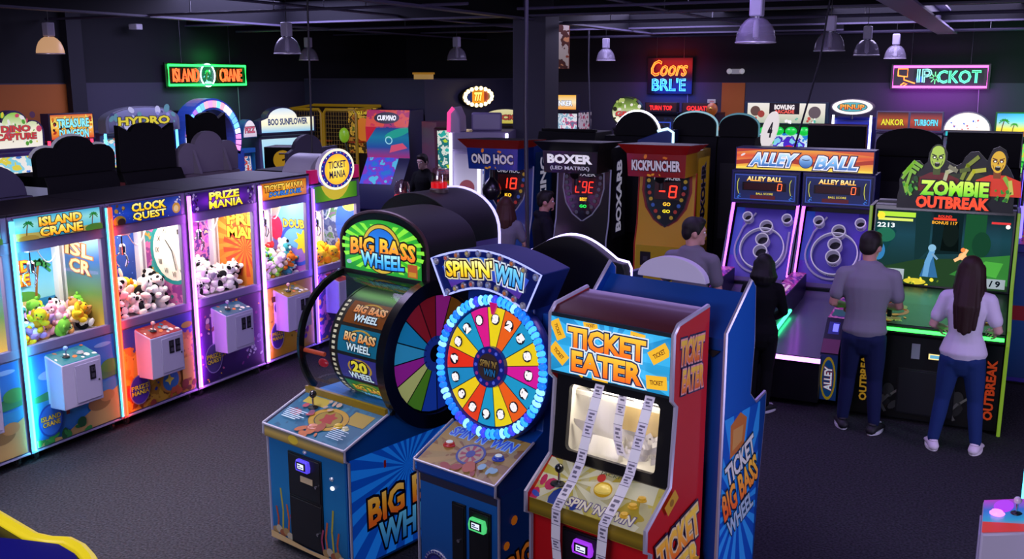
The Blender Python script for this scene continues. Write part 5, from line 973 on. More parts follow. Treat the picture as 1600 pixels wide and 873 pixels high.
    def fig(x, z, sc, skin, dark, hair, shirt, md):
        Q = lambda c, k=e: P(c, .4, 0, k)
        if md: a.poly([(x - .42*sc, z - .62*sc), (x - .40*sc, z - .34*sc), (x - .14*sc, z - .24*sc), (x + .16*sc, z - .24*sc), (x + .46*sc, z - .34*sc), (x + .5*sc, z - .62*sc)], Q(shirt, .55), clip=False)
        else: a.poly([(x - .34*sc, z - .6*sc), (x - .34*sc, z - .36*sc), (x - .12*sc, z - .26*sc), (x + .16*sc, z - .26*sc), (x + .44*sc, z - .36*sc), (x + .44*sc, z - .6*sc)], Q(shirt, .4), clip=False)
        a.poly([(x - .07*sc, z - .3*sc), (x + .07*sc, z - .3*sc), (x + .08*sc, z - .1*sc), (x - .08*sc, z - .1*sc)], Q(dark, .6), clip=False); a.disc(x, z + .03*sc, .17*sc, Q(hair, .25), .21*sc); a.disc(x, z, .145*sc, Q(skin, .75), .19*sc); a.disc(x, z - .10*sc, .10*sc, Q(skin, .8), .10*sc)
        if not md: a.disc(x, z + .11*sc, .12*sc, Q(skin, .9), .1*sc)
        for s_ in (-1, 1):
            a.disc(x + s_*.062*sc, z + .01*sc, .045*sc, Q(dark, .3), .03*sc); a.disc(x + s_*.062*sc, z + .005*sc, .02*sc, Q('f0f4d8', 1.), .014*sc); a.line([(x + s_*.11*sc, z + .06*sc), (x + s_*.03*sc, z + .035*sc)], .02*sc, Q(dark, .25)); a.line([(x + s_*.1*sc, z - .06*sc), (x + s_*.07*sc, z - .13*sc)], .012*sc, Q(dark, .4))
        a.poly([(x - .02*sc, z - .045*sc), (x + .02*sc, z - .045*sc), (x, z + .02*sc)], Q(dark, .5), clip=False); a.disc(x, z - .115*sc, .055*sc, Q('1a0f0a', .05), .045*sc); a.rect(x - .035*sc, z - .095*sc, x + .035*sc, z - .08*sc, Q('e8e8c8', .8))
    a.poly([(X(-.58), 1.98), (X(-.55), 2.2), (X(-.2), 2.24), (X(.4), 2.28), (X(.85), 2.16), (X(.86), 1.98)], G(('0f1410', '2a3a1a', '3a4a1c'), .25), clip=False)
    fig(X(-.12), 2.43, .62, 'a8c84a', '4a5a1c', '3a441c', '7a1f1a', False)
    fig(X(.66), 2.41, .6, 'e8b82a', '8a4a10', '201810', 'f0401c', True)
    for pts in ([(-.5, 2.30), (-.42, 2.38), (-.32, 2.33)], [(-.55, 2.25), (-.45, 2.34), (-.36, 2.3)], [(-.56, 2.2), (-.48, 2.3), (-.4, 2.26)], [(-.54, 2.15), (-.5, 2.05)], [(-.46, 2.26), (-.5, 2.12), (-.44, 2.02)]): a.line([(X(x), z - .0) for x, z in pts], .035, P('8ac83a', .4, 0, .6)); a.h -= a.st
    a.h += a.st
    for pts, c_ in (([(.22, 2.22), (.28, 2.36), (.4, 2.45)], '8a9a2a'), ([(.3, 2.2), (.36, 2.3), (.5, 2.32)], 'c8c83a'), ([(.2, 2.3), (.3, 2.32)], '5a6a1c'), ([(.12, 2.32), (.02, 2.28), (.0, 2.2)], 'c8c8a0'), ([(.05, 2.34), (.14, 2.3)], '8a8a6a'), ([(.76, 2.24), (.84, 2.14), (.8, 2.0)], '8ac83a'), ([(.83, 2.2), (.86, 2.08)], 'd8d85a')): a.line([(X(x), z) for x, z in pts], .045, P(c_, .4, 0, .6))
    a.blobs(14, 3, [P('3aa82a', .4, 0, .5), P('6ac83a', .4, 0, .5), P('1f5a1c', .4, 0, .4)], .012, .035, (X(-.56), 2.02, X(-.35), 2.2)); a.blobs(10, 5, [P('3aa82a', .4, 0, .5), P('2f7a2a', .4, 0, .5)], .012, .03, (X(.66), 2.0, X(.86), 2.12))
    a.text('ZOMBIE', X(.13), 2.105, .82, .17, G(('5ac81c', 'a8e83a', 'd8f85a'), 1.), P('0a100a', .4), .06, .05); a.text('OUTBREAK', X(.12), 1.95, .88, .135, P('ff4a1c', .4, 0, 1.), P('0a0808', .4), .06, .05); m.build('lit_print', tp); tp.scale = (.72, 1, .86); tp.location = (.06, 0, 1.88*.14)
    return t
zombie()
# ================================================================ boxing machines
def boxer(cx, y, label, body, lip, tit, sub, digits, digc, face2, vert, kick=False, dark=False, bagx=0):
    t = thing('boxing_machine', label, 'arcade machine', (cx, y, 0), 0, 'row of strength testing machines'); h = .37
    B = P(body, .35, 0, 0, .3); B2 = P(face2, .35, 0, 0, .3)
    m = M(); m.prism([(.0, .03), (0, 1.0), (.08, 1.25), (.14, 1.95), (.14, 2.2), (.75, 2.2), (.75, .03)], 'x', -h, h, B); c = m.build('cabinet', t, .006)
    # overhanging sign box, flared lip
    m = M(); n = 8
    def front(x, k): return -.30 - .08*cos(pi*x/(2*h)*.5)*k
    xs = [-h + 2*h*i/n for i in range(n+1)]
    vs = []
    for x in xs: vs += [(x*.98, front(x, .6), 1.90), (x*1.02, front(x, 1.), 2.18), (x*1.24, front(x, 1.) - .12, 2.30)]
    fs = [(3*i + j, 3*(i+1) + j, 3*(i+1) + j + 1, 3*i + j + 1) for i in range(n) for j in range(2)]; m.faces(vs, [f for k, f in enumerate(fs) if k % 2 == 0], P('c01a1c', .35, 0, .05, .3) if kick else B); m.faces(vs, [f for k, f in enumerate(fs) if k % 2], P(lip, .35, 0, .06, .3))
    for sx, i in ((-1, 0), (1, n)):
        p = [Vector(vs[3*i + j]) for j in range(3)]; q = [Vector((sx*h, .16, z)) for z in (1.90, 2.18, 2.2)]; q[2] = Vector((sx*h*1.2, .4, 2.27)); m.face([p[0], q[0], q[1], p[1]], B2); m.face([p[1], q[1], q[2], p[2]], P(lip, .35, 0, .06, .3))
    m.face([Vector(vs[3*i]) for i in range(n+1)] + [Vector((h, .16, 1.90)), Vector((-h, .16, 1.90))], BLACK); m.face([Vector(vs[3*i + 2]) for i in range(n+1)] + [Vector((h*1.2, .4, 2.27)), Vector((-h*1.2, .4, 2.27))], P('1a0c10', .5))
    a = Art(m, f=lambda u, v, k: Vector((u, front(u, .6 + .4*v/.28) - .004 - k, 1.90 + v)), size=(1, 1)); a.clip = False
    if not dark: a.text(tit, 0, .14, .62, .13, P('d8d0e0', .4, 0, .35), P('201020', .4), .06, .04); a.blobs(4, 3, [P('e8a02a', .4, 0, .3)], .015, .03, (-.2, .02, .1, .05)); a.blobs(3, 8, [P('e8801c', .4, 0, .3)], .015, .03, (-.2, .23, .15, .26))
    else: a.poly([(-.36, .02), (.36, .02), (.36, .27), (-.36, .27)], P('0c0a14', .4)); a.text(tit, 0, .18, .62, .12, P('e8e4f0', .4, 0, .7), None, bold=.05); a.text(sub, .0, .06, .54, .06, P('c8c4d8', .4, 0, .5), None, bold=.02)
    m.build('sign_hood', c)
    # shield with readout
    Vv = Vector((0, .06, .7)); m = M(); a = Art(m, (-.32, .083, 1.25), (1, 0, 0), Vv, (.64, .65)); a.clip = False; a.h += .004
    yo = -.0
    sh = [(.32 + x, .62 + y*.8) for x, y in ((-.28, 0), (-.29, -.25), (-.24, -.5), (-.14, -.68), (0, -.8), (.14, -.68), (.24, -.5), (.29, -.25), (.28, 0), (.14, .03), (0, .06), (-.14, .03))]
    if kick: a.poly([(x*1.14 - .045, y*1.08 - .02) for x, y in sh], P('b01418', .4, 0, .1), clip=False); a.h += .004
    a.poly(sh, P('14101a', .25, 0, 0, .5), clip=False); a.line(sh + [sh[0]], .016, P('8a86a8', .4, .3, .25) if not kick else P('3a1020', .4)); D = P('ff2a18', .4, 0, 3.)
    a.rect(.16, .33, .5, .55, P('3a0a0c', .3, 0, .25)); nD = len(digits)
    for i, d_ in enumerate(digits):
        if d_ != ' ': seg7(a, d_, .2 + .28*(i + .1)/nD, .36, .17/nD, .14, D, .2)
    a.text(sub if not dark else 'BEST', .33, .27, .1, .045, P('f8b82a', .4, 0, 1.8), None, bold=.02); a.text('GO', .33, .18, .1, .04, P('2af05a' if dark else 'f8e02a', .4, 0, 1.6), None, bold=.02); a.text(tit, .32, .6, .34, .055, P('c8c4d8', .4, 0, .5), None, bold=.02)
    for k in range(7):
        for s_ in (-1, 1): q = k/6; a.disc(.32 + s_*(.24 - .16*q*q), .56 - .46*q, .026, P('5a5a70' if dark else ('d8b02a', '3a6ad0', 'c83a2a')[k % 3], .4, 0, .2), n=10); a.h -= a.st
    m.build('score_shield', t)
    m = M(); a = Art(m, (-h+.02, -.003, .05), (1, 0, 0), (0, 0, 1), (2*h-.04, .94)); a.clip = True
    if kick:
        a.bg(P('d8b01c', .4, 0, .1)); a.poly([(0, 0), (.35, 0), (.2, .3), (0, .55)], P('c82a1a', .4, 0, .1)); a.disc(.3, .38, .16, P('f0c82a', .4, 0, .15), .05, 16, -.4); a.text('KICK', .38, .2, .3, .1, P('f0ece8', .4, 0, .4), P('101014', .4), .06, .05, rot=.06); a.disc(.42, .08, .1, P('d8702a', .4, 0, .15)); a.rect(.06, .68, .2, .86, P('101014', .4)); a.rect(.1, .74, .16, .8, P('3a3a44', .4)); a.rect(.28, .72, .46, .78, P('c8d0e8', .4, 0, .4)); a.rect(.56, .7, .62, .84, P('3a1420', .4))
    elif dark: a.bg(P('14131c', .4)); a.rect(.2, .7, .5, .88, P('d8c02a', .4, 0, .35)); a.rect(.23, .73, .33, .85, P('e8d86a', .4, 0, .35)); a.disc(.1, .8, .07, P('8a3a4a', .4, 0, .2), .05); a.disc(.58, .86, .03, P('8a8aa0', .4, 0, .2)); a.rect(.54, .7, .64, .76, P('a8a8c0', .4, 0, .2)); a.line([(.58, .84), (.56, .76)], .03, P('7a7a90', .4, 0, .2))
    else: a.bg(G(('0f2a6a', '1a4aa8', '1f5ac0'), .12)); a.rect(.2, .78, .44, .9, P('d8c83a', .4, 0, .3)); a.rect(.05, .55, .14, .64, P('c8d83a', .4, 0, .3)); a.disc(.5, .5, .12, P('d8a82a', .4, 0, .3), .08, 16, .6); a.disc(.5, .5, .06, P('d8402a', .4, 0, .3), .04); a.rect(.45, .66, .52, .8, P('c8c0a8', .4, 0, .2))
    m.build('lower_front', t)
    m = M(); a = Art(m, (h + .001, .2, 1.0), (0, 1, 0), (0, 0, 1), (.5, 1.1)); a.bg(P('e0a81c' if kick else ('14131e' if dark else '12306a'), .4, 0, .1)); a.text(vert, .25, .55, .95, .2, P('c8c4e0' if not kick else '2a1c3a', .4, 0, .35 if not kick else 0), P('6a6a9a' if not kick else 'd8d0e8', .4), .05, .04, rot=pi/2); m.build('side_print', t)
    for x in (-h-.004, h+.004): m = M(); m.tube([(x, -.004, .06), (x, -.004, 1.0), (x, .08, 1.25), (x, .136, 1.92)], .01, P('8a86b8', .3, .3, .3) if not kick else P('c0201c', .3, 0, .1), 6); m.build('edge_strip', t)
    # punch ball
    m = M(); m.tube([(bagx, -.12, 1.92), (bagx, -.12, 1.72)], .03, BLACK, 10); m.lathe([(.0, -.15), (.07, -.14), (.125, -.06), (.13, .0), (.11, .07), (.05, .13), (.03, .16)], (bagx, -.14, 1.62) if not kick else (bagx, -.05, 1.85), P('141018', .3, 0, 0, .5), 20) if not kick and not dark else m.tube([(bagx, -.12, 1.9), (bagx, -.2, 1.86)], .06, BLACK, 12); m.build('punch_ball', t)
    m = M(); m.box(-h-.05, h+.05, -.05, .8, 0, .03, BLACK); m.build('base', t)
boxer(-6.05, 11.9, 'blue boxing machine with hanging black punch ball and red lit digits', '123a8a', 'b02418', 'OND HOC', 'KO', '18', 0, '123a8a', 'BOXING', bagx=-.12)
boxer(-4.94, 11.9, 'black boxing machine with white lettering and dark score shield', '0c0b12', '14121c', 'BOXER', '(LED MATRIX)', 'C9E', 0, '0c0b12', 'BOXARB', dark=True)
boxer(-3.80, 11.9, 'red and yellow boxing machine with flared hood', 'd8a81c', 'c81a1a', 'KICKPUNCHER', 'GO', '-8', 0, 'e0b01c', 'UNXOHR', kick=True)
# ================================================================ people
def loft(m, rings, mat, n=14, up=None):   # rings: (center, rx, ry[, dir]) closed tube with rounded ends
    cs = [Vector(r[0]) for r in rings]; k = len(cs); vs = []; X = Vector((1, 0, 0))
    ext = []
    for i in range(k):
        d = (cs[min(i+1, k-1)] - cs[max(i-1, 0)]).normalized(); ref = X if abs(d.x) < .9 else Vector((0, 1, 0)); a = (ref - d*ref.dot(d)).normalized(); b = d.cross(a); ext.append((cs[i], a, b, rings[i][1], rings[i][2], d))
    full = []
    c, a, b, rx, ry, d = ext[0]; rm = min(rx, ry); full += [(c - d*rm*.95, a, b, rx*.25, ry*.25), (c - d*rm*.6, a, b, rx*.78, ry*.78)]
    full += [e[:5] for e in ext]; c, a, b, rx, ry, d = ext[-1]; rm = min(rx, ry); full += [(c + d*rm*.6, a, b, rx*.78, ry*.78), (c + d*rm*.95, a, b, rx*.25, ry*.25)]
    for (c, a, b, rx, ry) in full:
        for j in range(n): t = 2*pi*j/n; vs.append(c + a*(cos(t)*rx) + b*(sin(t)*ry))
    K = len(full); fs = [(i*n + j, i*n + (j+1) % n, (i+1)*n + (j+1) % n, (i+1)*n + j) for i in range(K-1) for j in range(n)] + [tuple(range(n))[::-1], tuple(range((K-1)*n, K*n))]
    m.faces(vs, fs, mat)
def fuse(m, name, mat, parent, vox=.011, smooth=4, extra=None):   # one continuous skin over all the lofts
    o = m.build('tmp'); r = o.modifiers.new('r', 'REMESH'); r.mode = 'VOXEL'; r.voxel_size = vox; r.use_smooth_shade = True
    s = o.modifiers.new('s', 'SMOOTH'); s.iterations = smooth; s.factor = .5
    dg = bpy.context.evaluated_depsgraph_get(); dg.update(); me = bpy.data.meshes.new_from_object(o.evaluated_get(dg), depsgraph=dg); bpy.data.objects.remove(o)
    if extra:
        bm = bmesh.new(); bm.from_mesh(me); e = extra(); bm.from_mesh(e); bm.to_mesh(me); bm.free()
    me.materials.clear(); me.materials.append(mat); me.polygons.foreach_set('material_index', [0]*len(me.polygons)); me.polygons.foreach_set('use_smooth', [True]*len(me.polygons)); me.name = name
    ob = bpy.data.objects.new(name, me); COL.objects.link(ob)
    if parent: ob.parent = parent
    return ob
def hand_mesh(p, d, side, palm_n, curl=.9, s=1.):     # palm plus five bent fingers, along d from wrist p
    m = M(); d = d.normalized(); n_ = (palm_n - d*palm_n.dot(d)).normalized(); x = d.cross(n_) * side; K = BLACK
    def q(a, b, c): return p + (d*a + x*b + n_*c) * s
    loft(m, [(q(-.02, 0, 0), .027*s, .022*s), (q(.03, 0, 0), .036*s, .018*s), (q(.075, 0, 0), .042*s, .016*s)], K, 10)
    for i, (b, L_) in enumerate(((-.031, .068), (-.010, .078), (.011, .073), (.031, .056))):
        a0 = (.085, b, 0); pts = [q(.07, b*.95, 0)]; ang = .25; cur = Vector((.088, b, 0)); pts.append(q(*cur))
        for f in (.45, .32, .25): cur = cur + Vector((cos(ang)*L_*f, 0, sin(ang)*L_*f)); pts.append(q(*cur)); ang += curl*.75
        loft(m, [(v, .0085*s*(1 - .07*j), .0085*s*(1 - .07*j)) for j, v in enumerate(pts)], K, 8)
    loft(m, [(q(.01, -.028, .006), .014*s, .012*s), (q(.045, -.052, .016), .012*s, .011*s), (q(.072, -.055, .032), .010*s, .009*s), (q(.092, -.045, .048), .008*s, .008*s)], K, 8)
    o = m.build('tmp'); r = o.modifiers.new('r', 'REMESH'); r.mode = 'VOXEL'; r.voxel_size = .0042*s; sm = o.modifiers.new('s', 'SMOOTH'); sm.iterations = 2
    dg = bpy.context.evaluated_depsgraph_get(); dg.update(); me = bpy.data.meshes.new_from_object(o.evaluated_get(dg), depsgraph=dg); bpy.data.objects.remove(o); return me
def person(label, loc, rot, H, skin, hairc, hair, top, bottom, shoe, sole, fem=False, lean=0., turn=0., nod=0., arms=None, feet=((-.06, 0, 0), (.06, 0, 0)), sleeves=.45, jacket=False, wide=1., group=None, low=False):
    """faces local +Y. arms: ((elbow, wrist) left, right) as height fractions; feet: (x, y, toe turn)."""
    t = thing('person', label, 'person', loc, rot, group); S_ = H; sk = P(skin, .55, spec=.3)
    def J(x, y, z): return Vector((x, y, z)) * S_
    def tilt(v):              # lean the torso forward about the hips
        z = v.z - .5*S_
        return Vector((v.x, v.y + max(0, z)*math.tan(lean), v.z)) if z > 0 else v
    sw = .105*wide if not fem else .088*wide
    tor = [(.47, .082, .060), (.52, .084, .066 if not fem else .07), (.58, .075, .056), (.62, .072 if not fem else .06, .052), (.68, .082 if not fem else .068, .058), (.735, .092 if not fem else .078, .064), (.78, .088 if not fem else .074, .056), (.815, .060, .042)]
    if fem: tor[0] = (.47, .088, .066); tor[1] = (.52, .092, .07)
    def torso(k, z0, z1, dx=0.): return [(tilt(J(0, -.005 if z > .6 else 0, z)), (rx*wide + dx)*S_*k, (ry*wide + dx)*S_*k) for z, rx, ry in tor if z0 <= z <= z1]
    hipx = .05 if not fem else .052
    legs = []
    for i, (fx, fy, ft) in enumerate(feet):
        s_ = -1 if i == 0 else 1; hip = J(s_*hipx, 0, .49); an = J(fx, fy, .048); kn = hip.lerp(an, .5) + J(0, .022, 0); legs.append((hip, kn, an, ft, s_))
    arms = arms or (((-.135, -.01, .64), (-.14, .06, .49)), ((.135, -.01, .64), (.14, .06, .49)))
    A = []
    for i, (el, wr) in enumerate(arms):
        s_ = -1 if i == 0 else 1; A.append((tilt(J(s_*sw, -.005, .79)), tilt(J(*el)), tilt(J(*wr)), s_))
    nk = tilt(J(0, -.002, .845)); hc = tilt(J(0, .012, .925)) + Vector((0, nod*.03*S_, 0))
    Rh = Euler((-nod*.5, 0, turn)).to_matrix()
    def hp(x, y, z): return hc + Rh @ (Vector((x, y, z)) * S_)
    m = M()
    loft(m, torso(.94, 0, 1), sk); loft(m, [(tilt(J(0, -.008, .80)), .036*S_, .036*S_), (nk, .033*S_, .035*S_), (hp(0, -.008, -.03), .034*S_, .036*S_)], sk)
    m.ball(hp(0, -.004, .012), (.047*S_, .056*S_, .060*S_), sk, 18, 12, Rh); m.ball(hp(0, .012, -.026), (.036*S_, .042*S_, .040*S_), sk, 14, 9, Rh)
    m.ball(hp(0, .055, -.012), (.008*S_, .012*S_, .014*S_), sk, 10, 7, Rh); m.ball(hp(0, .045, -.052), (.02*S_, .016*S_, .014*S_), sk, 10, 7, Rh); m.ball(hp(0, .047, .018), (.032*S_, .012*S_, .008*S_), sk, 10, 6, Rh); m.ball(hp(0, .052, -.034), (.014*S_, .008*S_, .007*S_), sk, 8, 5, Rh)
    for s_ in (-1, 1): m.ball(hp(s_*.048, -.004, -.008), (.008*S_, .014*S_, .019*S_), sk, 8, 6, Rh)
    for sh, el, wr, s_ in A: loft(m, [(sh, .030*S_, .030*S_), (sh.lerp(el, .5), .026*S_, .027*S_), (el, .0215*S_, .022*S_), (el.lerp(wr, .35), .0225*S_, .0215*S_), (wr, .0155*S_, .015*S_)], sk)
    for hip, kn, an, ft, s_ in legs: loft(m, [(hip, .050*S_, .052*S_), (hip.lerp(kn, .5), .044*S_, .046*S_), (kn, .031*S_, .032*S_), (kn.lerp(an, .35), .031*S_, .034*S_), (an, .019*S_, .021*S_)], sk); m.ball(an + Vector((0, .03*S_, -.025*S_)), (.022*S_, .055*S_, .018*S_), sk, 10, 7)
    hs = []
    def hands():
        bm = bmesh.new()
        for sh, el, wr, s_ in A: bm.from_mesh(hand_mesh(wr, (wr - el), s_, Vector((-s_*.6, .25, -.7)), 1.0, S_/1.75))
        me = bpy.data.meshes.new('h'); bm.to_mesh(me); bm.free(); return me
    body = fuse(m, 'body', sk, t, .012*S_/1.7, 5, hands)
    for s_ in (-1, 1):
        m = M(); m.ball(hp(s_*.019, .047, .004), (.0075*S_, .006*S_, .006*S_), P('e8e4e0', .3), 8, 6, Rh); m.ball(hp(s_*.019, .052, .004), (.0035*S_, .002*S_, .0035*S_), P('2a1a14', .3), 6, 5, Rh); m.build('eye', t)
    m = M(); m.ball(hp(0, .0575, -.0345), (.012*S_, .003*S_, .0025*S_), P('8a4038', .5), 8, 4, Rh); m.build('mouth', t)
    # clothes
    m = M(); tm_ = P(top, .85, spec=.15); 
    loft(m, torso(1.07, .50 if not jacket else .46, 1, .010 if not fem else .008), tm_, 18); loft(m, [(tilt(J(-sw*.9, -.005, .795)), .038*S_, .034*S_), (tilt(J(0, -.008, .815)), .044*S_, .034*S_), (tilt(J(sw*.9, -.005, .795)), .038*S_, .034*S_)], tm_)
    for sh, el, wr, s_ in A:
        if sleeves <= .5: e1 = sh.lerp(el, sleeves*1.5); loft(m, [(sh, .041*S_, .040*S_), (sh.lerp(e1, .5), .037*S_, .038*S_), (e1, .036*S_, .037*S_)], tm_)
        else: loft(m, [(sh, .041*S_, .040*S_), (sh.lerp(el, .5), .035*S_, .036*S_), (el, .030*S_, .031*S_), (el.lerp(wr, .5), .027*S_, .027*S_), (el.lerp(wr, .93), .022*S_, .022*S_)], tm_)
    if jacket: m.ball(tilt(J(0, -.045, .835)), (.05*S_, .03*S_, .03*S_), tm_, 12, 8)
    fuse(m, 'jacket' if jacket else 't_shirt', tm_, t, .011*S_/1.7, 4)
    if not low:
        m = M(); bt = P(bottom, .85, spec=.15); loft(m, [(J(0, 0, .455), .084*S_*wide, .066*S_), (J(0, -.006, .49), .092*S_*wide, .074*S_), (J(0, 0, .545), .084*S_*wide, .066*S_)], bt, 18)
        for hip, kn, an, ft, s_ in legs: loft(m, [(hip + J(0, -.005, 0), .056*S_, .064*S_), (hip.lerp(kn, .5), .050*S_, .053*S_), (kn, .038*S_, .039*S_), (kn.lerp(an, .35), .037*S_, .039*S_), (an + J(0, 0, .012), .029*S_, .031*S_)], bt); m.ball(hip + J(s_*-.008, -.03, -.005), (.044*S_, .045*S_, .05*S_), bt, 12, 8)
        fuse(m, 'trousers', bt, t, .011*S_/1.7, 4)
        for hip, kn, an, ft, s_ in legs:
            m = M(); Rz = Matrix.Rotation(ft, 3, 'Z'); st = P(shoe, .6); so = P(sole, .6); b = Vector((an.x, an.y, 0))
            def fp(x, y, z): return b + Rz @ (Vector((x, y, z)) * S_)
            loft(m, [(fp(0, -.032, .024), .026*S_, .022*S_), (fp(0, .0, .034), .027*S_, .030*S_), (fp(0, .04, .028), .029*S_, .022*S_), (fp(0, .085, .020), .028*S_, .015*S_)], st, 12); m.ball(fp(0, -.005, .052), (.024*S_, .03*S_, .014*S_), st, 10, 6, Rz); sho = m.build('shoe', t)
            m = M(); ol = [fp(.029*cos(q)*(1. if sin(q) < 0 else .95)*1.05, .03 + .075*sin(q), 0) for q in [2*pi*k/20 for k in range(20)]]; m.prism([(p.x, p.y) for p in ol], 'z', .0, .016*S_, so); m.build('sole', sho, .003)
            m = M()
            for k in range(3): m.tube([fp(-.014, .035 + .014*k, .053 - .004*k), fp(0, .037 + .014*k, .057 - .004*k), fp(.014, .035 + .014*k, .053 - .004*k)], .003*S_, so, 5)
            m.build('laces', sho)
    # hair
    m = M(); hm = P(hairc, .6, spec=.3)
    m.ball(hp(0, -.010, .026), (.0525*S_, .058*S_, .054*S_), hm, 18, 12, Rh); m.ball(hp(0, -.034, .0), (.046*S_, .032*S_, .045*S_), hm, 14, 9, Rh)
    if hair == 'short':
        m.ball(hp(0, .02, .056), (.04*S_, .035*S_, .022*S_), hm, 12, 8, Rh)
        for s_ in (-1, 1): m.ball(hp(s_*.045, .008, .012), (.008*S_, .014*S_, .026*S_), hm, 8, 6, Rh)
    else:
        Ld = {'long': .27, 'bob': .075, 'mid': .12}[hair]
        for i in range(9):
            q = radians(-80 + 20*i); x, y = sin(q), -cos(q); m2 = .047*S_
            p0 = hp(x*.047, y*.05 + .004, .02); p1 = hp(x*.052, y*.056, -.03); bk = max(0, -y); lg = 1. if hair == 'long' else .35; p2 = p1 + Vector((x*.014*S_, y*.006*S_ - .064*S_*bk*lg, -Ld*S_*.5)); p3 = p2 + Vector((-x*.006*S_, .004*S_*bk*lg, -Ld*S_*.5*(1 - .25*abs(x))))
            loft(m, [(p0, .02*S_, .02*S_), (p1, .021*S_, .019*S_), (p2, .022*S_, .017*S_), (p3, .014*S_, .010*S_)], hm, 8)
        m.ball(hp(0, .018, .054), (.042*S_, .036*S_, .022*S_), hm, 12, 8, Rh)
    if hair == 'short' and not fem and H > 1.7 and hairc == '120d0c':
        m.ball(hp(0, .034, -.046), (.028*S_, .022*S_, .016*S_), hm, 10, 7, Rh)
    fuse(m, 'hair', hm, t, .010*S_/1.7, 3)
    return t
# players at the shooting game
person('man in grey t-shirt and dark jeans seen from behind at the shooting game', (-.97, 8.86, 0), 4, 1.79, 'b58474', '17100e', 'short', '7d7a86', '1a2248', '14141a', 'd8d4e0', lean=.07, turn=-.35, nod=.3,
       arms=(((-.155, -.02, .645), (-.10, .16, .60)), ((.150, .0, .645), (.085, .20, .605))), feet=((-.075, .03, .25), (.075, -.01, -.35)), wide=1.06)
person('woman with long hair, white t-shirt and blue jeans at the shooting game', (-.17, 8.74, 0), -3, 1.66, 'c89a90', '2a1512', 'long', 'cfc6d8', '1f3468', 'e4d8e4', 'f0e8f0', True, lean=.05, nod=.25,
       arms=(((-.150, -.02, .645), (-.115, .15, .60)), ((.150, -.02, .645), (.115, .17, .60))), feet=((-.10, -.03, .3), (.095, .0, -.15)), wide=1.07)
person('girl with dark bob, all in black, standing before the ball rolling lanes', (-1.90, 9.02, 0), 12, 1.50, 'b98a80', '0e0a0b', 'bob', '0c0b10', '0a0a0e', '14131a', 'c8c0d0', True, nod=.4, arms=(((-.13, .0, .65), (-.09, .14, .58)), ((.13, .01, .645), (.07, .15, .57))), feet=((-.035, .0, .1), (.045, -.03, -.7)), sleeves=.9, jacket=True)
person('man in grey t-shirt with short dark hair, face turned right, behind the tall blue machine', (-2.52, 8.8, 0), -8, 1.83, 'bd8d80', '150f10', 'short', '6f6c76', '1c2030', '16161c', 'a8a4b0', turn=-.95, nod=.15, arms=(((-.15, .0, .64), (-.12, .12, .55)), ((.15, .0, .64), (.12, .13, .55))), wide=1.05)
person('woman with reddish brown hair in a grey top facing the blue boxing machine', (-5.45, 10.75, 0), 15, 1.66, 'bd8d80', '3a1c18', 'mid', '6c6878', '20202c', '18181e', '8a8690', True, turn=.1, arms=(((-.14, .0, .64), (-.12, .10, .55)), ((.145, .03, .64), (.10, .12, .57))))
person('man in dark hoodie with short dark hair, facing right toward the black boxing machine', (-5.0, 10.9, 0), -55, 1.74, 'b07e72', '120d0c', 'short', '15151f', '14141c', '101014', '6a6870', turn=-.15, nod=.1, sleeves=.9, jacket=True, arms=(((-.14, .0, .64), (-.1, .12, .56)), ((.14, .02, .64), (.1, .14, .56))))
person('man all in black with one pink lit fist stretched out, before the dark partition', (-8.98, 14.6, 0), 165, 1.80, 'c09a94', '1c1414', 'short', '0b0b0f', '0a0a0e', '101014', '6a6870', turn=.2, nod=.3, sleeves=.6, arms=(((-.19, .05, .72), (-.35, .08, .74)), ((.13, .06, .63), (.05, .14, .55))), wide=1.05)
person('child with brown hair sitting low in front of the cloud topped screen', (-11.2, 14.3, 0), 60, 1.52, 'a8786c', '2e1712', 'short', '14141c', '14141c', '101014', '3a3840', group=None)
# ================================================================ machines farther back
def outline(kind, w, z0, z1, n=16):
    h = w/2
    if kind == 'flat': return [(-h, z0), (h, z0), (h, z1), (-h, z1)]
    if kind == 'arch': return [(-h, z0), (h, z0)] + [(h*cos(pi*k/n), z0 + (z1-z0)*(.45 + .55*sin(pi*k/n))) for k in range(n+1)]
    if kind == 'dome': return [(h*cos(pi*k/n), z0 + (z1-z0)*sin(pi*k/n)) for k in range(n+1)]
    if kind == 'oval': return [(h*cos(2*pi*k/24), (z0+z1)/2 + (z1-z0)/2*sin(2*pi*k/24)) for k in range(24)]
    if kind == 'cloud': return [(-h, z0), (h, z0), (h*1.02, z0 + (z1-z0)*.35)] + [(h*.66 + h*.36*cos(radians(q)), z0 + (z1-z0)*(.42 + .32*sin(radians(q)))) for q in range(10, 140, 20)] + [(h*.5*cos(radians(q)), z0 + (z1-z0)*(.58 + .42*sin(radians(q)))) for q in range(20, 165, 16)] + [(-h*.66 + h*.36*cos(radians(q)), z0 + (z1-z0)*(.42 + .32*sin(radians(q)))) for q in range(50, 180, 20)]
    if kind == 'bump': return [(-h, z0), (h, z0), (h, z0 + (z1-z0)*.6)] + [(-h*.2 + h*.55*cos(radians(q)), z0 + (z1-z0)*(.55 + .45*sin(radians(q)))) for q in range(5, 180, 14)] + [(-h, z0 + (z1-z0)*.5)]
    if kind == 'horn': return [(-h, z0), (h, z0), (h*.98, z1*.97 + z0*.03), (h*.6, z0 + (z1-z0)*.82)] + [(h*.55*cos(radians(q)), z0 + (z1-z0)*(.82 + .18*sin(radians(q)))) for q in range(10, 180, 16)] + [(-h*.6, z0 + (z1-z0)*.82), (-h*.98, z1*.97 + z0*.03)]
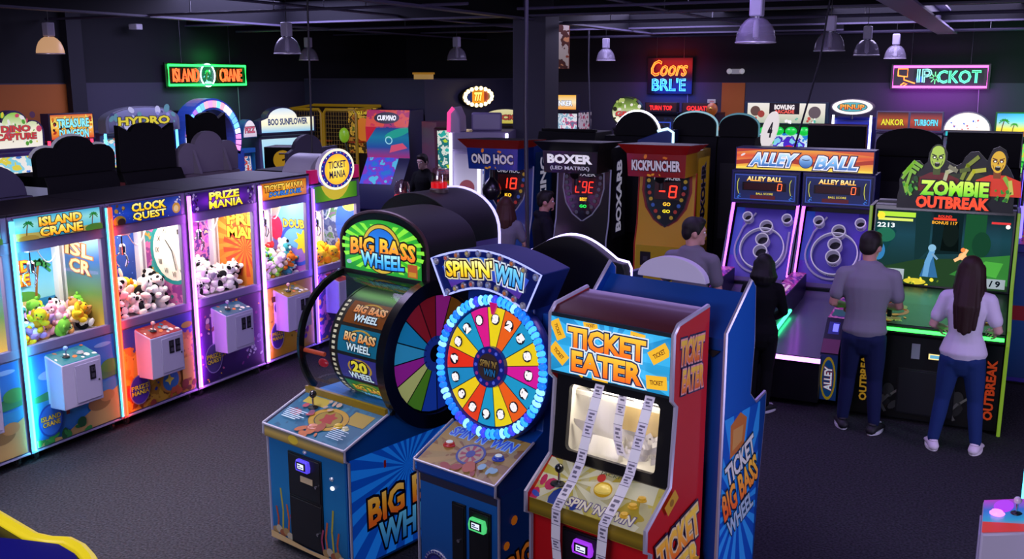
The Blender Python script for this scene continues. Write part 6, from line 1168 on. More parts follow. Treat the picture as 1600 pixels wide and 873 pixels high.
def cab(label, x, y, rot, w, d, H, body, cat='arcade machine', group=None, name='arcade_machine', screen=None, sign=None, kind='flat', sgn=None, panel=None, side=None, tubes=None, ledge=.0, sw=None, claw=None):
    """generic upright: body, lit screen (z0,z1,fn), sign (z0,z1,fn) of a given outline, lower panel fn, tubes (colour, strength)."""
    t = thing(name, label, cat, (x, y, 0), rot, group); h = w/2; B = P(body, .4, 0, .0, .2); s0 = screen[0] if screen else H*.5; s1 = screen[1] if screen else H*.8
    m = M(); m.prism([(0, .03), (0, s0 - .12), (-.18, s0 - .1), (-.18, s0 - .02), (.06, s0 + .04), (.10, s1 + .03), (.0, s1 + .06), (.0, H), (d, H), (d, .03)], 'x', -h, h, B); m.box(-h+.03, h-.03, .04, d-.03, 0, .03, BLACK); c = m.build('cabinet', t, .008)
    if screen:
        m = M(); V = Vector((0, .04, s1 - s0 - .02)); a = Art(m, (-h+.06, .052, s0 + .05), (1, 0, 0), V, (w-.12, s1-s0-.06)); screen[2](a); m.build('screen', t)
    if sign:
        sw_ = sw or w; o = outline(kind, sw_, sign[0], sign[1]); m = M(); m.prism(o, 'y', -.06, .12, P(sgn or body, .4, 0, .1)); sg = m.build('sign_box', t, .006)
        m = M(); cx0, cz0 = 0, (sign[0]+sign[1])/2; a = Art(m, (-sw_/2, -.0615, sign[0]), (1, 0, 0), (0, 0, 1), (sw_, sign[1]-sign[0])); a.clip = False
        a.o = [(sw_/2 + x_*.93, (z_-cz0)*.9 + cz0 - sign[0]) for x_, z_ in o]; sign[2](a); m.build('lit_print', sg)
        if kind == 'oval': m = M(); m.tube([(0, .03, H-.02), (0, .03, sign[0]+.02)], .02, STEEL, 8); m.build('sign_post', sg)
    if panel:
        m = M(); a = Art(m, (-h+.03, -.003, .08), (1, 0, 0), (0, 0, 1), (w-.06, s0 - .25)); panel(a); m.build('front_panel', t)
    m = M(); a = Art(m, (-h+.03, -.175, s0 - .017), (1, 0, 0), (0, .24, .06), (w-.06, .24)); a.bg(N(('3a2a6a', 'b83a7a', '2a5ab0', 'd8a02a'), 9, .25, seed=w)); m.build('control_panel', t)
    if side:
        for sx in (-1, 1):
            m = M(); a = Art(m, (sx*(h+.001), .02 if sx > 0 else d-.02, .06), (0, sx, 0), (0, 0, 1), (d-.04, H-.1)); a.bg(side); m.build('side_print', t)
    if tubes:
        for sx in (-1, 1): m = M(); m.tube([(sx*(h-.025), -.012 if True else 0, s0 + .02), (sx*(h-.025), -.0, H*.99 if not sign else sign[0])], .022, T(*tubes), 8); m.build('tube_light', t)
    return t
def scr(cols, sc=6, e=.9, seed=0, txt=None, tc='f8e84a', vor=False):
    def f(a):
        a.bg(N(tuple(cols), sc, e, seed=seed, vor=vor))
        if txt: a.lines(txt, a.w/2, a.hh*.6, a.w*.7, a.hh*.35, P(tc, .4, 0, e), P('1a1020', .4), bold=.03)
    return f
def sgnf(cols, txt, tc, e=.9, oc='2a1020', axis='y', th=.4, extra=None, ol=True):
    def f(a):
        a.poly(a.o, G(tuple(cols), e, axis), clip=False)
        if extra: extra(a)
        n = len(txt); a.lines(txt, a.w/2, a.hh*.44, a.w*.70, a.hh*th*n, P(tc, .4, 0, e*1.1), P(oc, .4, 0, .05) if ol else None, bold=.04)
    return f
def splat(seed, cols, n=30, r=(.01, .05)):
    def f(a): a.blobs(n, seed, [P(c, .4, 0, .7) for c in cols], r[0], r[1], (a.w*.05, a.hh*.1, a.w*.95, a.hh*.9))
    return f
GB = 'machines along the far left wall'
# left wall (facing +X)
cab('purple prize machine with white splash topper, leftmost along the far wall', -13.05, 9.78, 90, .95, .8, 2.05, '6a4a9a', screen=(.9, 1.95, scr(('f0e8c8', 'e8d84a', '8ad8e8', 'f8f4e8', '4a7ad0'), 4, .8, 3)), sign=(2.05, 2.62, sgnf(('fff8e8', 'fbf6d8', '8ac83a'), ['DINO', 'CAPTURE'], 'c83a3a', .8, 'f8f0e0', th=.2, extra=splat(5, ('f8f4f0', 'e8d83a', '5aa83a', '4a2a4a', 'd84a6a'), 40))), kind='cloud', sgn='5a4a8a', tubes=('4a7aff', 3), panel=lambda a: a.bg(N(('e8962a', '8a4ab0', 'f0c04a'), 4, .2)))
cab('red tube lit prize machine with fiery marquee under the orange wall', -13.05, 10.78, 90, .84, .8, 2.12, '20242e', screen=(1.0, 2.05, scr(('d8d4c8', '7a8a8a', 'b8b8b0', '4a5a5a', 'e8e4dc', '8a7a3a'), 3, .65, 6)), sign=(2.14, 2.55, sgnf(('d8402a', 'f8a83a', 'f8e86a', 'd85a2a'), ['TREASURE', 'DUNGEON'], '8ae8f0', .9, '3a1a10', extra=splat(9, ('f8e86a', 'f8f4d8', 'b8301a', 'e8801c', '2a1a20'), 60, (.01, .035)))), sgn='3a2a50', tubes=('ff2a4a', 4), side=G(('1a3a8a', '2a9ad8'), .25))
t = cab('wide silver arched prize machine with blue strip lit interior against the left wall', -13.05, 12.22, 90, 1.6, .9, 2.2, '5a5a78', screen=(.95, 2.12, scr(('e8e86a', 'f0a8c8', '6ac8e8', 'f8f4e0', '3a8a9a', 'e8704a'), 6, .8, 4)), sign=(2.2, 2.62, sgnf(('3a3a5a', '6a6a9a', '8a8ac0'), ['HYDRO'], 'e8d83a', .55, '3a2a1c', extra=splat(3, ('8a8ac8', '5a8a9a', '3a3a6a', 'b8b8d8'), 30, (.02, .08)))), kind='arch', sgn='8a8aa8', tubes=('5ab8ff', 3))
# the ring of lights machine
t = thing('ring_light_machine', 'tall arch of pink and blue lights around a dark machine, by the left wall', 'arcade machine', (-13.0, 13.85, 0), 90)
m = M(); m.box(-.45, .45, .1, .8, .03, 1.5, P('15203a', .4)); m.box(-.4, .4, .4, .8, 1.5, 2.5, P('0c1020', .4)); m.build('cabinet', t, .01)
m = M(); n = 26; oo = [(.74*cos(pi*(-.14 + 1.28*k/n)), 1.98 + .74*sin(pi*(-.14 + 1.28*k/n))) for k in range(n+1)]; ii = [(.54*cos(pi*(-.14 + 1.28*k/n)), 1.98 + .54*sin(pi*(-.14 + 1.28*k/n))) for k in range(n+1)]
for k in range(n): m.prism([oo[k], ii[k], ii[k+1], oo[k+1]], 'y', 0, .3, P('2a4a9a', .35))
m.box(-.78, -.52, 0, .3, .0, 1.72, P('2a4a9a', .4)); m.box(.52, .78, 0, .3, .0, 1.72, P('2a4a9a', .4)); ar = m.build('light_arch', t)
m = M(); R = random.Random(2)
for k in range(24):
    q0, q1 = pi*(-.12 + 1.24*(k + .1)/24), pi*(-.12 + 1.24*(k + .9)/24); c_ = ('ff8ac8', '7ac8ff', 'e8e8ff', '9a6aff', 'ff9aa8', '6ab0ff')[R.randrange(6)]
    m.prism([(.70*cos(q0), 1.98 + .70*sin(q0)), (.58*cos(q0), 1.98 + .58*sin(q0)), (.58*cos(q1), 1.98 + .58*sin(q1)), (.70*cos(q1), 1.98 + .70*sin(q1))], 'y', -.02, .0, P(c_, .4, 0, 1.6, lit=True))
m.build('light_segments', ar)
m = M(); a = Art(m, (-.35, .39, 1.55), (1, 0, 0), (0, 0, 1), (.7, .9)); a.bg(N(('7a1a2a', 'c82a3a', 'f0d0d0', '2a1020'), 8, .5)); a.rect(0, .75, .7, .9, P('4a6ab0', .4, 0, .5)); a.rect(0, .0, .45, .75, P('0a0a10', .5)); m.build('screen', t)
# cloud topped screen machine
t = cab('bright pale marquee machine with curved top and sky blue screen, left of the yellow cage', -12.95, 15.84, 80, 1.25, .7, 2.0, '4a4468', screen=(1.05, 1.9, lambda a: (a.bg(G(('5ac8e8', '8adcf8', 'c8f0fc'), .8)), a.disc(a.w*.22, a.hh*.42, .1, P('2a9a3a', .4, 0, .6)), a.disc(a.w*.32, a.hh*.3, .08, P('e8e8e8', .4, 0, .7)), a.disc(a.w*.3, a.hh*.55, .06, P('3ab84a', .4, 0, .6)), a.blobs(8, 3, [P('f8f8f8', .4, 0, .8), P('e85a5a', .4, 0, .7)], .03, .07, (0, 0, a.w, a.hh*.3)))), sign=(2.0, 2.52, sgnf(('8ac8e8', 'f8f4c8', 'fbf8e0', 'c8e0f0'), ['BOO SUNFLOWER'], '2a3a6a', .95, 'f0f0f0', th=.3, ol=False)), kind='bump', sw=1.45, sgn='3a3a6a')
cab('small pale domed machine between the light arch and the cloud screen', -13.1, 14.87, 90, .4, .7, 1.75, '1f6ab0', screen=(1.0, 1.6, scr(('2a8ad0', 'e8503a', 'f0f0f0', '2a6ab0'), 7, .5, 2)), sign=(1.95, 2.3, sgnf(('d8c8d8', 'f8f0f4'), ['FIZZ'], 'c8607a', .8)), kind='dome', sw=.4, side=P('1f7ac0', .4, 0, .1))
# basketball cage
t = thing('basketball_machine', 'yellow framed double basketball game with netted cage against the dark partition', 'basketball game', (-12.75, 16.75, 0), 0)
Y_ = P('d8a81c', .4, 0, .12)
for k in range(2):
    x0 = -.88 + .88*k; m = M(); pts = [(x0 + .04, 0, .9), (x0 + .04, 0, 2.36), (x0 + .1, 0, 2.44), (x0 + .80, 0, 2.44), (x0 + .86, 0, 2.36), (x0 + .86, 0, .9)]; m.tube(pts, .03, Y_, 8); fr = m.build('cage_frame', t)
    m = M()
    for i in range(12): m.tube([(x0 + .08 + .066*i, .02, .95), (x0 + .08 + .066*i, .02, 2.4)], .004, P('a8862a', .6), 4)
    for i in range(18): m.tube([(x0 + .06, .02, .98 + .083*i), (x0 + .84, .02, .98 + .083*i)], .004, P('a8862a', .6), 4)
    m.build('net', fr)
m = M(); m.tube([(-.86, .85, 2.5), (.88, .85, 2.5)], .03, Y_, 8); m.tube([(-.84, 0, 2.44), (-.86, .85, 2.5)], .025, Y_, 8); m.tube([(.84, 0, 2.44), (.88, .85, 2.5)], .025, Y_, 8); m.build('top_rail', t)
m = M(); m.box(-.88, .88, .0, .95, .0, .85, P('1a1a2a', .5)); m.box(-.86, .86, .85, .95, .85, 2.5, P('2a1a14', .5)); m.build('base_box', t)
m = M(); a = Art(m, (.05, .845, 1.5), (1, 0, 0), (0, 0, 1), (.76, .95)); a.bg(N(('7a2a14', 'b8782a', '3a2a14', 'd8a83a', '5a6a2a'), 5, .5, seed=4)); a.disc(.38, .5, .2, P('d87a2a', .4, 0, .6), .25); a.text('JUNGLE HOOPS', .38, .84, .6, .09, P('e8c83a', .4, 0, .7), P('3a1a10', .4), .06, .04); m.build('back_board', t)
for x in (-.44, .44): m = M(); m.tube([(x + .18*cos(2*pi*i/20), .6 + .18*sin(2*pi*i/20), 1.75) for i in range(20)], .015, P('e8501c', .4), 6, True); m.build('hoop', t)
for x, y, z, c_, l in ((.32, .35, 1.95, 'a8e82a', 'lime green balloon shape beside the basketball cage'),):
    m = M(); m.ball((0, 0, 0), (.11, .09, .15), P(c_, .35, 0, .25), 16, 10); m.tube([(.02, 0, -.14), (.1, 0, -.4), (.1, 0, -1.95)], .012, P('2a3a2a', .5), 6); o = m.build('balloon_prize', loc=(-11.95, 16.4, 1.95)); tag(o, l, 'balloon')
# swooping soft boxing machine
t = thing('arcade_machine', 'leaning machine painted red, blue and teal with rounded black badge, against the dark partition', 'arcade machine', (-11.15, 16.7, 0), 8)
m = M(); m.prism([(.0, .03), (-.35, .5), (-.30, 1.0), (.1, 1.5), (.05, 2.1), (.15, 2.45), (.8, 2.45), (.8, .03)], 'x', -.48, .48, P('1a1c4a', .4)); m.build('cabinet', t, .01)
m = M(); a = Art(m, (-.47, .045, 2.1), (1, 0, 0), (0, .1, .35), (.94, .36)); a.bg(N(('d81c3a', 'e8502a', 'b81a5a', '3a1a6a'), 3, .55)); a.disc(.45, .2, .28, P('0c0c14', .3), .12); a.text('CURVINO', .45, .2, .42, .11, P('f4f4f8', .4, 0, .9), None, bold=.05); m.build('badge_panel', t)
m = M(); a = Art(m, (-.47, .098, 1.5), (1, 0, 0), (0, -.05, .6), (.94, .62)); a.bg(G(('b83a8a', '2a5ab0', '1a8ab0', '2a3a9a'), .5)); a.disc(.7, .5, .3, P('2ab8a0', .4, 0, .5), .08, 16, .3); a.ring(.5, .35, .06, .08, P('a8e8f0', .4, 0, .7)); a.poly([(.5, .1), (.9, .2), (.8, .3), (.55, .25)], P('e85a7a', .4, 0, .6)); a.poly([(0, .62), (0, .3), (.25, .62)], P('d81c3a', .4, 0, .5)); m.build('swirl_panel', t)
m = M(); a = Art(m, (-.47, -.305, 1.0), (1, 0, 0), (0, .4, .5), (.7, .64)); a.bg(N(('2a7ad8', '4a5ae8', '8a3ac8', '5ac8f0'), 5, .6, seed=2)); m.build('slide_panel', t)
m = M(); m.lathe([(.17, 0), (.18, .05), (.18, .16), (.0, .18)], (0, 0, .52), P('c8202a', .5), 20); m.lathe([(.13, .03), (.15, .3), (.15, .52)], (0, 0, 0), P('1a3a9a', .5), 16); o = m.build('round_stool', loc=(-10.9, 14.9, .0)); tag(o, 'round stool with red cushion and blue base beside the man in black', 'stool')
# partition right face
t = thing('bulb_sign', 'oval sign ringed with warm round bulbs on the purple wall', 'sign', (-10.86, 19.9, 2.66), 90)
m = M(); m.prism([(.72*cos(2*pi*k/28), .23*sin(2*pi*k/28)) for k in range(28)], 'y', -.08, .0, P('1c1a14', .5)); m.build('sign_box', t)
m = M(); a = Art(m, (-.5, -.082, -.15), (1, 0, 0), (0, 0, 1), (1., .3)); a.clip = False; a.rect(.0, .03, .3, .27, P('2a3a7a', .4, 0, .4)); a.rect(.7, .03, 1., .27, P('a81c14', .4, 0, .6)); a.rect(.22, .01, .78, .29, P('f8981c', .4, 0, 1.)); a.text('777', .5, .15, .36, .2, P('ffe86a', .4, 0, 1.6), P('b83a10', .4), .06, .05); m.build('lit_print', t)
for k in range(18):
    q = 2*pi*k/18; m = M(); m.ball((.64*cos(q), -.1, .19*sin(q)), .045, T('ffdf9a', 5), 10, 7); m.build('bulb', t)
cab('narrow machine with teal lit art and yellow lower front beside the dark partition edge', -9.6, 16.6, 55, .6, .7, 2.25, '6a3a4a', screen=(1.3, 2.1, scr(('2ab8a8', 'e8f0e0', '1a7a7a', 'c8e83a'), 6, .7, 2)), panel=lambda a: a.bg(N(('e8b82a', 'd8961c', 'a86a1c'), 4, .3)))
t = cab('pale lilac claw machine with pink edged crest, left of the blue boxing machine', -7.2, 13.3, 18, .92, .85, 2.28, '8a7ea8', name='claw_machine', cat='claw machine', screen=(1.0, 1.95, lambda a: (a.bg(G(('b8b0d8', 'd8d0f0', '8a80a8'), .5)), a.rect(a.w*.45, 0, a.w*.52, a.hh, P('f4f4ff', .4, 0, 1.2)), a.rect(a.w*.56, .2, a.w*.95, a.hh, N(('2a3a8a', 'c8d8f8', '4a6ad0'), 9, .7)), a.disc(a.w*.25, a.hh*.42, .12, P('a84a5a', .4, 0, .4)), a.blobs(16, 4, [P('8a7ae8', .4, 0, .5), P('e8d8c0', .4, 0, .5), P('c8508a', .4, 0, .5), P('6a9ae8', .4, 0, .5)], .04, .09, (0, 0, a.w, a.hh*.22)))), tubes=('e8e4ff', 5))
m = M(); m.prism([(-.0, 2.26), (.18, 2.26), (.17, 2.5), (.1, 2.66), (.02, 2.62)], 'y', -.02, .5, P('b8a0c8', .4)); m.v = [(x - .46, y, z) for x, y, z in m.v]; m.build('side_crest', t, .02); m = M(); m.tube([(-.46, -.02, 2.28), (-.45, -.02, 2.56), (-.38, -.02, 2.64)], .03, P('ff4a9a', .4, 0, 1.), 8); m.build('pink_edge', t)
m = M(); m.box(-.18, .3, .35, .42, 2.28, 2.56, P('8a7ea8', .4)); m.build('rear_crest', t, .03)
cab('machine with gold and red sign behind the lilac claw machine, against the pillar', -8.75, 17.3, 15, .9, .8, 2.2, '2a2438', screen=(1.4, 2.1, scr(('b82a3a', 'e8c83a', '2a1a3a', 'd85a8a'), 6, .7, 7)), sign=(2.2, 2.5, sgnf(('c8b83a', 'e8e0a8'), ['LUCKY'], 'a83a2a', .8)), kind='arch')
# back wall (facing -Y)
cab('white and orange marquee machine just right of the pillar with pale side print', -9.0, 20.6, 0, .75, .8, 2.35, '3a3450', screen=(1.55, 2.3, scr(('d8e8f0', '8ab8d0', 'f0f0f4', 'c85a8a', '6a7a9a'), 7, .75, 8)), sign=(2.37, 2.72, sgnf(('f8a02a', 'fbe8b8', 'f8b83a'), ['DUNKER'], 'f4f8ff', .9, '4a9ad8')), side=N(('c83a6a', 'e8d8e8', '3a1a30'), 5, .3), panel=lambda a: a.bg(G(('8a80b0', 'b8b0d8'), .1)))
cab('machine with round green and white creature face topper, back wall', -7.5, 20.7, 0, .7, .8, 2.0, '14141c', screen=(1.3, 1.9, scr(('1a3a8a', 'd83a2a', '4ac8e8'), 6, .6, 2)), sign=(2.02, 2.68, sgnf(('f8f4e0', 'f4f0c8', '8aa84a', '3a4a1c'), ['GRIN'], 'c83a2a', .85, 'f8f8f0', extra=splat(6, ('6a8a2a', 'f4f0d8', '2a2a14', 'b8c86a'), 34, (.015, .06)), th=.2)), kind='oval', sgn='3a4a2a')
for x, tx, lb in ((-6.72, 'TURN TOP', 'dark machine with red letter sign under the red and blue neon sign'), (-5.9, 'GOLIATH', 'dark machine with red letter sign next to the orange wall strip')):
    cab(lb, x, 20.7, 0, .72, .8, 2.35, '12142a', screen=(1.5, 2.25, lambda a: (a.bg(N(('0c1024', '14204a', '0a0c1c', '3a2a1c'), 6, .5)), a.disc(a.w*.5, a.hh*.5, .1, P('ff2a2a', .4, 0, 1.)), a.line([(a.w*.2, a.hh*.3), (a.w*.2, a.hh*.85), (a.w*.8, a.hh*.85), (a.w*.8, a.hh*.3)], .02, P('3a5ad8', .4, 0, .7)))), sign=(2.36, 2.56, sgnf(('1a0a14', '2a0c14'), [tx], 'ff2a2a', 1.4, '3a0a0a', th=.6)), group=None, side=P('1a2450', .4, 0, .1))
t = thing('rubber_chicken_figure', 'orange long-necked toy figure standing tall before the orange wall strip', 'figure', (-5.05, 18.6, 0), 0)
m = M(); OR_ = P('d8702a', .5, 0, .15); WH_ = P('e8d8d0', .5, 0, .1); m.lathe([(.0, 2.02), (.1, 2.04), (.16, 2.12), (.13, 2.22), (.06, 2.3), (.05, 2.4)], (0, 0, 0), OR_, 16); m.ball((0, 0, 2.5), (.11, .1, .12), OR_, 14, 9); m.lathe([(.05, 1.7), (.06, 1.85), (.1, 2.02)], (0, 0, 0), WH_, 12); m.tube([(-.03, 0, 1.85), (-.16, -.02, 1.62)], .03, WH_, 8); m.tube([(.03, 0, 1.85), (.16, -.02, 1.62)], .03, WH_, 8); m.box(-.14, .14, -.12, .12, 1.5, 1.66, P('c8a01c', .5)); m.build('body', t)
m = M(); m.ball((.0, -.1, 2.52), (.03, .03, .02), P('e8c03a', .4), 8, 6); m.build('beak', t); m = M(); m.box(-.2, .2, -.2, .2, 0, 1.5, P('14141c', .5)); m.build('pedestal', t)
m = M(); m.box(-.09, .09, -.01, .01, -.06, .06, P('d8d0e0', .4, 0, .3)); a = Art(m, (-.08, -.011, -.05), (1, 0, 0), (0, 0, 1), (.16, .1)); a.text('OPEN', .08, .06, .13, .04, P('c83a4a', .4), None); o = m.build('wall_notice', loc=(-5.98, 21.96, 2.55)); tag(o, 'small white notice on the back wall left of the orange strip', 'notice')
# ball rolling game with green domes
t = cab('wide bowling game with cream marquee, row of green domes and blue screen, back wall', -4.06, 20.6, 0, 1.66, .8, 2.0, '1a3a5a', screen=(1.35, 1.98, lambda a: (a.bg(N(('1a4ab8', '2a8ae8', 'd8f0f8', '4a2ac8', '8ad8f0'), 4, .8, seed=5)), a.disc(a.w*.55, a.hh*.3, .16, P('e81c2a', .4, 0, .9)), a.rect(a.w*.42, 0, a.w*.68, a.hh*.2, P('e81c2a', .4, 0, .9)), a.disc(a.w*.3, a.hh*.7, .08, P('3ac83a', .4, 0, .8)))), sign=(2.16, 2.6, lambda a: (a.poly(a.o, G(('b8c8a8', 'e8e4c8', 'f4f0dc'), .75), clip=False), a.rect(.5, .2, 1.1, .42, P('2a1420', .4, 0, .1)), a.text('BOWLING', .8, .34, .4, .1, P('f0e8e0', .4, 0, .9), None, bold=.05), a.text('ARCADE', .8, .25, .4, .07, P('e85a4a', .4, 0, .9), None, bold=.05), a.disc(.22, .26, .1, P('7a5a4a', .4, 0, .4)), a.disc(1.4, .24, .12, P('7a6a6a', .4, 0, .4)), a.disc(.34, .2, .07, P('b84a3a', .4, 0, .5)), a.blobs(20, 3, [P('f8f8f0', .4, 0, .8), P('5ac8a8', .4, 0, .6), P('d85a4a', .4, 0, .6)], .015, .04, (.1, .02, 1.5, .12)))))
for k in range(6): m = M(); m.ball((-.66 + .26*k, -.02, 2.02), (.12, .08, .09), P('1ae04a', .3, 0, .7, .5), 14, 8); m.build('green_dome', t)
m = M(); m.box(-.83, .83, -.02, .1, 1.98, 2.15, P('0a4a1a', .4, 0, .2)); m.build('dome_rail', t)
cab('blue machine with white bulb ringed oval sign on a post, back wall', -2.78, 20.6, 0, .76, .8, 2.3, '1a2aa8', screen=(1.5, 2.24, lambda a: (a.bg(P('1a2ab0', .4, 0, .5)), a.ring(a.w*.5, a.hh*.3, .18, .28, P('e8f0f8', .4, 0, .7), 24), a.disc(a.w*.4, a.hh*.3, .1, P('6ab82a', .4, 0, .6)), a.rect(a.w*.45, a.hh*.35, a.w*.55, a.hh*.6, P('2a8ae0', .4, 0, .7)))), sign=(2.36, 2.68, lambda a: (a.poly(a.o, P('fbf4ec', .4, 0, .95), clip=False), a.disc(a.w/2, a.hh/2, a.w*.35, P('2a2020', .4), a.hh*.3), a.disc(a.w/2, a.hh/2, a.w*.33, P('5ab8b8', .4, 0, .7), a.hh*.27), a.text('PINUP', a.w/2, a.hh*.5, a.w*.56, a.hh*.3, G(('e8601c', 'f8b84a'), .9), P('2a1a10', .4), .06, .04))), kind='oval', sw=.82, sgn='8a8090', tubes=('e8ecff', 4))
for x, tx, c0, tc, lb in ((-2.02, 'ANKOR', ('5a1c10', 'b8501c', '3a1410'), 'e8d82a', 'left half of the twin cabinet with yellow lettered orange sign, back wall'), (-1.42, 'TURBOFIN', ('7a1a1c', 'b84a2a', '3a1a3a'), '6ae0f0', 'right half of the twin cabinet with cyan lettered red sign, back wall')):
    cab(lb, x, 20.6, 0, .6, .8, 2.05, '6a6488', screen=(1.35, 1.98, scr(('2a2440', '6a5a8a', 'e8601c', '3a3a5a'), 5, .4, x)), sign=(2.08, 2.45, sgnf(c0, [tx], tc, .8, '1a1010')), sgn='7a7498', side=P('9a94b8', .4))
cab('silver machine with glowing white domed sign and teal band, back wall', -.70, 20.6, 0, .8, .8, 2.08, '7a7890', screen=(1.2, 1.95, scr(('1a6a7a', '2a2a3a', '4ad8d8'), 5, .5, 3)), sign=(2.1, 2.46, lambda a: (a.poly(a.o, G(('f8e8d8', 'ffffff', 'f0e0d0'), 1.1), clip=False), a.rect(.06, -.09, .74, -.01, P('2ac8c8', .4, 0, .7)), a.blobs(16, 3, [P('d8404a', .4, 0, .8), P('3a6ad8', .4, 0, .8)], .01, .02, (.12, .03, .68, .2)))), kind='dome', sw=.84, sgn='a8a4b8')
cab('beach painted screen machine at the right end of the back row, green glow', .19, 20.6, 0, .85, .8, 1.95, '1a5a2a', screen=(1.3, 1.9, scr(('3ae83a', '1a8a3a', '8af06a', 'e8d83a'), 6, .8, 3)), sign=(2.0, 2.46, lambda a: (a.poly(a.o, G(('e8a83a', 'f8e84a', '7ad0f0', '3a9ae8'), .9), clip=False), palm(a, .12, .12, .24, '7a4a1c', '3aa83a', .6), palm(a, .3, .1, .18, '7a4a1c', '4ab83a', .6), a.disc(.6, .08, .2, P('e8801c', .4, 0, .8), .05))), sgn='2a8a3a', tubes=('4aff6a', 3))
area('green_wall_glow', (.6, 20.2, 2.9), 1.2, 14, '3aff7a', (radians(85), 0, 0))
# ================================================================ machines with their backs turned
def back(label, x, y, rot, w, H, topk, tz, body='0b0b0f', top=None, edge=None, d=.7, side=None, tw=None, group=None, legs=False, z0=.03):
    t = thing('arcade_machine', label, 'arcade machine', (x, y, 0), rot, group); h = w/2; B = P(body, .7, spec=.2)
    m = M(); m.prism([(0, z0), (0, H-.12), (.05, H), (d, H), (d, z0)], 'x', -h, h, B); c = m.build('cabinet', t, .008)
    m = M(); o = outline(topk, tw or w*.95, H + .002, tz); m.prism(o, 'y', .1, .17, P(top or body, .7, spec=.2)); tp = m.build('topper_board', t, .006)
    if edge:
        m = M(); m.tube([(x_*1.01, .18, z_ + .006) for x_, z_ in o[1:]], .018, T(*edge) if edge[1] > 2 else P(edge[0], .4, 0, edge[1]), 6); m.build('light_edging', tp)
    m = M(); m.box(-h*.8, h*.8, -.006, .0, H*.4, H*.85, P(body, .7)); m.build('rear_hatch', c, .003)
    if side:
        for sx in (-1, 1): m = M(); a = Art(m, (sx*(h + .001), .02 if sx > 0 else d-.02, .1), (0, sx, 0), (0, 0, 1), (d-.04, H-.2)); a.bg(side); m.build('side_print', t)
    if legs:
        for sx in (-1, 1): m = M(); m.prism([(.0, H), (.1, H), (.1, H + .28)], 'x', sx*h*.55 - .02, sx*h*.55 + .02, P(top or body, .6)); m.build('bracket', tp)
    return t
GL = None
back('grey machine back with rounded top at the far left edge, behind the cranes', -8.55, 6.15, 90, .9, 1.95, 'dome', 2.28, '4e4a62', None, None, side=G(('8a4a8a', '4a6ab0'), .1))
back('black machine back with cloud shaped topper outlined faintly white', -8.55, 7.2, 90, .9, 2.11, 'cloud', 2.5, '09090c', None, ('cfcbe0', .25), side=G(('c84a6a', '5a6ac8', 'b8b8e0'), .25), tw=.97)
back('black machine back with wide horned topper and red side', -8.55, 8.17, 90, .87, 2.07, 'horn', 2.6, '0a090c', None, None, side=P('7a1a20', .4, 0, .1), tw=.82)
back('grey machine back with bracketed cloud topper beside the light arch', -8.55, 9.12, 90, .92, 1.97, 'cloud', 2.46, '6a6068', '7a7280', None, legs=True, tw=.98, side=P('8a86a0', .4))
back('grey humped machine back left of the round yellow sign', -8.55, 11.15, 90, 1.1, 1.85, 'bump', 2.32, '14141a', '4c4759', None, tw=1.1)
back('tall black machine back in front of the light arch', -9.9, 10.55, 90, .6, 2.1, 'horn', 2.62, '08080b', None, None, tw=.72)
t = thing('arcade_machine', 'black machine with gold swirl plate, right of the grey bracketed topper', 'arcade machine', (-9.9, 12.0, 0), 20); m = M(); m.box(-.3, .3, 0, .5, 0, 2.05, P('0a0a0e', .5)); m.build('cabinet', t, .01); m = M(); m.lathe([(0, -.02), (.15, -.02), (.15, 0), (0, 0)], (0, 0, 1.85), P('e8b02a', .4, 0, .35), 20, 'y'); m.tube([(0, -.03, 1.85), (.06, -.03, 1.88), (.05, -.03, 1.95), (-.05, -.03, 1.95)], .015, P('5a3a10', .4), 6); m.build('gold_plate', t)
# row behind the boxing machines (backs toward us)
m = None
back('black domed machine back with bright white edge behind the red and yellow boxing machine', -4.72, 13.3, 0, .9, 2.28, 'dome', 2.62, '08080b', None, ('e8e4ff', 6), tw=.66)
back('black round cornered machine back, left of the orange toy figure', -3.88, 13.3, 0, .7, 2.3, 'arch', 2.62, '08080b', None, ('b8f0ff', .5), tw=.6)
back('black round cornered machine back, right of the orange toy figure', -3.27, 13.3, 0, .5, 2.3, 'arch', 2.6, '08080b', None, ('7ac8d8', .3), tw=.52)
back('long black cabinet back between the two black lettered machines', -5.72, 13.2, 0, .9, 2.32, 'flat', 2.36, '07070a')
back('black screen back above the double ball lanes', -2.05, 13.7, 0, .78, 2.08, 'flat', 2.46, '09090c', None, ('5a2a3a', .2), side=N(('c83a3a', 'e8e0e8', '3a3a8a'), 5, .3))
back('wide black machine back with gently curved top behind the topper with the figures, left', -1.12, 13.5, 0, .84, 2.1, 'arch', 2.46, '08080a', None, None, side=P('8a3a1c', .4, 0, .15))
back('wide black screen back behind the shooting game topper, right', -.26, 13.5, 0, .88, 2.0, 'flat', 2.42, '09090c', None, ('6a6878', .2))
t = thing('paddle_sign', 'tall white oval paddle sign with dark mark above the double ball lanes', 'sign', (-2.8, 13.2, 0), 0)
m = M(); m.prism([(.10*cos(2*pi*k/24) + .05*sin(2*pi*k/24), 2.42 + .24*sin(2*pi*k/24)) for k in range(24)], 'y', -.03, .03, P('f4ece8', .4, 0, .75)); m.build('oval_board', t); m = M(); a = Art(m, (-.1, -.032, 2.25), (1, 0, 0), (0, 0, 1), (.2, .34)); a.clip = False; a.text('4', .11, .17, .07, .2, BLACK, None, bold=.05, shear=.3); m.build('mark', t)
m = M(); m.prism([(-.07, 2.0), (.03, 2.0), (.05, 2.24), (-.06, 2.24)], 'y', -.02, .02, P('e8e0e0', .4, 0, .5)); m.box(-.2, .2, .0, .3, 0, 2.1, P('3a3440', .5)); m.build('post', t)
t = thing('blue_flap_machine', 'blue slanted hood with white glowing edge above the red and yellow boxing machine', 'arcade machine', (-4.2, 12.95, 0), 0)
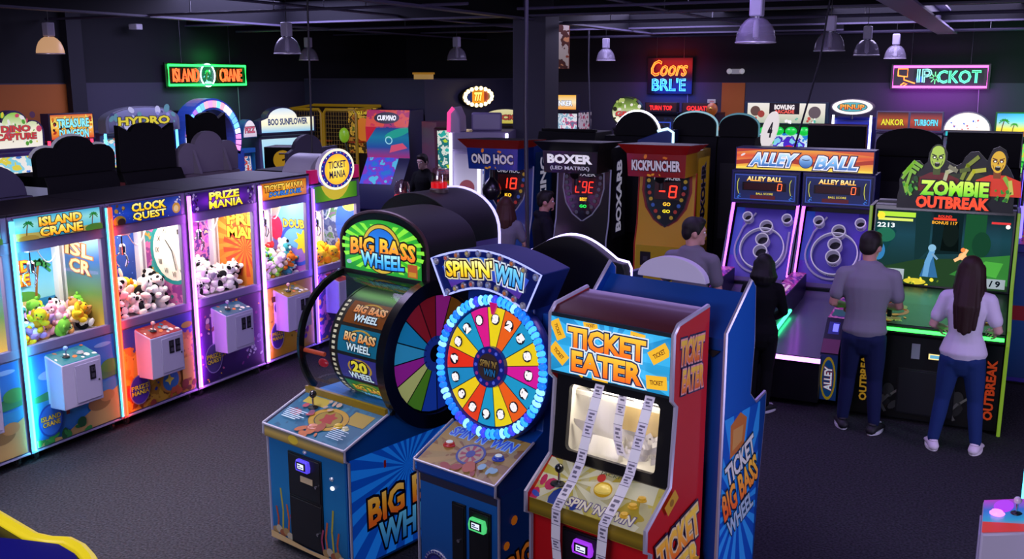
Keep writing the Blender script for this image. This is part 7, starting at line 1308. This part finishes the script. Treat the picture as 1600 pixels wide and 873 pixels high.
m = M(); m.prism([(-.3, 2.26), (.02, 2.38), (.18, 2.4), (.18, 2.2), (-.3, 2.16)], 'y', -.1, .2, P('1c2f6a', .4)); m.box(-.2, .2, .0, .2, 0, 2.24, BLACK); m.build('hood', t, .01); m = M(); m.tube([(-.02, -.1, 2.385), (.12, -.1, 2.42), (.2, -.1, 2.37), (.2, -.1, 2.2)], .018, P('c8f0ff', .4, 0, 1.5), 6); m.build('light_edging', t)
# right edge
t = cab('purple and blue machine cut off by the right edge, beside the shooting game', .62, 11.0, 0, .9, .8, 2.2, '3a2a8a', screen=(1.5, 2.1, scr(('8a6ad8', 'e8a04a', 'c83a4a', 'd8d0f0'), 6, .6, 4)), sign=(2.2, 2.6, sgnf(('3a2ac8', '4a4af0'), ['SHOT'], 'e8e84a', .7)), tubes=('6a5aff', 3), side=G(('1a2a8a', '4a3ac8', '8a4ac8'), .2), panel=lambda a: (a.bg(G(('14306a', '1a4a9a', '2a3a8a'), .15)), a.rect(0, .6, a.w, .75, P('8a1a2a', .4, 0, .2))))
# ================================================================ neon signs
def neon(label, loc, rot, w, h, border, parts, board='0c0c14'):
    t = thing('neon_sign', label, 'neon sign', loc, rot); m = M(); m.box(-w/2, w/2, -.02, .02, -h/2, h/2, P(board, .3)); bd = m.build('backing_board', t, .004)
    if border: m = M(); x, z = w/2 - .05, h/2 - .05; m.tube([(-x, -.05, -z), (x, -.05, -z), (x, -.05, z), (-x, -.05, z)], .022, T(*border), 8, True); m.build('border_tube', t)
    parts(t); 
    for x in (-w*.3, w*.3): m = M(); m.tube([(x, 0, h/2), (x, 0, 4.6 - loc[2])], .006, STEEL, 5); m.build('hanging_wire', t)
    m = M(); m.tube([(w*.4, .02, -h/2), (w*.41, .03, -h/2 - .5), (w*.40, .03, -h/2 - 1.1)], .008, P('8a8698', .5), 5); m.build('power_cord', t)
    return t
def ntext(t, txt, x, z, w, h, col, e, shear=0., glow=None, name='neon_letters'):
    m = M(); a = Art(m, (x - w/2, -.045, z - h/2), (1, 0, 0), (0, 0, 1), (w, h)); a.clip = False
    vs, fs = glyphs(txt, .0, shear); x0, x1 = min(p[0] for p in vs), max(p[0] for p in vs); y0, y1 = min(p[1] for p in vs), max(p[1] for p in vs)
    if glow: a.text(txt, w/2, h/2, w, h, P(glow, .4, 0, .5), None, bold=.035, shear=shear)
    # hollow tube letters: boundary edges of each glyph
    cnt = {}
    for f in fs:
        for i in range(len(f)): e_ = tuple(sorted((f[i], f[(i+1) % len(f)]))); cnt[e_] = cnt.get(e_, 0) + 1
    nb = {}
    for (i, j), c in cnt.items():
        if c == 1: nb.setdefault(i, []).append(j); nb.setdefault(j, []).append(i)
    seen = set(); q = lambda i: a.f((vs[i][0]-x0)/(x1-x0)*w, (vs[i][1]-y0)/(y1-y0)*h, .012)
    for s in nb:
        if s in seen: continue
        loop = [s]; seen.add(s); cur = s
        while True:
            nx = [k for k in nb[cur] if k not in seen]
            if not nx: break
            cur = nx[0]; seen.add(cur); loop.append(cur)
        if len(loop) > 2: m.tube([q(i) for i in loop], .011, T(col, e), 5, True)
    return m.build(name, t)
def p_isl(t):
    ntext(t, 'ISLAND', -.60, 0, .66, .24, 'ff5a2a', 2.6, glow='5a1a0a'); ntext(t, 'CRANE', .60, 0, .62, .24, 'ff5a2a', 2.6, glow='5a1a0a'); m = M(); m.tube([(-.03 + .19*cos(2*pi*k/28), -.05, .21*sin(2*pi*k/28)) for k in range(28)], .013, T('c8f0ff', 5), 6, True); m.build('ring_tube', t)
    m = M(); a = Art(m, (-.22, -.03, -.2), (1, 0, 0), (0, 0, 1), (.4, .4)); a.clip = False; a.disc(.19, .2, .18, P('0a2a4a', .4, 0, .3)); palm(a, .17, .1, .22, '8a6a2a', '3ac86a', .9); a.disc(.2, .06, .1, P('d8f0f0', .4, 0, .8), .03); a.blobs(7, 3, [P('8ac8f8', .4, 0, .9), P('d8e8f8', .4, 0, .9)], .01, .025, (.06, .1, .32, .3)); m.build('picture', t)
neon('green framed palm beach neon sign with orange letters on the left wall', (-13.9, 14.72, 3.13), 90, 2.16, .46, ('2aff5a', 3.5), p_isl, '0a1a10')
area('green_sign_glow', (-13.6, 14.8, 2.8), 1.6, 10, '3aff6a', (0, radians(75), 0), None, .5)
def p_beer(t):
    ntext(t, 'Coors', 0, .17, .84, .34, 'ff8a2a', 2.4, .35, 'a01008'); ntext(t, "BRL'E", 0, -.19, .78, .27, '4ac0ff', 2.4, 0, '0a2ac8')
neon('red over blue lettered neon sign on the dark back wall', (-6.94, 21.9, 3.12), 0, 1.05, .8, None, p_beer, '1a0a14')
area('red_sign_glow', (-6.94, 21.5, 3.35), .9, 9, 'ff2a1a', (radians(90), 0, 0), None, .3); area('blue_sign_glow', (-6.94, 21.5, 2.85), .9, 9, '1a4aff', (radians(90), 0, 0), None, .3)
def p_jack(t):
    ntext(t, 'CKOT', .36, 0, .78, .24, '5affb0', 2., 0, '0a3a24'); ntext(t, 'IP', -.28, .02, .26, .26, '8affe0', 2., 0, '0a3a5a')
    m = M()
    for k in range(8): q = 2*pi*k/8; m.tube([(-.08 + .03*cos(q), -.05, -.02 + .03*sin(q)), (-.08 + .1*cos(q), -.05, -.02 + .12*sin(q))], .008, T('5ad87a', 3), 5)
    m.build('star_tube', t); OR2 = T('ff7a2a', 4); m = M(); m.tube([(-.78, -.05, .02), (-.78, -.05, .16), (-.6, -.05, .16), (-.6, -.05, .0), (-.78, -.05, .02)], .012, OR2, 6); m.tube([(-.66, -.05, .0), (-.66, -.05, -.06), (-.45, -.05, -.13)], .012, OR2, 6); m.tube([(-.72, -.05, -.17), (-.66, -.05, -.12), (-.6, -.05, -.14), (-.66, -.05, -.18)], .012, OR2, 6); m.build('mallet_tube', t)
    m = M(); a = Art(m, (-.5, -.03, -.15), (1, 0, 0), (0, 0, 1), (1., .3)); a.clip = False; a.rect(.02, .0, 1.3, .3, P('0a2a1c', .4, 0, .15)); a.disc(.14, .1, .08, P('2a6ae8', .4, 0, .7), .06); m.build('tinted_panel', t)
neon('pink framed neon sign with green letters on the right of the back wall', (-1.33, 21.9, 3.10), 0, 1.84, .5, ('ff5ad8', 3.6), p_jack, '14081a')
area('pink_sign_glow', (-1.33, 21.5, 2.75), 1.6, 12, 'e04aff', (radians(90), 0, 0), None, .3)
# small fittings
t = thing('emergency_light', 'white twin headed emergency light high on the back wall above the orange strip', 'light', (-5.46, 21.98, 3.22), 0); m = M(); m.box(-.1, .1, -.05, .0, -.06, .05, P('dcd8e4', .4, 0, .15)); m.build('housing', t, .01)
for s_ in (-1, 1): m = M(); m.ball((s_*.14, -.05, .0), (.06, .05, .06), P('e8e4f0', .3, 0, .3), 12, 8); m.build('lamp_head', t)
t = thing('security_camera', 'small white security camera high on the left wall', 'camera', (-13.85, 12.9, 3.95), 90); m = M(); m.box(-.07, .07, -.2, .0, -.05, .05, P('d0ccd8', .4)); m.build('housing', t, .015); m = M(); m.tube([(0, 0, 0), (0, .05, .03)], .03, STEEL, 8); m.build('bracket', t)
m = M(); m.box(-.35, .35, -.01, .01, -.5, .5, P('7a3a20', .5)); a = Art(m, (-.34, -.012, -.49), (1, 0, 0), (0, 0, 1), (.68, .98)); a.bg(N(('a84a2a', 'd8c8b8', '5a2a1a', 'e8a06a'), 3, .15)); m.tube([(-.3, 0, .5), (-.3, 0, .86)], .005, STEEL, 5); m.tube([(.3, 0, .5), (.3, 0, .86)], .005, STEEL, 5); o = m.build('hanging_banner', loc=(-7.9, 17.5, 3.75), rot=(0, 0, radians(20))); tag(o, 'small hanging banner high up just left of the pillar', 'banner')
m = M(); m.box(-.18, .18, -.1, .1, 0, .1, P('e8b86a', .5, 0, .3)); m.box(-.2, .2, -.12, .12, .1, .14, P('d8962a', .5, 0, .3)); o = m.build('storage_box', loc=(-11.1, 18.1, 3.05)); tag(o, 'small yellow box lying on top of the dark partition', 'box')
for pts, r_, lb in (([(-5.2, 10.2, 4.6), (-4.6, 9.75, 2.6), (-4.15, 9.1, 1.3)], .022, 'thick dark power pole coming down in front of the pillar'), ([(-7.6, 9.8, 4.6), (-7.58, 9.75, 3.2), (-7.56, 9.71, 2.05)], .012, 'black power cable dropping to the round yellow sign machine'), ([(-2.0, 12.7, 4.6), (-2.15, 12.8, 3.3), (-2.3, 12.3, 2.27)], .012, 'black power cable dropping to the orange lane sign'),
                     ([(-7.95, 19.5, 4.6), (-7.9, 19.4, 3.3), (-7.75, 19.2, 1.8)], .02, 'thin power cable dropping right of the pillar'), ([(.22, 10.6, 4.6), (.2, 10.5, 3.0), (.18, 10.5, 1.9)], .014, 'black power cable at the right edge of the shooting game')):
    if 'thick' in lb: pts = [(-4.42, 9.2, 4.6), (-4.36, 9.05, 2.8), (-4.26, 8.9, 1.35)]
    m = M(); m.tube(pts, r_, P('1a1826', .5), 8); o = m.build('power_cable', smooth=True); q = Vector(pts[-1]); tag(o, lb, 'cable')
    m = M(); m.lathe([(r_*1.8, 0), (r_*1.8, .05), (r_, .06)], pts[0], BLACK, 10); m.v = [(x, y, z - .06) for x, y, z in m.v]; m.build('ceiling_fitting', o)
# ================================================================ nearest machines, mostly out of the picture
t = thing('arcade_machine', 'machine top with bright yellow curved trim at the lower left corner', 'arcade machine', (-2.62, 1.5, 0), 0)
YP = [(-.6, .425), (-.19, .335), (.2, .25), (.26, .255), (.31, .275), (.38, .262), (.45, .232), (.51, .195), (.56, .13), (.58, .02), (.58, -.3), (-.6, -.3)]
m = M(); m.prism(YP[::-1], 'z', .05, 1.78, P('0b0b14', .4)); m.prism([(.0, .16), (.2, .22), (.31, .245), (.40, .225), (.48, .18), (.54, .1), (.55, -.3), (0, -.3)][::-1], 'z', 1.78, 1.80, P('1a1a9a', .35, 0, .1)); m.build('cabinet', t)
m = M(); m.tube([(x, y, 1.79) for x, y in YP[:-1]], .019, P('f0d81c', .4, 0, .55), 8); m.build('yellow_trim', t)
t = thing('claw_machine', 'white claw machine cut off at the lower right, rainbow topped control box with lit button', 'claw machine', (.30, 5.62, 0), -90)
m = M(); m.box(-.55, .4, .0, .8, .09, .92, P('b5afc9', .4)); m.box(-.55, -.5, 0, .8, .92, 2.0, FRAME); m.box(.34, .4, 0, .8, .92, 2.0, FRAME); m.box(-.55, .4, 0, .8, 1.8, 2.0, FRAME); m.box(-.55, .4, .75, .8, .92, 1.8, FRAME); m.build('cabinet', t, .006)
m = M(); m.tube([(-.53, -.02, .1), (-.53, -.02, 1.95)], .02, T('4fdcff', 5), 8); m.build('tube_light', t)
m = M(); m.prism([(-.004, .40), (-.24, .40), (-.24, .80), (-.004, .86)], 'x', -.12, .34, P('c9c4d8', .4)); cb = m.build('control_box', t, .012)
m = M(); a = Art(m, (-.11, -.236, .8035), (1, 0, 0), (0, .232, .058), (.44, .238)); a.bg(G(('d83ae8', '3a7ae8', '2ab8e8', 'e8402a'), .45, 'x')); a.poly([(.30, 0), (.44, 0), (.44, .24), (.36, .24)], P('e8302a', .4, 0, .5)); a.disc(.1, .1, .09, P('b83af0', .4, 0, .8), .05); m.build('control_top', cb)
m = M(); joystick(m, .1, -.08, .845, 'f0d8ec'); m.build('joystick', cb)
m = M(); pushbutton(m, .1, -.17, .825, 'ff6ae8', .03, 3.); m.build('lit_button', cb)
m = M(); m.box(-.05, .22, -.25, -.24, .46, .74, P('a9a3be', .4)); m.build('coin_door', cb, .003)
for (x, y) in ((-.45, .08), (.3, .08), (-.45, .7), (.3, .7)): m = M(); m.lathe([(.034, -.012), (.034, .012)], (x, y, .034), RUBBER, 14, 'x'); m.box(x-.02, x+.02, y-.02, y+.02, .06, .09, STEEL); m.build('caster', t)
